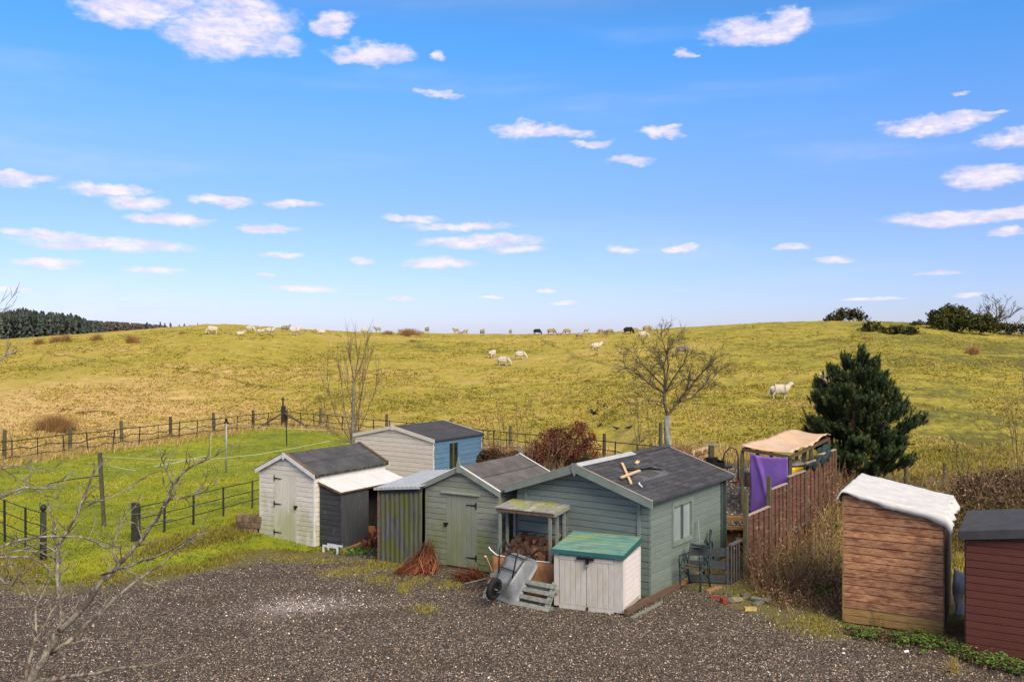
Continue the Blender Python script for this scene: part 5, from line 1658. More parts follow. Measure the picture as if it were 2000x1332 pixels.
for i, (u, v, sx, sy, sz, lab) in enumerate(((1436, 1176, .15, .10, .07, 'rounded grey stone in the middle of the rubble'), (1482, 1180, .17, .09, .055, 'flat grey stone at the right end of the rubble'), (1457, 1168, .12, .10, .06, 'mossy stone at the back of the rubble'),
                                            (1422, 1163, .11, .08, .05, 'small mossy stone behind the standing red brick'), (1502, 1172, .10, .07, .05, 'small stone near the brown weeds right of the rubble'))):
    rock('rubble_stone', lab, u, v, sx, sy, sz, 'stone', i * .7, 10 + i)
o = MB().beam(g0(1428, 1190, .02), g0(1452, 1189, .03), .06, .03).build('flat_timber', 'old_wood'); tag(o, 'flat brown timber offcut left of the yellow brick', 'timber')
o = MB().beam(g0(1468, 1166, .08), g0(1500, 1172, .08), .07, .03).build('flat_timber', 'grey_wood'); tag(o, 'pale grey timber offcut lying on top of the rubble', 'timber')
# big boulder and slab in the weeds
rock('boulder', 'flat mossy boulder at the foot of the lath fence', 1505, 1085, .28, .2, .22, 'stone', .3, 31)
sp0, sp1 = g0(1578, 1138), g0(1650, 1150)
o = MB().box(-.62, .62, -.3, .3, 0, .10).build('concrete_slab', 'old_wood'); o.location = (sp0 + sp1) / 2 + Vector((.1, .3, 0)); o.rotation_euler = (0, 0, -.35)
tag(o, 'dark flat slab lying in the dead weeds left of the tall brown shed', 'slab')

# ------------------------------------------------------------------ lath fence stepping up to the right-back
Q0 = Vector((4.94, 19.44, 0)); qd = Vector((.569, .822, 0)).normalized(); qn = Vector((qd.y, -qd.x, 0))
fen = thing('panel_fence', 'brown lapped-board panel fence stepping uphill beside the terrace', 'fence', tuple(Q0), 0)
segs = [(0.0, 1.38, .05, 1.30), (1.45, 2.58, .10, 1.66), (2.65, 3.95, .15, 1.80), (4.02, 5.1, .30, 1.96), (5.17, 6.6, .35, 2.06)]
for (s0, s1, zb0, zt) in segs:
    s0 += .05
    z_ = zb0
    while z_ < zt - .02:
        z1 = min(z_ + .115, zt)
        a_ = qd * s0 + Vector((0, 0, z_)); L_ = (s1 - s0)
        j = random.uniform(-.004, .004)
        mb = MB(); mb.prism([(0, 0), (.020 + j, 0), (.006, z1 - z_ + .012), (0, z1 - z_ + .012)], qn, (0, 0, 1), a_, qd * L_)
        mb.build('lap_board', 'panel_wood', fen)
        z_ = z1
    nb = max(3, int(round((s1 - s0) / .30)) + 1)
    for k in range(nb):
        p0 = qd * (s0 + .015 + (s1 - s0 - .03) * k / (nb - 1)) + qn * .031 + Vector((0, 0, zb0))
        MB().beam(p0, p0 + Vector((0, 0, zt - zb0)), .020, .045, up=qd).build('batten', 'panel_wood', fen)
    p0 = qd * s0 + Vector((0, 0, zt + .014)) + qn * .012
    MB().beam(p0, p0 + qd * (s1 - s0), .07, .026).build('capping', 'panel_cap', fen)
for (s_, h_, zb0) in ((-.02, 1.86, 0), (1.41, 1.99, .1), (2.615, 1.62, .3), (3.985, 1.8, .4), (5.135, 2.02, .5), (6.65, 2.1, .5)):
    p0 = qd * s_ + Vector((0, 0, zb0 - .1))
    MB().beam(p0, qd * s_ + Vector((0, 0, h_)), .085, .085, up=qd).build('post', 'post_wood', fen)

# retaining sleepers and steps at the terrace edge
ra, rb = Vector((4.62, 22.32, 0)), Vector((6.72, 21.97, 0))
rw = thing('sleeper_wall', 'orange-brown timber sleeper wall holding up the gravel terrace', 'retaining wall', tuple(ra), 0)
for k in range(4):
    MB().beam(Vector((0, 0, .10 + k * .195)), (rb - ra) + Vector((0, 0, .10 + k * .195)), .12, .185).build('sleeper', 'sleeper', rw)
dv = (rb - ra).normalized()
for k, (a_, zz_, o_) in enumerate(((.35, .55, .18), (.75, .30, .36))):
    c_ = dv * a_ + Vector((dv.y, -dv.x, 0)) * o_ + Vector((0, 0, zz_))
    MB().beam(c_, c_ + dv * .75, .24, .07).build('step', 'sleeper', rw)
    MB().beam(c_ - Vector((0, 0, .0)) + dv * .1 - Vector((0, 0, .035)), c_ + dv * .1 - Vector((0, 0, zz_)), .06, .2).build('step_support', 'old_wood', rw)

# ------------------------------------------------------------------ canopy over the terrace corner
FLc, FRc, BRc, BLc = Vector((5.71, 22.8, 2.42)), Vector((6.66, 22.03, 2.325)), Vector((8.88, 25.8, 2.37)), Vector((8.10, 26.2, 2.46))
cn = thing('canopy', 'tan sheet canopy sagging over timber posts beside the fence', 'canopy', (0, 0, 0), 0)


def canopy_fn(s, t_):
    a_ = FLc.lerp(FRc, s); b_ = BLc.lerp(BRc, s)
    p_ = a_.lerp(b_, t_)
    wob = .045 * math.sin(t_ * 3 * math.pi + .4) * (.5 + .5 * s) - .05 * math.sin(math.pi * s) + .015 * math.sin(t_ * 37) * s
    if s < .02 or s > .98: wob += .01 * math.sin(t_ * 50)
    o_ = Vector((-.06 * (1 - s) + .05 * s, 0, 0))
    return p_ + Vector((0, 0, wob + .05 * t_)) + o_
cloth_grid('canopy_sheet', canopy_fn, 12, 36, 'canopy', cn, th=.012)
for (p_, q_) in ((FLc, FRc), (FRc, BRc), (BLc, BRc), (FLc, BLc)):
    MB().beam(p_ - Vector((0, 0, .10)), q_ - Vector((0, 0, .10)), .05, .07).build('roof_rail', 'old_wood', cn)
for p_ in (FLc, FRc, BLc, BRc, FLc.lerp(BLc, .5), FRc.lerp(BRc, .5), FLc.lerp(BLc, .25)):
    MB().beam((p_.x, p_.y + .04, .70), (p_.x, p_.y + .04, p_.z - .14), .075, .075, up=(1, 0, 0)).build('post', 'post_wood', cn)
cA, cB = FLc.lerp(FRc, .15), FLc.lerp(FRc, .93)


def cloth_fn(s, t_):
    a_ = cA.lerp(cB, s)
    sag = .05 * math.sin(math.pi * s)
    top = 2.25 - .02 * s - sag
    bot = .80
    z_ = lerp(top, bot, t_)
    fold = .05 * math.sin((s * 1.2 + t_ * 1.1) * 7) * (.3 + .7 * t_) + .035 * math.exp(-((s - .15 - .45 * t_) / .06) ** 2)
    return Vector((a_.x, a_.y - .06, z_)) + Vector((-.6, -.8, 0)) * fold
o = cloth_grid('purple_cloth', cloth_fn, 30, 24, 'purple')
tag(o, 'plain purple cloth hanging from the front of the tan canopy', 'cloth')
dp = Vector((7.0, 23.5, .74))
dr = thing('plastic_drum', 'yellow plastic drum with grey lid under the tan canopy', 'drum', tuple(dp), 0)
MB().tube([(0, 0, 0), (0, 0, .1), (0, 0, .45), (0, 0, 1.02), (0, 0, 1.12)], [.36, .40, .43, .42, .40], 22).build('drum_body', 'yellow', dr, True)
MB().tube([(0, 0, 1.121), (0, 0, 1.16), (0, 0, 1.22), (0, 0, 1.25)], [.44, .45, .32, .12], 22).build('drum_lid', 'drum_lid', dr, True)


def mesh_fn(s, t_):
    a_ = FRc.lerp(BRc, .60 + .38 * s)
    z_ = lerp(2.15, 1.60 + .25 * s, t_)
    return Vector((a_.x + .05 + .04 * math.sin(s * 8 + t_ * 4), a_.y - .08 * t_ * (1 + math.sin(s * 5)), z_ + .03 * math.sin(s * 12)))
o = cloth_grid('shade_cloth', mesh_fn, 18, 12, 'green_mesh')
tag(o, 'dark green shade cloth hanging on the back half of the canopy side', 'shade cloth')


def mesh2(s, t_):
    p_ = Q0 + qd * (4.0 + 1.9 * s) + qn * (.03 + .09 * math.sin(t_ * 3.1)) 
    zt = 1.86 + .24 * s + .05 * math.sin(s * 14)
    return Vector((p_.x, p_.y, zt + .02 - .22 * t_ * (.4 + s * .9) * (1 + .3 * math.sin(s * 20)) + .10 * math.sin(math.pi * t_)))
o = cloth_grid('shade_cloth', mesh2, 26, 8, 'green_mesh')
tag(o, 'crumpled dark green cloth draped over the top of the lath fence', 'shade cloth')


def tent_fn(s, t_):
    a_ = FRc.lerp(BRc, .46)
    return Vector((a_.x - .12 * s - .10 * t_, a_.y + .2, lerp(2.2, 1.35, t_) + .02 * math.sin(s * 9)))
o = cloth_grid('grey_curtain', tent_fn, 6, 8, simple('dark_grey_cloth', (.05, .045, .045), .9, .3, 6))
tag(o, 'narrow dark grey cloth gathered at the middle post of the canopy', 'curtain')

# barbecue, hoop, tub and bits on the terrace
bb = at(1403, 912, 27.5)
bq = thing('barbecue', 'black barbecue on thin legs standing on the gravel terrace', 'barbecue', (bb.x, bb.y, .74), .3)
mb = MB().box(-.30, .10, -.2, .2, .52, .54).box(-.30, -.28, -.2, .2, .54, .78).box(.08, .10, -.2, .2, .54, .70).box(-.28, .08, .18, .2, .54, .78).box(-.28, .08, -.2, -.18, .54, .66)
mb.build('fire_box', 'iron', bq)
MB().box(-.25, .05, -.15, .15, .56, .60).build('grill', 'rust_iron', bq)
MB().tube([(.22, 0, .48), (.22, 0, .52)], [.20, .26], 14).build('shelf', 'iron', bq, True)
for (x_, y_) in ((-.25, -.15), (-.25, .15), (.2, -.15), (.2, .15)):
    MB().tube([(x_, y_, .5), (x_ * 1.15, y_ * 1.1, 0)], .015, 5).build('leg', 'iron', bq)
hpz = bb + Vector((.60, .25, 0))
o = MB().tube([Vector((hpz.x - .42, hpz.y, 1.35)), Vector((hpz.x - .36, hpz.y, 1.62)), Vector((hpz.x - .18, hpz.y, 1.80)), Vector((hpz.x - .02, hpz.y, 1.74)), Vector((hpz.x + .05, hpz.y, 1.55)), Vector((hpz.x + .06, hpz.y, .75))], .022, 6).build('metal_hoop', 'rust_iron', None, True)
tag(o, 'bent rusty metal hoop pole arching beside the barbecue', 'pole')
o = thing('planter_tub', 'dark square planter tub at the back of the terrace behind the cabin roof', 'planter', (hpz.x + .28, hpz.y - .6, .73), .2)
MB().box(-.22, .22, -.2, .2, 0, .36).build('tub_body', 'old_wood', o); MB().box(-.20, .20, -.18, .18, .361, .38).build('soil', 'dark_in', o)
fp = at(1389, 905, 29.5)
o = thing('field_post', 'square green-brown post with a flat cap behind the barbecue', 'post', (fp.x, fp.y, .72), .1)
MB().box(-.07, .07, -.07, .07, 0, .95).build('post_shaft', 'post_wood', o); MB().box(-.24, .24, -.06, .06, .951, .975).build('cap_board', 'grey_wood', o)
for i, (u, v, lab) in enumerate(((1428, 938, 'red broken tile lying at the terrace edge near the cabin roof'), (1437, 943, 'red-brown brick lying on gravel right of the broken tile'), (1446, 940, 'rust-red block on the terrace beside the purple cloth'))):
    p_ = g0(u, v, .74)
    o = MB().box(-.12, .12, -.06, .06, 0, .08).build('terrace_brick', 'brick_red'); o.location = p_; o.rotation_euler = (.1, .05, i * .8); tag(o, lab, 'brick')
# cut timber frame behind the cabin roof
wf_ = thing('timber_frame', 'pale low timber frame standing behind the cabin roof ridge', 'fence', tuple(at(1352, 898, 31.5)), 0)
wz = wf_.location.z
a_, b_ = Vector((0, 0, 0)), Vector((.95, 1.5, .0))
for z_ in (.0, .28):
    MB().beam(a_ + Vector((0, 0, z_)), b_ + Vector((0, 0, z_)), .03, .09).build('rail', 'pale_wood', wf_)
for s_ in (.03, .5, .97):
    c_ = a_.lerp(b_, s_); MB().beam(c_ + Vector((.03, 0, -.5)), c_ + Vector((.03, 0, .34)), .05, .05).build('post', 'pale_wood', wf_)
#@@PART4

# ------------------------------------------------------------------ iron railings and posts
def railing(name, lab, pts, heights, rails, post_m, rail_m, wob=0., pr=.014, seed=0, lean=.0, post_h=1.0, zof=lambda x, y: 0):
    """pts: post foot positions; rails: heights"""
    rg = random.Random(seed)
    r = thing(name, lab, 'railing', (pts[0][0], pts[0][1], zof(pts[0][0], pts[0][1])), 0)
    O = Vector(r.location)
    tops = []
    for i, (x, y) in enumerate(pts):
        z = zof(x, y)
        l = Vector((rg.uniform(-lean, lean), rg.uniform(-lean, lean), 0))
        a = Vector((x, y, z - .03)) - O
        b_ = a + l + Vector((0, 0, post_h))
        MB().beam(a, b_, .034, .045).build('post', post_m, r)
        tops.append((a, b_))
    for hgt in rails:
        for i in range(len(pts) - 1):
            f = hgt / post_h
            p = tops[i][0].lerp(tops[i][1], f); q = tops[i + 1][0].lerp(tops[i + 1][1], f)
            w_ = wob if hgt < .85 * post_h and hgt > .1 else wob * .15
            k1 = p.lerp(q, .35) + Vector((0, 0, rg.uniform(-w_, w_))); k2 = p.lerp(q, .7) + Vector((0, 0, rg.uniform(-w_, w_)))
            MB().tube([p, k1, k2, q], pr, 5).build('rail', rail_m, r)
    return r


def pts_from_px(us, a, b):
    """posts on the line a-b (ground, metres) that appear at the given pixel columns"""
    out_ = []
    for u in us:
        s = (u - 1000) / FPX
        # (ax + t dx) = s (ay + t dy)
        dx, dy = b[0] - a[0], b[1] - a[1]
        t = (s * a[1] - a[0]) / (dx - s * dy)
        out_.append((a[0] + t * dx, a[1] + t * dy))
    return out_


flA, flB = (-20.3, 37.5), (-13.2, 53.3)
railing('iron_railing', 'rusty bent estate railing along the far left side of the lawn', [(-21.2, 35.5)] + pts_from_px([24, 74, 126, 172, 220, 271, 309, 349, 385, 420, 462, 495, 522, 553], flA, flB), None, (.97, .64, .34, .06), 'rust_iron', 'rust_iron', wob=.10, seed=3, lean=.10, pr=.021,
        zof=lambda x, y: float(lawn_z(np.array([x]), np.array([y]))[0]) if False else 0.0)
bkA, bkB = (-13.2, 53.3), (6.73, 34.4)
railing('iron_railing', 'rusty estate railing behind the gardens between the corner post and the bare trees', pts_from_px([560, 588, 614, 637, 668, 700, 731, 762, 792, 830, 868, 905, 942, 964, 990, 1026, 1062, 1100, 1140, 1200, 1244, 1300, 1352], bkA, bkB), None, (.97, .62, .30, .06), 'rust_iron', 'rust_iron', wob=.05, seed=4, lean=.07, pr=.020)
nr = pts_from_px([272, 321, 377.6, 436.5, 492.4, 540], g0(263.5, 1071)[:2], g0(492.4, 1006)[:2])
railing('iron_railing', 'dark green four-rail iron railing running back to the white shed', nr, None, (1.0, .72, .46, .20), 'green_iron', 'green_iron', wob=.005, seed=5, lean=.01, pr=.012, post_h=1.02)
nl = [tuple(g0(84, 1092)[:2])] + pts_from_px([50, 9.5, -40, -95], g0(84.6, 1095)[:2], g0(9.5, 1060)[:2])
railing('iron_railing', 'dark green four-rail iron railing left of the ball-topped gatepost', nl, None, (1.08, .78, .50, .22), 'green_iron', 'green_iron', wob=.01, seed=6, lean=.015, pr=.012, post_h=1.1)
p = g0(84.6, 1096)
gp = thing('gate_post', 'round dark gatepost with a ball finial at the lawn entrance', 'gatepost', tuple(p), 0)
MB().tube([(0, 0, 0), (0, 0, 1.12)], [.075, .065], 12).build('post_shaft', 'rail_post_wood', gp, True)
MB().tube([(0, 0, 1.12), (0, 0, 1.14), (0, 0, 1.17), (0, 0, 1.22), (0, 0, 1.27), (0, 0, 1.30)], [.05, .035, .06, .078, .055, .015], 12).build('ball_finial', 'green_iron', gp, True)
p = g0(263.5, 1071)
o = MB().box(-.085, .085, -.085, .085, 0, 1.10).build('gate_post', 'rail_post_wood'); o.location = p; o.rotation_euler = (.0, .012, .3)
tag(o, 'square dark timber gatepost at the start of the green railing', 'gatepost')

# wire fence posts beyond the railings
wl = [(8, 876), (137, 884), (238, 862), (333.5, 853), (418, 841), (495, 835)]
k_lab = ['leaf-side dark timber fence post at the left edge of the photo', 'timber fence post near the big brown rush clump', 'timber fence post second to the right of the rush clump', 'timber fence post left of the grey clothes pole', 'timber fence post right behind the grey clothes pole', 'timber fence post next before the tall corner post']
k_lab[0] = 'dark timber fence post at the left edge of the photo'
off = Vector((-.35, .35, 0))
prevp = None
wposts = pts_from_px([8, 137, 238, 333.5, 418, 495], (flA[0] - .3, flA[1] + .5), (flB[0] - .3, flB[1] + .5))
wf2 = thing('wire_fence', 'post and wire stock fence just beyond the left iron railing', 'fence', (*wposts[0], 0), 0)
O = Vector(wf2.location)
hts = [1.35, 1.2, 1.22, 1.18, 1.15, 1.08]
for i, (x, y) in enumerate(wposts):
    z = float(terrain(x, y))
    a_ = Vector((x, y, z - .05)) - O
    MB().tube([a_, a_ + Vector((random.uniform(-.04, .04), 0, hts[i]))], [.085, .075], 9).build('post', 'post_wood', wf2)
    if i:
        for h_ in (.35, .65, .95):
            MB().tube([pa_ + Vector((0, 0, h_)), (pa_ + a_) / 2 + Vector((0, 0, h_ - .03)), a_ + Vector((0, 0, h_))], .005, 4).build('wire', 'far_grey', wf2)
    pa_ = a_
wposts = pts_from_px([625, 755, 880, 996, 1075, 1180, 1290], (bkA[0] + .3, bkA[1] + .5), (bkB[0] + .3, bkB[1] + .5))
wf3 = thing('wire_fence', 'post and wire stock fence behind the sheds at the foot of the hill', 'fence', (*wposts[0], 0), 0)
O = Vector(wf3.location)
for i, (x, y) in enumerate(wposts):
    z = float(terrain(x, y))
    a_ = Vector((x, y, z - .05)) - O
    MB().tube([a_, a_ + Vector((random.uniform(-.04, .04), 0, 1.15))], [.08, .07], 9).build('post', 'post_wood', wf3)
    if i:
        for h_ in (.35, .65, .95):
            MB().tube([pa_ + Vector((0, 0, h_)), (pa_ + a_) / 2 + Vector((0, 0, h_ - .03)), a_ + Vector((0, 0, h_))], .005, 4).build('wire', 'far_grey', wf3)
    pa_ = a_
# tall corner post with struts
cp = Vector((-13.2, 53.2, 0))
c = thing('corner_post', 'tall dark corner post with insulator and two slanting struts at the far lawn corner', 'post', tuple(cp), 0)
MB().box(-.11, .11, -.11, .11, 0, 1.25).build('post_shaft', 'rail_post_wood', c)
MB().tube([(-.02, 0, 1.25), (-.02, 0, 1.72)], .05, 8).build('pole', 'rail_post_wood', c)
MB().box(-.14, .10, -.03, .03, 1.60, 1.66).box(-.05, .02, -.03, .03, 1.661, 1.74).build('insulator', 'iron', c)
MB().beam((.1, -.1, .85), (2.05, -1.9, .08), .10, .10).build('strut', 'old_wood', c)
MB().beam((-.1, -.1, .80), (-1.0, -2.0, .1), .09, .09).build('strut', 'old_wood', c)
MB().box(.12, .25, -.05, .05, 0, 1.05).build('side_post', 'old_wood', c)
o = MB().tube([at(560, 858, 44.0) * 1.0, at(559.5, 814, 44.0)], .03, 6).build('clothes_pole', 'green_iron')
o.location = (0, 0, -at(560, 858, 44.0).z - .02)
tag(o, 'thin dark clothes pole in front of the tall corner post', 'pole')
# far gate posts right of the barn shed row and by the pine
for (u, v0_, v1_, d_, lab) in ((1770, 892, 945, 27.5, 'lone green-brown fence post in the field right of the pine'), (1846, 905, 945, 28.5, 'pale fence post standing in the brown thicket above the maroon shed')):
    a_ = at(u, v0_, d_)
    zb_ = float(terrain(a_.x, a_.y))
    o = MB().tube([(a_.x, a_.y, zb_ - .1), (a_.x, a_.y, a_.z)], [.065, .06], 9).build('fence_post', 'post_wood'); tag(o, lab, 'post')

# clothes posts and lines on the lawn
lz = lambda p_: float(lawn_z(np.array([p_.x]), np.array([p_.y]))[0])
b1 = g0(204, 1034)
c1 = thing('clothes_post', 'leaning square wooden clothes post on the lawn with lines tied to its top', 'clothes post', tuple(b1), 0)
t1 = at(194.5, 884, b1.y) - b1
MB().beam((0, 0, -.05), t1, .085, .085, up=(1, 0, 0)).build('post_shaft', 'post_wood', c1)
MB().beam(t1 - Vector((.05, 0, .03)), t1 + Vector((.06, 0, -.03)), .02, .02).build('hook', 'iron', c1)
b2_ = g0(442, 924)
c2 = thing('clothes_pole', 'thin grey galvanised clothes pole with bracket in the middle of the lawn', 'pole', tuple(b2_), 0)
t2 = at(442, 819, b2_.y) - b2_
MB().tube([(0, 0, -.05), t2], .034, 8).build('pole_shaft', 'far_grey', c2, True)
MB().box(-.09, .09, -.03, .03, t2.z - .16, t2.z - .10).box(-.04, .04, -.04, .04, t2.z - .099, t2.z + .03).build('bracket', 'iron', c2)


def line(name, lab, pts_, r, m):
    o = MB().tube(pts_, r, 4).build(name, m); return tag(o, lab, 'line')
P1_ = b1 + t1
line('clothes_line', 'cream clothes line sagging from the wooden post across the lawn to the bare shrub', [P1_ + Vector((0, 0, -.10)), at(320, 898, 29.5), at(411, 896.5, 32), at(500, 888, 35), at(580, 874, 37), at(645, 861, 38)], .008, 'rope_white')
line('clothes_line', 'pale line from the grey pole down towards the far corner of the lawn', [at(442, 823, b2_.y), at(500, 832, 42), at(545, 836, 45), at(640, 840, 46)], .008, 'rope_white')
line('clothes_line', 'thin wire from the grey pole to the far railing on its left', [at(442, 823, b2_.y), at(400, 835, 40), at(360, 838, 42)], .009, 'far_grey')
line('washing_line', 'frayed pale blue line hanging over the middle of the lawn', [at(300, 911, 29.5), at(345, 903, 30.5), at(402, 890, 32)], .009, 'rope_blue')
line('washing_line', 'short pale blue line low over the lawn right of the wooden post', [at(215, 910, 27), at(240, 915, 27.5), at(265, 919, 28)], .009, 'rope_blue')
line('washing_line', 'dark green line running left from the wooden post over the lawn', [at(196, 929, b1.y), at(140, 936, 26), at(95, 944, 26)], .014, 'green_mesh')
line('hanging_cord', 'thin green cord hanging straight down over the lawn left of the grey pole', [at(412, 850, 40), at(411, 895, 40)], .008, 'rope_white')

# low stone wall end beside the white shed
sw = thing('stone_wall', 'short end of a rough brown stone wall at the left foot of the white shed', 'wall', tuple(g0(460, 1052)), -.30)
rgm = random.Random(9)
for row in range(4):
    x_ = 0
    while x_ < .62:
        w_ = rgm.uniform(.16, .30)
        mb = MB(); j = [rgm.uniform(-.012, .012) for _ in range(12)]
        z0_, z1_ = row * .15 + .002, row * .15 + .145
        mb.hexa([(x_ + j[0], j[1], z0_), (x_ + w_ - .012, j[2], z0_), (x_ + w_ - .012 + j[3], .28, z0_), (x_, .28 + j[4], z0_), (x_ + j[5], .01 + j[6], z1_), (x_ + w_ - .02, .01 + j[7], z1_), (x_ + w_ - .02, .26, z1_), (x_ + .008, .26, z1_)])
        mb.build('stone', 'wall_stone', sw); x_ += w_
o = MB().box(-.05, .05, -.03, .03, 0, .55).build('stake', 'rust_iron'); o.location = g0(492, 1052); tag(o, 'short rusty stake standing against the end of the low stone wall', 'stake')

# ------------------------------------------------------------------ bare trees
class Tree:
    def __init__(self, seed):
        self.r = random.Random(seed)
        self.mb = MB()

    def grow(self, p, d, L, r, depth, spread=.55, up=.15, seg=4, kids=(2, 4), shrink=.68, minr=.006, droop=0, wig=.16, sides=None):
        R = self.r
        pts = [p.copy()]; rad = [r]
        dd = d.normalized()
        for k in range(seg):
            dd = (dd + Vector((R.gauss(0, wig), R.gauss(0, wig), R.gauss(0, wig) + up * .3 - droop))).normalized()
            p = p + dd * (L / seg)
            pts.append(p.copy()); rad.append(r * (1 - .55 * (k + 1) / seg))
        n = sides or (6 if r > .03 else (4 if r > .012 else 3))
        self.mb.tube(pts, rad, n, cap=False)
        if depth == 0: return
        nk = R.randint(*kids)
        for i in range(nk + (1 if depth > 1 else 2)):
            f = R.uniform(.25, 1.0) if i else 1.0
            k = min(seg - 1, int(f * seg))
            q = pts[k].lerp(pts[k + 1], f * seg - k if f < 1 else 1)
            ax = Vector((R.gauss(0, 1), R.gauss(0, 1), R.gauss(0, .5)))
            nd = (dd + ax.normalized() * spread * R.uniform(.6, 1.3) + Vector((0, 0, up))).normalized()
            self.grow(q, nd, L * shrink * R.uniform(.7, 1.1), max(minr, rad[k] * .62), depth - 1, spread, up, max(2, seg - 1), kids, shrink, minr, droop, wig)


def ground_pt(u, d, dz=0):
    x = (u - 1000) / FPX * d
    return Vector((x, d, float(terrain(x, d)) + dz))


# birch-like tree behind the cabin
tb = ground_pt(1305, 31.5)
t = thing('bare_tree', 'pale-trunked leafless tree spreading wide behind the cabin roof', 'tree', tuple(tb), 0)
def lp(u, v, d=31.5): return at(u, v, d) - tb
MB().tube([Vector((0, 0, -.1)), lp(1305, 870), lp(1303, 835), lp(1304, 812)], [.15, .125, .11, .105], 9).build('trunk', 'birch', t, True)
tr = Tree(12)
limbs = [([(1304, 812), (1297, 785), (1300, 745), (1296, 715), (1304, 690)], .075, 0), ([(1304, 812), (1318, 795), (1330, 783), (1345, 760), (1352, 735)], .065, .2), ([(1330, 783), (1352, 778), (1372, 760), (1395, 745), (1412, 725)], .045, .5),
         ([(1298, 770), (1284, 758), (1262, 745), (1240, 728), (1218, 716)], .05, -.4), ([(1297, 755), (1278, 735), (1258, 712), (1244, 690)], .04, .5), ([(1300, 745), (1306, 715), (1300, 680), (1292, 650)], .04, .2),
         ([(1345, 760), (1362, 735), (1378, 715), (1386, 700)], .035, -.6), ([(1298, 770), (1312, 740), (1330, 712), (1338, 685)], .038, -.6), ([(1300, 790), (1282, 782), (1255, 780), (1235, 786)], .03, -.8)]
for li_, (pl, r_, dy) in enumerate(limbs):
    pts_ = [lp(u, v) + Vector((0, dy * k / 3, 0)) for k, (u, v) in enumerate(pl)]
    tr.mb.tube(pts_, [r_ * .8 * (1 - .6 * k / (len(pts_) - 1)) for k in range(len(pts_))], 7, cap=False)
    for k in range(1, len(pts_)):
        for q in range(6 if k > 1 else 2):
            a_ = pts_[k - 1].lerp(pts_[k], tr.r.uniform(.2, 1))
            d_ = (pts_[k] - pts_[k - 1]).normalized() + Vector((tr.r.gauss(0, .55), tr.r.gauss(0, .7), tr.r.gauss(.12, .4)))
            tr.grow(a_, d_, tr.r.uniform(.32, .66), r_ * .28, 2, spread=.65, up=.05, kids=(2, 4), minr=.0055, wig=.24)
tr.mb.build('branches', 'twig', t)['kind'] = 'stuff'

# upright multi-stem shrub behind the white shed
tb = ground_pt(688, 35)
t = thing('bare_tree', 'tall narrow leafless tree with upright twiggy stems behind the white shed', 'tree', tuple(tb), 0)
def lp2(u, v, d=35.): return at(u, v, d) - tb
MB().tube([Vector((0, 0, -.1)), lp2(689, 845), lp2(690, 800), lp2(692, 745)], [.10, .075, .06, .045], 8).build('trunk', 'bark', t, True)
tr = Tree(22)
st_ = [([(690, 800), (692, 740), (697, 700), (688, 664)], .035), ([(688, 860), (700, 800), (712, 740), (722, 700)], .026), ([(688, 865), (672, 800), (664, 740), (656, 700)], .024), ([(686, 865), (655, 810), (643, 760), (640, 730)], .020), ([(692, 745), (705, 710), (712, 680), (714, 668)], .026),
       ([(692, 745), (686, 710), (684, 680)], .02), ([(690, 862), (712, 815), (728, 775), (735, 740)], .018), ([(688, 866), (640, 838), (628, 800)], .014), ([(689, 800), (678, 760), (676, 715)], .02), ([(690, 865), (660, 860), (636, 835)], .014), ([(690, 860), (697, 820), (704, 770), (706, 730)], .02)]
for pl, r_ in st_:
    dy = tr.r.uniform(-.5, .5)
    pts_ = [lp2(u, v) + Vector((0, dy * k / 3, 0)) for k, (u, v) in enumerate(pl)]
    tr.mb.tube(pts_, [r_ * (1 - .75 * k / (len(pts_) - 1)) for k in range(len(pts_))], 6, cap=False)
    for k in range(1, len(pts_)):
        for q in range(4):
            a_ = pts_[k - 1].lerp(pts_[k], tr.r.uniform(0, 1))
            d_ = (pts_[k] - pts_[k - 1]).normalized() * 1.3 + Vector((tr.r.gauss(0, .3), tr.r.gauss(0, .3), .25))
            tr.grow(a_, d_, tr.r.uniform(.4, .95), .009, 1, spread=.3, up=.25, kids=(1, 3), minr=.005, wig=.08)
tr.mb.build('branches', 'twig_pale', t)['kind'] = 'stuff'

# saplings and whips in the garden behind the sage shed
def sapling(u, d, tips, seed, lab, m='twig_pale', r=.016, name='sapling'):
    tb = ground_pt(u, d); tr = Tree(seed)
    for (tu, tv) in tips:
        tip = at(tu, tv, d) - tb; dy = tr.r.uniform(-.5, .5)
        midp = tip * .5 + Vector((tr.r.gauss(0, .12), dy * .4, .1)); tip = tip + Vector((0, dy, 0))
        tr.mb.tube([Vector((0, 0, -.05)), midp, tip], [r, r * .7, r * .25], 5, cap=False)
        for q in range(7):
            f = tr.r.uniform(.3, 1); a_ = (midp * (1 - f) * 2 + tip * (2 * f - 1)) if f > .5 else midp * f * 2
            tr.grow(a_, (tip - midp) + Vector((tr.r.gauss(0, .5), tr.r.gauss(0, .5), .3)), tr.r.uniform(.25, .6), r * .4, 1, spread=.4, up=.1, kids=(1, 3), minr=.004)
    o = tr.mb.build(name, m); o.location = tb
    return tag(o, lab, 'sapling')
sapling(978, 31, [(968, 770), (957, 800), (985, 810), (948, 815)], 31, 'thin bare sapling with forked whips left of the russet bush')
sapling(1012, 30, [(1008, 790), (1030, 800), (1040, 815), (1000, 825)], 32, 'bare sapling leaning right in front of the russet bush')
sapling(1270, 31, [(1245, 780), (1262, 772), (1230, 800), (1284, 790)], 33, 'scrubby bare sapling left of the pale-trunked tree', 'twig')
sapling(1062, 27, [(1095, 868), (1120, 880), (1040, 868), (1075, 860)], 34, 'low bare branches in front of the russet bush', 'twig_pale', .02)
sapling(1990, 27, [(1958, 740), (1975, 790), (1995, 720), (1966, 860), (2020, 700)], 35, 'faint bare sapling at the right edge of the field', 'twig_pale', .012)
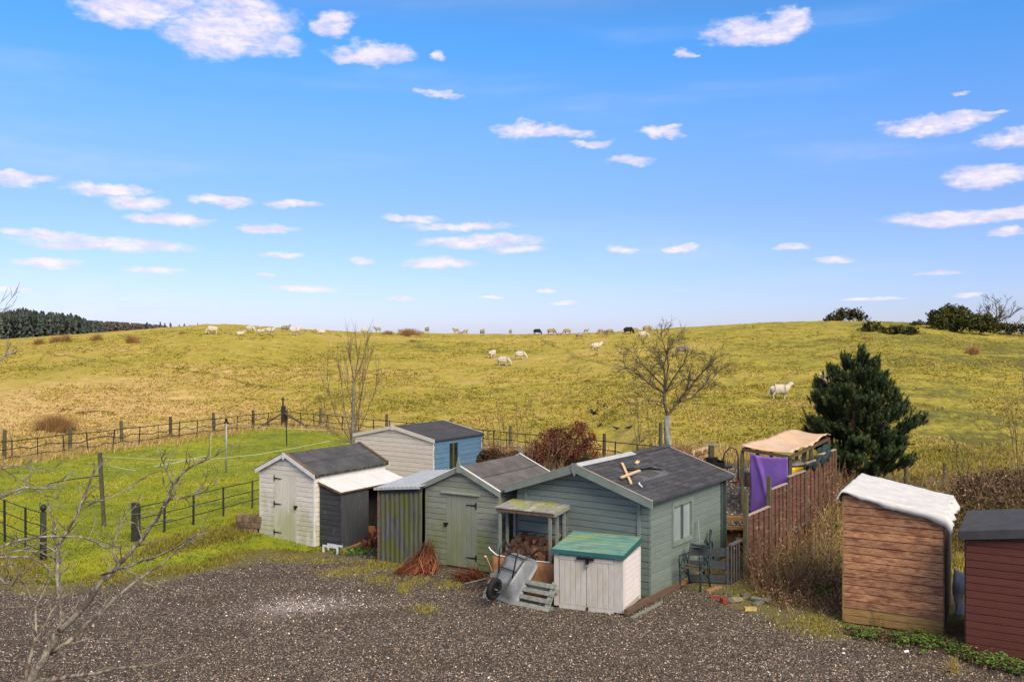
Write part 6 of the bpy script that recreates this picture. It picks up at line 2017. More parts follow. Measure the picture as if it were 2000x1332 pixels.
sapling(1888, 25, [(1846, 842), (1852, 850)], 36, 'single arching bramble whip rising from the thicket above the tall shed', 'post_wood', .016)
sapling(1915, 25, [(1902, 880), (1925, 870), (1880, 900), (1950, 895)], 37, 'bare brown whips in the thicket above the maroon shed', 'twig_pale', .012)

# ------------------------------------------------------------------ foreground tree, bottom left
D0_ = 10.5
base = Vector((at(20, 1340, D0_).x + .05, D0_, 0))
t = thing('bare_tree', 'leafless grey-barked tree close to the camera reaching in from the lower left', 'tree', tuple(base), 0)
def nb(u, v, d=D0_): return at(u, v, d) - base
MB().tube([Vector((0, 0, -.1)), Vector((.02, 0, .5)), nb(35, 1420), nb(55, 1345)], [.085, .07, .055, .048], 10).build('trunk', 'bark_near', t, True)
BR = [
 ([(55, 1345), (71, 1305), (90, 1279), (114, 1234)], .060, .046, 0, 0),
 ([(114, 1234), (121, 1213), (116, 1165), (112, 1128), (114, 1091), (113, 1070)], .035, .028, 0, .35),
 ([(113, 1070), (130, 1038), (154, 998), (162, 976), (177, 936), (186, 917)], .026, .009, .35, .7),
 ([(154, 998), (189, 979), (232, 965), (262, 947), (284, 930)], .014, .006, .55, .9),
 ([(114, 1234), (145, 1205), (169, 1181), (190, 1149), (211, 1125), (238, 1096), (264, 1067), (291, 1033), (307, 1012), (319, 990)], .045, .020, 0, -.5),
 ([(319, 990), (338, 946), (355, 925), (378, 907), (398, 900), (422, 889)], .020, .007, -.5, -.7),
 ([(338, 946), (325, 920), (315, 895), (322, 881)], .012, .005, -.55, -.8),
 ([(319, 987), (332, 976), (362, 973), (385, 963), (403, 956)], .013, .006, -.5, -.2),
 ([(90, 1279), (132, 1255), (172, 1215), (211, 1181), (264, 1136), (317, 1102), (350, 1070), (383, 1041)], .040, .006, 0, .8),
 ([(198, 1123), (238, 1109), (280, 1094), (328, 1076), (362, 1058), (391, 1039)], .020, .005, -.2, -1.0),
 ([(238, 1109), (262, 1120), (280, 1136), (300, 1146), (314, 1150)], .012, .005, -.3, -.1),
 ([(100, 1275), (124, 1260), (169, 1248), (200, 1246), (227, 1248), (259, 1252), (293, 1244)], .022, .005, 0, -.6),
 ([(58, 1335), (114, 1326), (148, 1319), (190, 1314), (225, 1305), (291, 1300), (335, 1290), (370, 1279)], .036, .006, 0, -.8),
 ([(48, 1335), (61, 1279), (70, 1231), (69, 1191), (85, 1157), (98, 1131)], .030, .008, 0, .4),
 ([(63, 1260), (90, 1215), (111, 1181), (122, 1165)], .015, .008, .1, .3),
 ([(20, 1420), (-60, 1300), (-90, 1200), (-60, 1110), (0, 1070), (34, 1055), (106, 1047), (159, 1049), (185, 1057), (219, 1078), (226, 1096)], .026, .008, 0, .6),
 ([(-60, 1110), (-10, 1085), (40, 1074), (79, 1078), (111, 1094)], .018, .009, .2, .5),
 ([(-80, 1150), (-10, 1088), (53, 1087), (87, 1102), (108, 1128)], .018, .010, .1, .3),
 ([(-85, 1170), (-10, 1120), (8, 1138), (24, 1144), (34, 1128), (58, 1107), (75, 1098)], .020, .006, .1, -.2),
 ([(-90, 1200), (-110, 1080), (-60, 1010), (-10, 975), (46, 952), (89, 953), (116, 955), (138, 922)], .03, .006, 0, 1.2),
 ([(-10, 975), (40, 960), (75, 958), (92, 968), (110, 974)], .012, .005, .9, 1.2),
 ([(-60, 1010), (-80, 950), (-40, 915), (0, 908), (40, 909), (73, 919), (103, 919)], .02, .006, .6, 1.5),
 ([(-10, 908), (20, 925), (40, 937), (52, 934)], .01, .005, 1.0, 1.1),
 ([(94, 976), (98, 1000), (108, 1030), (111, 1062)], .010, .012, 1.1, .35),
 ([(224, 1096), (221, 1065), (230, 1040), (238, 1017), (254, 1000)], .012, .006, .5, .8),
 ([(-80, 950), (-60, 800), (-30, 720), (8, 700), (20, 672)], .022, .007, .6, 1.3),
 ([(-30, 720), (0, 705), (24, 690), (30, 680)], .010, .005, 1.0, 1.4),
 ([(-60, 800), (-20, 640), (-4, 612), (10, 604)], .010, .007, .9, 1.3),
 ([(70, 1240), (58, 1190), (62, 1170), (48, 1140), (35, 1125)], .014, .006, .1, -.2),
]
tr = Tree(41)
for pl, r0_, r1_, d0_, d1_ in BR:
    n_ = len(pl)
    pts_ = []
    for k, (u, v) in enumerate(pl):
        f = k / (n_ - 1)
        pts_.append(nb(u, v, D0_ + lerp(d0_, d1_, f)))
    # subdivide with slight wiggle
    sub = [pts_[0]]; r0_ *= .78; r1_ *= .9; rr = [r0_]
    for k in range(n_ - 1):
        mdp = pts_[k].lerp(pts_[k + 1], .5) + Vector((tr.r.gauss(0, .006), tr.r.gauss(0, .01), tr.r.gauss(0, .006)))
        sub += [mdp, pts_[k + 1]]
        rr += [lerp(r0_, r1_, (k + .5) / (n_ - 1)), lerp(r0_, r1_, (k + 1) / (n_ - 1))]
    tr.mb.tube(sub, rr, 8 if r0_ > .02 else 6)
    for k in range(1, len(sub)):
        if rr[k] > .03 and k < 3: continue
        for q in range(2 if tr.r.random() < .22 else (1 if tr.r.random() < .65 else 0)):
            d_ = (sub[k] - sub[k - 1]).normalized() + Vector((tr.r.gauss(0, .6), tr.r.gauss(0, .5), tr.r.gauss(.15, .5)))
            tr.grow(sub[k], d_, tr.r.uniform(.08, .30), min(.009, rr[k] * .65), 1, spread=.7, up=.1, seg=3, kids=(1, 2), shrink=.6, minr=.0042, wig=.2)
    # knuckly bud at the tip
    tr.mb.tube([sub[-1], sub[-1] + (sub[-1] - sub[-2]).normalized() * .03], [r1_ * 1.6, r1_ * .6], 5)
tr.mb.build('branches', 'bark_near', t, True)['kind'] = 'stuff'

# ------------------------------------------------------------------ pine
pb_ = ground_pt(1655, 26.5)
pine = thing('pine_tree', 'dense dark green pine tree standing right of the canopy', 'tree', tuple(pb_), 0)
topz = at(1680, 672, 26.5).z - pb_.z
MB().tube([(0, 0, -.1), (.02, 0, .8), (.12, 0, 2.0), (.28, 0, topz - .6)], [.13, .11, .08, .03], 9).build('trunk', 'pine_bark', pine, True)
MB().tube([(-.33, .5, -.1), (-.30, .45, 1.6)], [.06, .05], 7).build('second_stem', 'pine_bark', pine, True)
rg = np.random.default_rng(77)
# crown profile in photo px relative to the axis: (height fraction, left extent, right extent) metres
def px2m(px): return px / FPX * 26.5
prof_h = [0, .10, .22, .32, .42, .52, .62, .72, .82, .90, 1.0]
# heights from v=925 (bottom) to v=672 (top)
ext_l = [px2m(a) for a in (30, 50, 74, 84, 98, 100, 92, 90, 62, 30, 4)]
ext_r = [px2m(a) for a in (42, 90, 92, 104, 104, 96, 70, 62, 52, 34, 6)]
axis_u = 1676
zbot = at(0, 925, 26.5).z - pb_.z
crown_c = at(axis_u, 800, 26.5).x - pb_.x
shoots = []
limbmb = MB()
R_ = random.Random(5)
NL = 58
for i in range(NL):
    hfr = .03 + .90 * (i + .5) / NL
    a_ = i * 2.399 + R_.uniform(-.35, .35)
    ca, sa = math.cos(a_), math.sin(a_)
    el_ = np.interp(hfr, prof_h, ext_l); er_ = np.interp(hfr, prof_h, ext_r)
    ext = math.hypot((er_ if ca > 0 else el_) * ca, (el_ + er_) / 2 * .95 * sa) * R_.choice((.74, .88, .98, 1.06, 1.16))
    zt_ = zbot + hfr * (topz - zbot) * .93
    ax = .12 + crown_c * min(1, hfr * 1.2) * .8
    root_ = Vector((ax, 0, max(.3, zt_ - ext * .42)))
    tip_ = Vector((crown_c + ext * ca, ext * sa, zt_))
    mid_ = root_.lerp(tip_, .55) - Vector((0, 0, .05 * ext))
    limbmb.tube([root_, mid_, tip_], [.030 * (1.1 - hfr) + .006, .016, .006], 5, cap=False)
    outw = Vector((ca, sa, 0)); lat = Vector((-sa, ca, 0))
    for q in range(int(26 + 44 * ext)):
        f = 1 - abs(R_.gauss(0, .30)); f = max(.12, f)
        b_ = (root_.lerp(mid_, f / .55) if f < .55 else mid_.lerp(tip_, (f - .55) / .45))
        wid = (.10 + .26 * ext * (1 - abs(f - .72) * 1.2))
        p_ = b_ + lat * R_.gauss(0, max(.05, wid * .55)) + Vector((0, 0, R_.gauss(.02, .07)))
        d_ = (Vector((0, 0, 1.0)) + outw * R_.uniform(.25, 1.1) * (1.15 - hfr) + lat * R_.gauss(0, .25)).normalized()
        shoots.append((p_, d_, R_.uniform(.14, .30), f))
for q in range(60):                               # leader and its whorl of candles
    f = R_.random()
    shoots.append((Vector((.12 + crown_c * .95 + R_.gauss(0, .10 * (1 - f) + .015), R_.gauss(0, .10 * (1 - f) + .015), topz - .75 + .5 * f)), Vector((R_.gauss(0, .22), R_.gauss(0, .22), 1)).normalized(), R_.uniform(.16, .32), 1))
limbmb.build('limbs', 'pine_bark', pine)['kind'] = 'stuff'
V = []; tv = []
for (p_, d_, L_, tipn) in shoots:
    n = 58
    t_ = rg.uniform(.0, 1, n)
    p0 = np.array(p_)[None] + np.array(d_)[None] * (t_ * L_)[:, None]
    aa = rg.uniform(0, 6.283, n)
    s1 = d_.cross(Vector((0.3, .2, 1))).normalized(); s2 = d_.cross(s1)
    rad_ = np.array(s1)[None] * np.cos(aa)[:, None] + np.array(s2)[None] * np.sin(aa)[:, None]
    nd = rad_ * .85 + np.array(d_)[None] * (.55 + .5 * t_)[:, None]
    nd /= np.linalg.norm(nd, axis=1, keepdims=True)
    ln = rg.uniform(.07, .12, n)[:, None]
    sd_ = np.cross(nd, np.array(d_)[None]); sd_ /= np.linalg.norm(sd_, axis=1, keepdims=True) + 1e-6
    w_ = .008
    V.append(np.stack([p0 - sd_ * w_, p0 + sd_ * w_, p0 + nd * ln], 1).reshape(-1, 3))
    base_t = rg.uniform(.1, .6) + .25 * tipn ** 2
    tt3 = np.clip(base_t + rg.normal(0, .12, n), 0, 1)
    tv.append(np.stack([tt3 * .6, tt3 * .6, np.clip(tt3 + .15, 0, 1)], 1).ravel())
V = np.concatenate(V); tv = np.concatenate(tv)
o = np_mesh('needles', V, np.arange(len(V)).reshape(-1, 3), 'needles', tv, pine); o['kind'] = 'stuff'
#@@PART5

# ------------------------------------------------------------------ sheep
def skin_mesh(name, verts, edges, radii, sub=2, matidx=None):
    me = bpy.data.meshes.new(name + '_skeleton')
    me.from_pydata([tuple(v) for v in verts], edges, [])
    o = bpy.data.objects.new(name + '_skeleton', me)
    COL.objects.link(o)
    o.modifiers.new('skin', 'SKIN')
    me.skin_vertices or None
    if not me.skin_vertices:
        bpy.context.view_layer.objects.active = o
    sk = me.skin_vertices[0].data
    for i, r_ in enumerate(radii):
        sk[i].radius = (r_, r_) if not isinstance(r_, tuple) else r_
    sk[0].use_root = True
    s_ = o.modifiers.new('sub', 'SUBSURF'); s_.levels = sub; s_.render_levels = sub
    dg = bpy.context.evaluated_depsgraph_get()
    ev = o.evaluated_get(dg)
    res = bpy.data.meshes.new_from_object(ev)
    bpy.data.objects.remove(o)
    bpy.data.meshes.remove(me)
    res.name = name
    return res


def sheep_mesh(pose):
    """faces +x; body about 1.1 m long, 0.75 m at the back"""
    v = []; e = []; r = []
    def add(p, rad, link=None):
        v.append(p); r.append(rad)
        if link is not None: e.append((link, len(v) - 1))
        return len(v) - 1
    zb = .55 if pose != 'lie' else .27
    b0 = add((0, 0, zb), (.255, .27))
    b1 = add((.22, 0, zb + .01), (.24, .26), b0)
    b2 = add((.37, 0, zb + .05), (.20, .215), b1)
    c1 = add((-.22, 0, zb + .01), (.255, .27), b0)
    c2 = add((-.41, 0, zb + .01), (.20, .22), c1)
    add((-.50, 0, zb + .06), .05, c2)
    add((-.53, 0, zb - .12), .03, len(v) - 1)
    if pose == 'graze':
        n1 = add((.48, .01, zb - .06), .15, b2); n2 = add((.57, .03, zb - .22), .115, n1)
        h0 = add((.61, .04, zb - .32), .088, n2); h1 = add((.65, .05, zb - .42), .068, h0); h2 = add((.67, .05, zb - .49), .05, h1)
        hd = (.595, .04, zb - .33)
    elif pose == 'lie':
        n1 = add((.46, .02, zb + .14), .105, b2); n2 = add((.53, .03, zb + .26), .08, n1)
        h0 = add((.58, .04, zb + .32), .078, n2); h1 = add((.68, .04, zb + .28), .06, h0); h2 = add((.75, .04, zb + .25), .042, h1)
        hd = (.57, .04, zb + .34)
    else:
        n1 = add((.47, .0, zb + .14), .155, b2); n2 = add((.54, .01, zb + .25), .12, n1)
        h0 = add((.58, .02, zb + .33), .095, n2); h1 = add((.68, .03, zb + .30), .072, h0); h2 = add((.76, .03, zb + .265), .052, h1)
        hd = (.57, .02, zb + .345)
    for s in (-1, 1):
        a_ = add((hd[0] - .01, hd[1] + s * .07, hd[2] + .02), .022, h0); add((hd[0] - .03, hd[1] + s * .14, hd[2] + .0), .014, a_)
    legs = []
    if pose != 'lie':
        for s in (-1, 1):
            k = .04 * s
            a_ = add((.26 + k, s * .12, .34), .06, b1); b_ = add((.27 + k, s * .12, .18), .033, a_); c_ = add((.26 + k, s * .12, .03), .030, b_); legs += [b_, c_]
            a_ = add((-.30 - k, s * .12, .40), .075, c1); b_ = add((-.38 - k, s * .12, .24), .036, a_); c_ = add((-.35 - k, s * .12, .03), .030, b_); legs += [b_, c_]
    else:
        for s in (-1, 1):
            a_ = add((.30, s * .16, .08), .045, b1); add((.42, s * .17, .04), .03, a_)
            a_ = add((-.22, s * .20, .10), .07, c1); add((-.05, s * .24, .04), .03, a_)
    me = skin_mesh('fleece_body', v, e, r, 2)
    fl = hd[0] + .0
    head = Vector(hd)
    mi = []
    hh = [Vector(v[h0]), Vector(v[h1]), Vector(v[h2])]
    for p_ in me.polygons:
        c = p_.center
        isface = min((c - q).length for q in hh) < .105 or (c - head).length < .19 and abs(c.y - hd[1]) > .07
        isleg = c.z < .22 and pose != 'lie'
        mi.append(1 if (isface or isleg) else 0)
    me.polygons.foreach_set('material_index', mi)
    me.polygons.foreach_set('use_smooth', [True] * len(me.polygons))
    # lumpy fleece
    for vt in me.vertices:
        c = vt.co
        if c.x < .45 and c.z > .3 * (pose != 'lie'):
            k = 1 + .05 * math.sin(c.x * 31) * math.sin(c.z * 27 + c.y * 23)
            vt.co = Vector((c.x, c.y * k, c.z + (k - 1) * .25))
    return me, hd, hh


SH = {}
for pose in ('stand', 'graze', 'lie'):
    me, hd, hh = sheep_mesh(pose)
    for col_, (fm, face) in {'white': ('fleece', 'face_pale'), 'whitedark': ('fleece', 'face_dark'), 'tan': ('fleece_tan', 'face_dark'), 'grey': ('fleece_grey', 'face_dark'), 'black': ('fleece_black', 'face_dark')}.items():
        m2 = me.copy(); m2.materials.clear(); m2.materials.append(MT[fm]); m2.materials.append(MT[face])
        SH[(pose, col_)] = (m2, hd, hh)
eye_me = MB().tube([(0, -.009, 0), (0, .009, 0)], .011, 6).mesh('eye'); eye_me.materials.append(MT['eye'])

# (u, v of the feet, height px of body+head or 0, pose, colour, heading deg (0 = facing right), scale, label)
SHEEP = [
 (415, 653, 'graze', 'white', 180, 1.12, 'large white sheep grazing alone at the left end of the ridge flock'),
 (469, 654, 'lie', 'white', 10, .75, 'small white lamb lying down between the two leftmost standing sheep'),
 (488, 649, 'graze', 'white', 0, .95, 'white sheep with lowered head just above the lying lamb'),
 (508, 654, 'stand', 'white', 5, .78, 'small white sheep standing right of the lying lamb'),
 (527, 654, 'stand', 'white', 0, 1.0, 'white sheep facing right, in the middle of the left flock'),
 (557, 648, 'stand', 'tan', 0, .92, 'brownish-white sheep facing right behind the left flock, right on the brow'),
 (575, 655, 'stand', 'white', 0, 1.12, 'big white sheep facing right at the right end of the left flock'),
 (627, 651, 'lie', 'white', 190, .95, 'white sheep lying half hidden by the brow right of the left flock'),
 (713, 653, 'graze', 'white', 185, .95, 'pale sheep grazing just left of the skyline sheep near the dark mounds'),
 (738, 645, 'stand', 'tan', 180, .8, 'tan sheep with raised head on the skyline left of the small dark mound'),
 (783, 651, 'stand', 'tan', 150, .6, 'pale sheep partly hidden at the left side of the big dark mound'),
 (823, 652, 'lie', 'tan', 180, .7, 'tan sheep lying down just right of the big dark mound'),
 (834, 651, 'stand', 'tan', 75, .9, 'tan sheep standing end-on with raised head beside the lying one'),
 (891, 650, 'stand', 'tan', 170, .75, 'tan sheep with raised head at the left of the skyline trio'),
 (900, 652, 'lie', 'tan', 0, .6, 'tan sheep lying low in the middle of the skyline trio'),
 (909, 650, 'stand', 'tan', 40, .65, 'tan sheep at the right of the skyline trio'),
 (942, 655, 'stand', 'tan', 70, .9, 'lone tan sheep seen end-on between the trio and the distant small one'),
 (997, 653, 'stand', 'tan', 80, .7, 'small lone tan sheep near the lowest point of the skyline'),
 (1049, 654, 'graze', 'black', 15, .95, 'black sheep grazing on the skyline near the middle of the ridge'),
 (1077, 654, 'graze', 'tan', 0, 1.0, 'long tan sheep grazing right of the middle black sheep'),
 (1093, 655, 'lie', 'tan', 0, .65, 'small tan sheep lying between the two grazing tan sheep'),
 (1108, 653, 'graze', 'tan', 180, .9, 'tan sheep grazing to the left above the sheep on the slope'),
 (1132, 661, 'stand', 'tan', 15, .85, 'tan sheep standing a little below the skyline, head turned right'),
 (1145, 650, 'stand', 'tan', 10, .6, 'small tan sheep on the skyline just above the one below the brow'),
 (1174, 652, 'graze', 'tan', 180, .75, 'tan sheep at the left of the tight group by the right black sheep'),
 (1183, 653, 'stand', 'tan', 60, .6, 'tan sheep squeezed in the middle of the tight skyline group'),
 (1191, 653, 'graze', 'tan', 0, .8, 'tan sheep at the right of the tight skyline group'),
 (1227, 653, 'graze', 'black', 10, 1.1, 'big black sheep grazing on the skyline left of the bare tree'),
 (1241, 649, 'stand', 'tan', 170, .7, 'pale tan sheep just right of the big black sheep'),
 (1263, 648, 'graze', 'tan', 5, .95, 'tan sheep grazing on the brow above the white sheep behind the tree'),
 (1256, 662, 'graze', 'white', 0, 1.05, 'white sheep grazing behind the top left twigs of the bare tree'),
 (961, 700, 'graze', 'white', 60, 1.0, 'upper left of the three white sheep grazing together on the slope'),
 (983, 715, 'graze', 'white', 0, 1.1, 'lowest of the three white sheep grazing together, white-faced'),
 (1016, 702, 'graze', 'whitedark', 0, 1.0, 'black-faced white sheep, right one of the three grazing on the slope'),
 (1164, 685, 'stand', 'white', 10, .98, 'white sheep with raised head alone on the slope below the ridge group'),
 (1332, 693, 'stand', 'grey', 0, 1.0, 'brown-grey sheep with dark head and legs seen through the bare tree'),
 (1522, 780, 'stand', 'white', 0, 1.08, 'big cream sheep facing right on the lower slope left of the pine'),
 (1619, 756, 'stand', 'white', 200, .95, 'white sheep mostly hidden behind the left side of the pine'),
]
for (u, v, pose, col_, hdg, sc, lab) in SHEEP:
    p_ = ground_at(u, v, 34, 135)
    s_ = (u - 1000) / FPX
    if v < 656:
        # on the brow: stand the animal where the ridge peaks as seen from here
        ys_ = np.linspace(80, 135, 1200); z_ = terrain(s_ * ys_, ys_); el_ = (z_ - H) / ys_
        i = int(np.argmax(el_)); 
        vr = V0 - el_[i] * FPX
        if v <= vr + 1.5:
            p_ = Vector((s_ * ys_[i], ys_[i], float(z_[i])))
    me, hd, hh = SH[(pose, col_)]
    root = bpy.data.objects.new('sheep', me); COL.objects.link(root)
    root.location = p_ - Vector((0, 0, .03)); root.rotation_euler = (0, 0, math.radians(hdg)); root.scale = (sc,) * 3
    tag(root, lab, 'sheep', 'sheep grazing on the hill')
    for s in (-1, 1):
        e_ = bpy.data.objects.new('eye', eye_me); COL.objects.link(e_); e_.parent = root
        e_.location = (lerp(hh[0].x, hh[1].x, .5), hh[1].y + s * .062, lerp(hh[0].z, hh[1].z, .5) + .02)

# ------------------------------------------------------------------ crows
def crow(u, v, lab, fly=False, hdg=0, d=None):
    p_ = ground_at(u, v, 34, 120) if d is None else at(u, v, d)
    vs = [(0, 0, .14), (.13, 0, .17), (.20, 0, .22), (.26, 0, .22), (-.14, 0, .12), (-.26, 0, .09), (.02, .03, .05), (.02, .03, .0), (.02, -.03, .05), (.02, -.03, .0)]
    es = [(0, 1), (1, 2), (2, 3), (0, 4), (4, 5), (0, 6), (6, 7), (0, 8), (8, 9)]
    rr = [.075, .055, .042, .012, .05, .03, .012, .008, .012, .008]
    if fly:
        k = len(vs)
        vs += [(.0, .22, .26), (-.04, .48, .40), (0, -.22, .26), (-.04, -.48, .36)]; es += [(0, k), (k, k + 1), (0, k + 2), (k + 2, k + 3)]; rr += [(.07, .02), (.05, .012), (.07, .02), (.05, .012)]
    me = skin_mesh('crow', vs, es, rr, 1)
    o = meshobj('crow', me, 'crow', None, True)
    o.location = p_; o.rotation_euler = (0, 0, math.radians(hdg)); o.scale = (.8,) * 3
    tag(o, lab, 'crow', 'crows by the foot of the hill')
crow(1160, 812, 'crow with raised wings flying low above the russet bush', True, 200, 42)
crow(1228, 839, 'crow on the grass left of the pale-trunked tree', False, 0)
crow(1204, 840, 'small crow pecking on the grass between the russet bush and the bare tree', False, 190)
crow(1180, 796, 'crow standing upright on the slope above the flying one', False, 90)
crow(1172, 834, 'small crow sitting just right of the top of the russet bush', False, 60)

# ------------------------------------------------------------------ leafy masses
def blob_leaves(name, m, centers, n, leaf, seed, parent=None, shell=.55, lo=0, hi=1, toplight=.0, elong=1.5):
    """leaves spread through overlapping ellipsoids: centers = [(Vector, (rx,ry,rz))]"""
    rg = np.random.default_rng(seed)
    vol = np.array([c[1][0] * c[1][1] * c[1][2] for c in centers]) ** .7
    pick = rg.choice(len(centers), n, p=vol / vol.sum())
    C_ = np.array([tuple(c[0]) for c in centers])[pick]; Rr = np.array([c[1] for c in centers])[pick]
    a = rg.normal(0, 1, (n, 3)); a /= np.linalg.norm(a, axis=1, keepdims=True)
    rad = rg.uniform(shell, 1.08, (n, 1))
    P_ = C_ + a * Rr * rad
    P_ += (np.stack([fbm(P_[:, 0] * 3, P_[:, 2] * 3, 2), fbm(P_[:, 1] * 3, P_[:, 2] * 3 + 9, 2), fbm(P_[:, 0] * 3 + 5, P_[:, 1] * 3, 2)], -1) - .5) * leaf * 6
    V, T_, tt = leaf_quads(P_, leaf, rg, elong=elong, tint=np.clip(lo + (hi - lo) * (.25 * rg.random(n) + .75 * fbm(P_[:, 0] * 2.5, P_[:, 2] * 2.5 + P_[:, 1], 3)), 0, 1))
    return np_mesh(name, V, T_, m, tt, parent)


def bush(name, lab, cat, u, v, d, blobs, m, n, leaf, seed, stem_m='twig', elong=1.5, shell=.5):
    """blobs in px relative to base: (du, dv, rx, rz)"""
    b_ = Vector(((u - 1000) / FPX * d, d, 0)); b_.z = H + (V0 - v) / FPX * d
    k = d / FPX
    t = thing(name, lab, cat, tuple(b_), 0)
    rgb = random.Random(seed)
    cs = [(Vector((du * k, rgb.uniform(-.4, .4) * rx * k, -dv * k)), (rx * k, rx * k * .9, rz * k)) for (du, dv, rx, rz) in blobs]
    tr = Tree(seed)
    for c, r_ in cs:
        for q in range(3):
            e_ = c + Vector((rgb.uniform(-.7, .7) * r_[0], rgb.uniform(-.5, .5) * r_[1], rgb.uniform(.0, .8) * r_[2]))
            tr.mb.tube([Vector((c.x * .4, 0, -.25)), e_ * .5 + Vector((0, 0, -.05)), e_], [.035, .022, .008], 4, cap=False)
    tr.mb.build('stems', stem_m, t)['kind'] = 'stuff'
    o = blob_leaves('leaves', m, cs, n, leaf, seed, t, shell=shell, elong=elong); o['kind'] = 'stuff'
    return t


bush('russet_bush', 'dense russet-brown bush behind the sage shed and cabin', 'bush', 1092, 912, 30.5, [(-40, -28, 34, 30), (-10, -38, 40, 38), (28, -50, 40, 38), (46, -24, 36, 30), (0, -60, 26, 22), (40, -78, 18, 13), (-55, -8, 24, 22), (60, -50, 14, 16)], 'red_bush', 12000, .042, 51)
bush('brown_scrub', 'low tangled brown scrub between the blue shed and the russet bush', 'scrub', 985, 915, 29.5, [(-28, -18, 26, 20), (4, -14, 26, 20), (28, -16, 20, 18)], 'fern', 5000, .045, 52, elong=3)
bush('green_shrub', 'small pale green shrub at the right foot of the russet bush', 'shrub', 1146, 905, 29.6, [(0, -12, 10, 14), (-6, -4, 10, 10)], 'gorse', 500, .04, 53)
# ridge bushes
dR = 108
bush('gorse_bush', 'dark gorse bush on the right ridge, left part of the low clump', 'bush', 1706, 664, 94, [(-8, -14, 18, 16), (10, -10, 14, 14), (0, -22, 14, 10)], 'gorse', 2600, .22, 61)
bush('gorse_bush', 'wide dark gorse bush with a brown right end below the ridge', 'bush', 1758, 668, 92, [(-18, -14, 18, 15), (4, -16, 22, 14), (24, -10, 14, 11)], 'gorse', 3400, .22, 62)
bush('rush_clump', 'small brown clump left of the ridge gorse', 'clump', 1668, 660, 94, [(0, -2, 13, 4)], 'rush', 300, .16, 63)
bush('ridge_tree', 'low dark tree crown showing over the brow left of the gorse', 'tree', 1653, 630, 128, [(-22, -8, 16, 10), (-8, -17, 16, 11), (12, -16, 14, 10), (30, -8, 14, 9), (-32, -2, 10, 7)], 'oak', 2600, .24, 64, shell=.2)
bush('ridge_tree', 'large olive-dark windblown tree on the right skyline', 'tree', 1862, 642, 100, [(-26, -14, 24, 18), (-6, -28, 26, 18), (14, -22, 24, 18), (-34, -24, 14, 12), (2, -8, 26, 12)], 'gorse', 5200, .20, 65)
bush('ridge_tree', 'lower olive-dark tree just right of the large skyline tree', 'tree', 1912, 646, 98, [(-14, -16, 20, 14), (8, -16, 20, 14), (22, -8, 14, 11)], 'gorse', 3200, .20, 66)
bush('ridge_bush', 'thin dark hedge line left of the large skyline tree', 'bush', 1800, 636, 106, [(-14, -2, 14, 4), (8, -3, 16, 4), (26, -3, 12, 5)], 'oak', 700, .18, 67)
bush('ridge_bush', 'dark bush at the foot of the bare skyline tree by the right edge', 'bush', 1968, 650, 102, [(-8, -10, 18, 8), (14, -8, 16, 8), (34, -6, 14, 8)], 'oak', 1300, .18, 68, shell=.2)
tb = at(1942, 650, 104)
t = thing('bare_tree', 'spreading leafless tree on the skyline at the right edge', 'tree', tuple(tb), 0)
tr = Tree(71)
MB().tube([(0, 0, -.8), (.0, 0, .5), (.05, 0, 1.3)], [.22, .18, .15], 7).build('trunk', 'twig', t)
for (du, dv) in ((-34, -34), (-18, -50), (2, -58), (22, -50), (40, -38), (48, -18), (-28, -16), (12, -34)):
    e_ = Vector((du, 0, -dv)) * (104 / FPX)
    tr.mb.tube([Vector((.05, 0, 1.1)), e_ * .55 + Vector((0, tr.r.uniform(-.6, .6), .35)), e_], [.12, .07, .03], 5, cap=False)
    for q in range(7):
        a_ = (e_ * tr.r.uniform(.35, 1)) + Vector((0, 0, .2))
        tr.grow(a_, e_.normalized() + Vector((tr.r.gauss(0, .5), tr.r.gauss(0, .5), tr.r.gauss(.1, .3))), tr.r.uniform(.5, 1.1), .035, 2, spread=.6, up=.05, kids=(2, 3), minr=.014, wig=.2)
tr.mb.build('branches', 'twig', t)['kind'] = 'stuff'

# dark mounds and rush clumps
def rush(u, v, w_, h_, n, lab, seed, lean=.25, m='rush'):
    p_ = ground_at(u, v, 30, 140); k = p_.y / FPX
    rg = np.random.default_rng(seed)
    W2, Hh = w_ * k / 2, h_ * k
    bx_ = rg.normal(0, .45, n) * W2; by_ = rg.normal(0, .45, n) * W2 * .7
    ln = Hh * rg.uniform(.6, 1.15, n) * (1 - .5 * (np.abs(bx_) / (W2 * 1.3)).clip(0, 1) ** 2)
    dx = bx_ / W2 * .5 + rg.normal(lean, .25, n); dy = rg.normal(0, .3, n)
    tip = np.stack([bx_ + dx * ln, by_ + dy * ln, ln], -1); b_ = np.stack([bx_, by_, np.full(n, -.05)], -1)
    wd = max(.012, .35 * k)
    V = np.stack([b_ - [wd, 0, 0], b_ + [wd, 0, 0], tip], 1).reshape(-1, 3)
    t_ = rg.uniform(0, 1, n)
    o = np_mesh('rush_clump', V, np.arange(3 * n).reshape(-1, 3), m, np.stack([t_ * .5, t_ * .5, t_], 1).ravel())
    o.location = p_
    return tag(o, lab, 'rush clump')
rush(108, 845, 62, 36, 1600, 'big round red-brown rush clump in the pasture beyond the left fence', 81, .05)
rush(75, 672, 18, 12, 260, 'small tan rush clump, leftmost below the conifer wood', 82)
rush(107, 669, 20, 14, 260, 'tan rush clump left half of the pair below the conifer wood', 83)
rush(127, 668, 18, 16, 300, 'darker rush clump right half of the pair below the conifer wood', 84)
rush(187, 665, 20, 13, 300, 'dark spiky rush clump between the pair and the reddish one', 85)
rush(259, 671, 20, 18, 360, 'tallest reddish rush clump on the left slope', 86, -.1)
rush(355, 652, 12, 5, 120, 'tiny dark tuft near the brow left of the sheep', 87)
rush(1898, 692, 24, 18, 360, 'brown rush clump alone on the right slope below the skyline trees', 88)
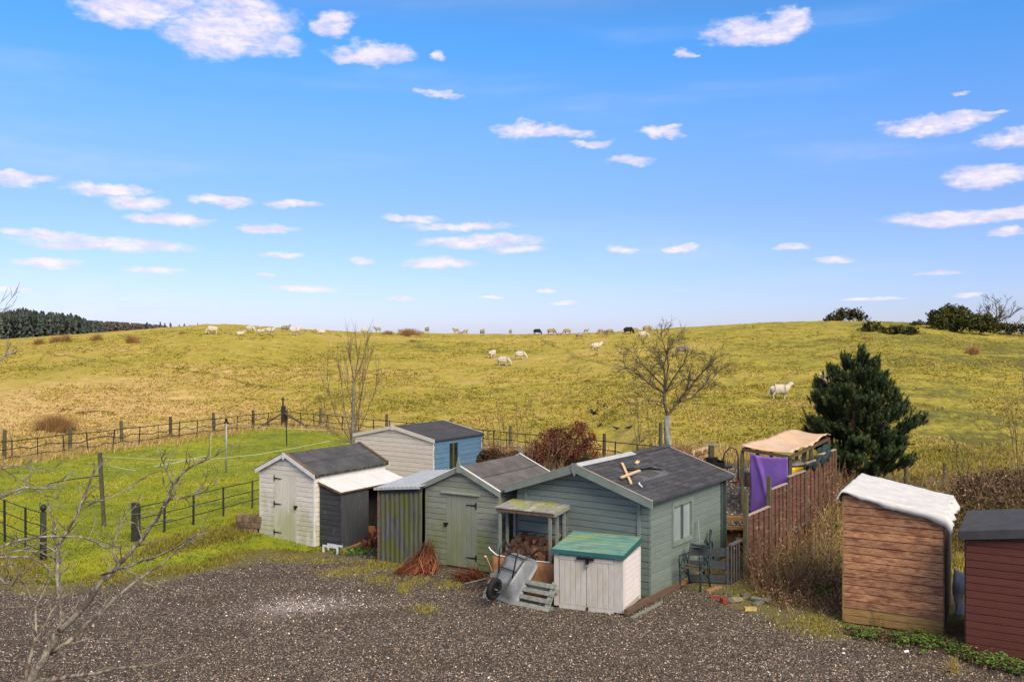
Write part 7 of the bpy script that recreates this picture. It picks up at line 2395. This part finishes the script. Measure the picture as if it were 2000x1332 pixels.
rush(757, 653, 22, 8, 240, 'small dark brown mound on the skyline between the sheep', 89)
rush(799, 655, 34, 14, 700, 'big dark brown mound on the skyline with a sheep at its side', 90, .02)
rush(805, 668, 16, 6, 120, 'faint brown tuft just below the big dark mound', 91)
rush(1688, 663, 16, 7, 160, 'dark tuft at the left foot of the ridge gorse', 92)

# far woods
def conifers(rows, seed, m, name, parent=None, kind='c'):
    """list of (x, y, zbase, height, width)"""
    rg = np.random.default_rng(seed)
    V = []; T_ = []; tt = []; k0 = 0
    for (x, y, zb_, h, wdt) in rows:
        base_t = rg.uniform(.1, .8)
        n = 60
        hh_ = rg.uniform(.05, 1, n); aa = rg.uniform(0, 6.283, n)
        rr_ = wdt * (1 - hh_) ** .8 * rg.uniform(.6, 1.1, n)
        if kind == 'b': rr_ = wdt * np.sin(np.clip(hh_, .05, 1) * 3.0) * rg.uniform(.5, 1, n)
        c = np.stack([x + rr_ * np.cos(aa), y + rr_ * np.sin(aa), zb_ + hh_ * h], -1)
        top = np.stack([x + rr_ * .2 * np.cos(aa), y + rr_ * .2 * np.sin(aa), zb_ + np.minimum(hh_ + .11, 1.03) * h], -1)
        s_ = np.stack([-np.sin(aa), np.cos(aa), 0 * aa], -1) * (wdt * .2)
        V.append(np.stack([c - s_, c + s_, top], 1).reshape(-1, 3)); tt.append(np.repeat(np.clip(base_t + rg.normal(0, .18, n), 0, 1), 3))
    V = np.concatenate(V); tt = np.concatenate(tt)
    return np_mesh(name, V, np.arange(len(V)).reshape(-1, 3), m, tt, parent)


rg = np.random.default_rng(91)
dW = 300.
top_u = [-300, -60, 0, 20, 45, 80, 110, 150, 168, 205]
top_v = [600, 606, 610, 607, 604, 609, 613, 616, 624, 632]
rows = []
for i in range(900):
    u = rg.uniform(-320, 204); d_ = dW + rg.uniform(-6, 40)
    vt = np.interp(u, top_u, top_v) + abs(rg.normal(0, 5)) + rg.uniform(-3, 3)
    x = (u - 1000) / FPX * d_; zt = H + (V0 - vt) / FPX * d_; zb_ = H - 2.5
    rows.append((x, d_, zb_, zt - zb_, rg.uniform(1.6, 2.8)))
o = conifers(rows, 92, 'conifer_far', 'conifer_wood'); tag(o, 'distant dark conifer plantation behind the left end of the hill', 'wood', kind='stuff')
rows = []
for i in range(260):
    u = rg.uniform(170, 330); d_ = 380 + rg.uniform(0, 60)
    vt = np.interp(u, [170, 230, 300, 330], [626, 629, 634, 637]) + abs(rg.normal(0, 1.5))
    x = (u - 1000) / FPX * d_; zt = H + (V0 - vt) / FPX * d_; zb_ = H - 1
    rows.append((x, d_, zb_, zt - zb_, rg.uniform(1.2, 2.4)))
o = conifers(rows, 93, 'bare_far', 'bare_wood', kind='b'); tag(o, 'distant grey-brown bare wood right of the conifer plantation', 'wood', kind='stuff')
far = [(189, 631, 6, 'far conifer standing against the brown wood next to the plantation'), (198, 624, 8, 'tallest far conifer just right of the plantation edge'), (287, 627, 9, 'lone far conifer on the skyline right of the brown wood'), (313, 626, 7, 'left conifer of the far skyline group left of the sheep'), (322, 628, 8, 'middle conifer of the far skyline group left of the sheep'),
       (333, 627, 8, 'right conifer of the far skyline group left of the sheep'), (350, 632, 7, 'first of the small bushy far trees near the brow'), (360, 630, 7, 'second of the small bushy far trees near the brow'), (371, 632, 6, 'third of the small bushy far trees near the brow'),
       (386, 629, 5, 'tiny far conifer standing between the bushy far trees and the large white sheep'), (400, 631, 5, 'tiny far tree just above the brow left of the large white sheep'), (483, 632, 5, 'tiny far bush on the brow above the left flock')]
for i, (u, v, w_, lab) in enumerate(far):
    d_ = 230.; x = (u - 1000) / FPX * d_; zt = H + (V0 - v) / FPX * d_
    tt_ = thing('far_tree', lab, 'tree', (x, d_, H - 1), 0, 'far trees on the left skyline')
    hgt = zt - (H - 1)
    MB().tube([(0, 0, -1), (0, 0, hgt * .6)], [.12, .07], 5).build('trunk', 'twig', tt_)
    conifers([(0, 0, 0, hgt * .93, w_ * d_ / FPX * 1.3)], 100 + i, 'conifer_far', 'crown', tt_)['kind'] = 'stuff'

# ------------------------------------------------------------------ grass, stones, weeds (uncountable)
def px_points(n, u0, u1, v0_, v1_, rg, zf=terrain, power=1.0):
    """ground points spread evenly over the picture; returns x, y"""
    u = rg.uniform(u0, u1, n); v = v0_ + (v1_ - v0_) * rg.random(n) ** power
    s = (u - 1000) / FPX
    ys = np.linspace(26, 135, 500)
    # vectorised lookup on a coarse fan of profiles
    sg = np.linspace(s.min(), s.max(), 90)
    PV = np.array([V0 - (terrain(q * ys, ys, False) - H) / ys * FPX for q in sg])
    PV = np.minimum.accumulate(PV, axis=1)
    k = np.clip(((s - sg[0]) / (sg[-1] - sg[0]) * 89).astype(int), 0, 88)
    f = (s - sg[k]) / (sg[1] - sg[0])
    y = np.empty(n)
    for q in range(89):
        m_ = k == q
        if m_.any():
            y0 = np.interp(-v[m_], -PV[q], ys); y1 = np.interp(-v[m_], -PV[q + 1], ys)
            y[m_] = y0 * (1 - f[m_]) + y1 * f[m_]
    return s * y, y


def tufts(name, x, y, z, h, w_, nb_, rg, m, tint, lean=.35, sink=.02):
    """grass tufts: nb_ blades each, triangles"""
    n = len(x)
    X_ = np.repeat(x, nb_); Y_ = np.repeat(y, nb_); Z_ = np.repeat(z, nb_); Hh = np.repeat(h, nb_) * rg.uniform(.55, 1.2, n * nb_); Ww = np.repeat(w_, nb_)
    bx_ = X_ + rg.normal(0, .35, n * nb_) * np.repeat(w_ * 3.0, nb_); by_ = Y_ + rg.normal(0, .35, n * nb_) * np.repeat(w_ * 3.0, nb_)
    az_ = rg.uniform(0, 6.283, n * nb_); ln = rg.uniform(.1, 1.0, n * nb_) * lean
    tip = np.stack([bx_ + np.cos(az_) * Hh * ln * 2 + Hh * .25, by_ + np.sin(az_) * Hh * ln * 2, Z_ + Hh], -1)
    sx = np.stack([np.cos(az_ + 1.5), np.sin(az_ + 1.5), 0 * az_], -1) * Ww[:, None] * .5
    b_ = np.stack([bx_, by_, Z_ - sink], -1)
    V = np.stack([b_ - sx, b_ + sx, tip], 1).reshape(-1, 3)
    t_ = np.clip(np.repeat(tint, nb_) + rg.normal(0, .06, n * nb_), 0, 1)
    return np_mesh(name, V, np.arange(len(V)).reshape(-1, 3), m, np.stack([t_ * .9, t_ * .9, np.clip(t_ + .05, 0, 1)], 1).ravel())


rg = np.random.default_rng(201)
x1, y1 = px_points(70000, -60, 2060, 636, 900, rg, power=.85)
s1 = x1 / y1
t1_ = (y1 - fence_yu(s1))
ok = (t1_ > .6) & (y1 < 128)
x1, y1, t1_ = x1[ok], y1[ok], t1_[ok]
u1 = 1000 + FPX * x1 / y1
dens = fbm(x1 * .22, y1 * .16, 4) + .25 * sstep(1000, 100, u1) * sstep(45, 5, t1_)
ok = dens + rg.uniform(-.12, .12, len(x1)) > .49
x1, y1, u1, dens, t1_ = x1[ok], y1[ok], u1[ok], dens[ok], t1_[ok]
ln_ = fbm(x1 * .6 + 40, y1 * .5, 3)
tint = np.clip(.40 + (ln_ - .5) * .9 + .38 * sstep(1000, 100, u1) * sstep(45, 5, t1_) + rg.normal(0, .07, len(x1)), .14, 1)
brown = fbm(x1 * .9 + 80, y1 * .45, 3) > .73
tint = np.where(brown, rg.uniform(0, .08, len(x1)), tint)
hh_ = (.04 + .085 * rg.random(len(x1)) * dens) * (1 + .004 * (y1 - 40).clip(0, 60))
o = tufts('rough_grass', x1, y1, terrain(x1, y1), hh_, .055 + .0010 * y1, 6, rg, 'field_grass', tint, lean=.8)
tag(o, 'tussocky straw and green rough grass over the whole hill', 'grass', kind='stuff')
# tall bleached fringe and scrub along the foot of the hill behind the railings
n = 3600
u_ = rg.uniform(-40, 1500, n); s_ = (u_ - 1000) / FPX
yy_ = fence_yu(s_) + rg.normal(.3, .9, n)
o = tufts('tall_grass', s_ * yy_, yy_, terrain(s_ * yy_, yy_), rg.uniform(.15, .42, n), np.full(n, .03), 6, rg, 'field_grass', rg.uniform(.45, 1, n), lean=.45)
tag(o, 'taller bleached grass growing along the foot of the railings', 'grass', kind='stuff')

n = 16000
xb = rg.uniform(5.5, 19, n); yb = rg.uniform(19.5, 34, n)
ok = (sdist(xb, yb, TERR) < -.15) & (sdist(xb, yb, YARD) < 0) & ((xb - 4.94) * .822 - (yb - 19.44) * .569 > .1) & (fbm(xb * .6, yb * .6, 3) + rg.uniform(-.1, .1, n) > .42)
xb, yb = xb[ok], yb[ok]; n = len(xb)
o = tufts('rank_grass', xb, yb, terrain(xb, yb), rg.uniform(.05, .20, n), np.full(n, .028), 6, rg, 'field_grass', np.clip(fbm(xb * .5, yb * .5, 3) * 1.2 - .15 + rg.normal(0, .12, n), 0, 1), lean=.7)
tag(o, 'rank yellow-brown grass on the rough ground behind the right-hand sheds', 'grass', kind='stuff')

# lawn blades
n = 60000
lp0 = np.array(LAWN)
y2 = 1 / rg.uniform(1 / 56, 1 / 18.3, n); x2 = rg.uniform(-.62, .05, n) * y2
ok = (sdist(x2, y2, LAWN) > -.12)
x2, y2 = x2[ok], y2[ok]
mm = fbm(x2 * .7, y2 * .5, 4)
tint = np.clip(.38 + (mm - .5) * 1.7 + rg.normal(0, .12, len(x2)), 0, 1)
o = tufts('lawn_grass', x2, y2, lawn_z(x2, y2) + .012, (.018 + .032 * rg.random(len(x2)) + .02 * (mm > .6)), .012 + .0011 * y2, 4, rg, 'lawn_grass', tint, lean=.7)
tag(o, 'short green grass of the lawn', 'grass', kind='stuff')
# ragged verge between lawn and gravel
n = 11000
ex = []; 
edge = [g0(u, v) for u, v in [(-40, 1088), (0, 1092), (55, 1104), (90, 1142), (200, 1133), (300, 1122), (380, 1107), (430, 1093), (512, 1076), (606, 1085), (640, 1092), (700, 1088), (760, 1105)]]
k = rg.integers(0, len(edge) - 1, n); f = rg.random(n)
ea = np.array([tuple(p)[:2] for p in edge])
pp = ea[k] * (1 - f)[:, None] + ea[k + 1] * f[:, None] + rg.normal(0, .28, (n, 2))
wgt = fbm(pp[:, 0] * 1.4, pp[:, 1] * 1.4, 3)
pp = pp[(wgt > .40) & ((pp[:, 0] < -6.3) | (wgt > .56))]; n = len(pp)
o = tufts('verge_grass', pp[:, 0], pp[:, 1], np.zeros(n) + .02, rg.uniform(.015, .07, n), np.full(n, .022), 6, rg, 'moss_clump', rg.uniform(.0, .8, n), lean=.6)
tag(o, 'uneven mossy grass verge where the lawn meets the gravel', 'grass', kind='stuff')
# bank in front of the green railing: mossy, brownish
n = 3500
k = rg.random(n)
a_, b_ = g0(300, 1085), g0(500, 1045)
bx_ = a_.x + (b_.x - a_.x) * k + rg.normal(0, .18, n); by_ = a_.y + (b_.y - a_.y) * k + rg.normal(0, .5, n)
o = tufts('bank_herbs', bx_, by_, lawn_z(bx_, by_) + .02, rg.uniform(.03, .13, n), np.full(n, .022), 6, rg, 'moss_clump', rg.uniform(0, .7, n), lean=.7)
tag(o, 'mossy brownish herbs on the bank below the green railing', 'herbs', kind='stuff')

# gravel stones lying loose
n = 52000
yv = rg.uniform(0, 1, n)
v_ = 1085 + (1370 - 1085) * yv; u_ = rg.uniform(-80, 2080, n)
y3 = H * FPX / (v_ - V0); x3 = (u_ - 1000) / FPX * y3
ok = sdist(x3, y3, YARD) > -.1
x3, y3 = x3[ok], y3[ok]; n = len(x3)
sz = rg.uniform(.006, .017, n) * (1 + .6 * (rg.random(n) > .96))
oct_ = np.array([(1, 0, 0), (-1, 0, 0), (0, 1, 0), (0, -1, 0), (0, 0, .8), (0, 0, -.8)], float)
of_ = np.array([(0, 2, 4), (2, 1, 4), (1, 3, 4), (3, 0, 4), (2, 0, 5), (1, 2, 5), (3, 1, 5), (0, 3, 5)])[:6]
an = rg.uniform(0, 6.283, n); ca, sa = np.cos(an), np.sin(an)
O_ = oct_[None] * rg.uniform(.6, 1.3, (n, 6, 1)) * sz[:, None, None]
Vx = O_[..., 0] * ca[:, None] - O_[..., 1] * sa[:, None] + x3[:, None]; Vy = O_[..., 0] * sa[:, None] + O_[..., 1] * ca[:, None] + y3[:, None]; Vz = O_[..., 2] + (yard_z(x3, y3) + .012 + sz * .35)[:, None]
pale_d = np.exp(-(((x3 - g0(600, 1183).x) / 1.1) ** 2 + ((y3 - g0(600, 1183).y) / .8) ** 2))
tint = np.clip(rg.beta(1.3, 1.9, n) + .45 * pale_d, 0, 1)
o = np_mesh('loose_gravel', np.stack([Vx, Vy, Vz], -1).reshape(-1, 3), (np.arange(n)[:, None, None] * 6 + of_[None]).reshape(-1, 3), 'pebble', np.repeat(tint, 6))
tag(o, 'loose crushed stones scattered over the yard', 'gravel', kind='stuff')
# terrace gravel stones
n = 6000
x3 = rg.uniform(4.8, 9.5, n); y3 = rg.uniform(22.3, 31, n); ok = sdist(x3, y3, TERR) > .1; x3, y3 = x3[ok], y3[ok]; n = len(x3)
sz = rg.uniform(.010, .028, n); O_ = oct_[None] * rg.uniform(.6, 1.3, (n, 6, 1)) * sz[:, None, None]
V = np.stack([O_[..., 0] + x3[:, None], O_[..., 1] + y3[:, None], O_[..., 2] + (terr_z(x3, y3) + .02)[:, None]], -1).reshape(-1, 3)
o = np_mesh('loose_gravel', V, (np.arange(n)[:, None, None] * 6 + of_[None]).reshape(-1, 3), 'pebble', np.repeat(rg.uniform(.2, 1, n), 6))
tag(o, 'loose stones on the raised terrace', 'gravel', kind='stuff')
# moss cushions on the gravel
n = 0; mx = []; 
spots = [(650, 1122, .45, .10), (700, 1118, .28, .12), (790, 1150, .14, .10), (740, 1132, .3, .08), (560, 1092, .5, .1), (640, 1098, .5, .1), (1545, 1222, .4, .14), (1600, 1232, .3, .12), (1590, 1215, .25, .1), (1480, 1158, .4, .15), (1440, 1162, .3, .12), (820, 1135, .5, .1), (1630, 1215, .3, .15), (830, 1192, .3, .1), (880, 1140, .3, .12)]
for (u, v, rx, ry) in spots:
    c_ = g0(u, v); q = 260
    mx.append(np.stack([c_.x + rg.normal(0, rx * .5, q), c_.y + rg.normal(0, ry * 2.2, q)], -1))
mx = np.concatenate(mx); n = len(mx)
o = tufts('moss_cushions', mx[:, 0], mx[:, 1], yard_z(mx[:, 0], mx[:, 1]) + .012, rg.uniform(.012, .045, n), np.full(n, .018), 4, rg, 'moss_clump', rg.uniform(.1, 1, n), lean=.9)
tag(o, 'yellow-green moss patches growing on the gravel', 'moss', kind='stuff')

# dead weeds between the lath fence and the tall shed
def area_base(poly_px, zf=None, zlift=0, zz=0.):
    pts_ = [g0(u, v, zz) for u, v in poly_px]
    P2 = [(p_.x, p_.y) for p_ in pts_]
    xs = [p_[0] for p_ in P2]; y_ = [p_[1] for p_ in P2]
    def f(rg):
        for _ in range(60):
            x_ = rg.uniform(min(xs), max(xs)); yy = rg.uniform(min(y_), max(y_))
            if inside(np.array([x_]), np.array([yy]), P2)[0]: break
        return (x_, yy, float(terrain(x_, yy)) + zlift)
    return f
W1 = area_base([(1462, 1118), (1500, 1050), (1560, 985), (1620, 950), (1665, 990), (1652, 1130), (1590, 1165), (1500, 1162), (1470, 1150)])
o = stems_np('dead_weeds', W1, 2100, (.35, 1.2), .38, .0065, 'weed', seed=301, droop=.5, leaf=2, leaf_size=.032, tint_lo=.15, tint_hi=1)
tag(o, 'tangle of tall dead brown weeds between the lath fence and the tall shed', 'weeds', kind='stuff')
o = stems_np('dead_weeds', area_base([(1470, 1150), (1540, 1110), (1650, 1120), (1650, 1200), (1540, 1195), (1490, 1180)]), 1500, (.12, .6), 1.0, .006, 'weed', seed=302, droop=1.1, leaf=3, leaf_size=.03)
tag(o, 'flattened dead stems spilling onto the gravel by the rubble', 'weeds', kind='stuff')
o = stems_np('green_weeds', area_base([(1500, 1120), (1560, 1060), (1650, 1050), (1650, 1170), (1560, 1175)]), 700, (.08, .3), .8, .006, 'ivy', seed=303, droop=.8, leaf=5, leaf_size=.045)
tag(o, 'fresh green weeds showing under the dead stems', 'weeds', kind='stuff')
o = stems_np('thicket', area_base([(1850, 1005), (1880, 968), (1930, 955), (2100, 945), (2100, 1020), (1990, 1035), (1870, 1040)], zz=.5), 2200, (.25, .62), .45, .008, 'fern', seed=304, droop=.5, leaf=5, leaf_size=.05)
tag(o, 'dark brown thicket of dead bracken behind the two right-hand sheds', 'thicket', kind='stuff')
o = stems_np('thicket', area_base([(1650, 985), (1720, 965), (1900, 945), (2100, 935), (2100, 985), (1760, 1010)], zz=.6), 600, (.3, .85), .25, .006, 'weed', seed=305, droop=.25, leaf=2, leaf_size=.04)
tag(o, 'pale dead stems standing up from the thicket on the right', 'thicket', kind='stuff')
def scrubbase(rg):
    u = rg.uniform(940, 1380); s = (u - 1000) / FPX; y_ = fence_yu(s) - rg.uniform(.2, 6); return (s * y_, y_, float(terrain(s * y_, y_)))
o = stems_np('garden_scrub', scrubbase, 2600, (.2, .75), .5, .007, 'weed', seed=306, droop=.5, leaf=4, leaf_size=.045)
tag(o, 'low brown garden scrub between the sheds and the back railing', 'scrub', kind='stuff')
# leafy green plants at the foot of the right sheds
def strip(pts_px, wdt):
    P_ = [g0(u, v) for u, v in pts_px]
    def f(rg):
        k = rg.integers(0, len(P_) - 1); q = P_[k].lerp(P_[k + 1], float(rg.random()))
        c_ = math.floor(q.x * 3.1) * 12.9898
        return (q.x + rg.normal(0, wdt * .5), q.y + rg.normal(-.05, wdt), 0.02)
    return f
rg2 = np.random.default_rng(330)
sb = strip([(1660, 1238), (1760, 1252), (1850, 1262), (1900, 1290), (2000, 1312)], .20)
V = []; T_ = []; tt = []; k0 = 0
for i in range(230):
    c_ = np.array(sb(rg2)); nl = int(rg2.integers(8, 18)); s_ = rg2.uniform(.03, .065); hgt = rg2.uniform(.03, .14)
    for q in range(nl):
        a_ = rg2.uniform(0, 6.283); rr_ = rg2.uniform(.2, 1) * hgt * .9
        ce = c_ + [math.cos(a_) * rr_, math.sin(a_) * rr_, hgt * (1.1 - .5 * rr_ / hgt) * rg2.uniform(.7, 1.1)]
        d1 = np.array([math.cos(a_), math.sin(a_), rg2.uniform(-.4, .3)]); d2 = np.array([-math.sin(a_), math.cos(a_), rg2.uniform(-.3, .3)])
        V += [ce - d1 * s_ * .5, ce + d2 * s_ * .45, ce + d1 * s_ * .6, ce - d2 * s_ * .45, ce + d1 * s_ * .1 + np.array([0, 0, -.008])]
        T_ += [(k0, k0 + 1, k0 + 4), (k0 + 1, k0 + 2, k0 + 4), (k0 + 2, k0 + 3, k0 + 4), (k0 + 3, k0, k0 + 4)]
        tt += [rg2.uniform(.1, 1)] * 5; k0 += 5
o = np_mesh('leafy_weeds', np.array(V), np.array(T_), 'ivy', np.array(tt)); tag(o, 'low leafy green weeds along the foot of the right-hand sheds', 'weeds', kind='stuff')
o = stems_np('leaf_litter', sb, 1500, (.04, .16), 1.3, .006, 'fern', seed=331, droop=.4, leaf=2, leaf_size=.03); tag(o, 'dark dead stalks and litter under the leafy weeds', 'leaf litter', kind='stuff')
o = stems_np('straw_tuft', heap_base(g0(1862, 1312).x, g0(1862, 1312).y, .06, .06, .02), 110, (.15, .34), .7, .004, 'field_grass', seed=332, droop=.9, tint_lo=.3, tint_hi=1); tag(o, 'single straw-coloured grass tuft on the gravel before the maroon shed', 'grass tuft')
for (u, v, lab) in ((1770, 1274, 'small bright white stone among the leafy weeds'), (1648, 1279, 'pale flat stone on the gravel below the tall brown shed')):
    rock('pale_stone', lab, u, v, .045, .03, .03, 'white_edge', .4, u)
# debris under the log pile / left of sheds
o = stems_np('garden_herbs', heap_base(g0(690, 1088).x, g0(640, 1083).y + .1, .5, .25, .03), 90, (.06, .2), .7, .006, 'ivy', seed=340, droop=.5, leaf=4, leaf_size=.04); tag(o, 'green weeds around the foot of the white shed', 'weeds', kind='stuff')
o = stems_np('bulb_leaves', heap_base(g0(330, 1075).x, g0(330, 1075).y, .8, .5, .02), 260, (.10, .26), .3, .006, 'ivy', seed=341, droop=.5); tag(o, 'grey-green bulb leaves sprouting by the green railing', 'plants', kind='stuff')
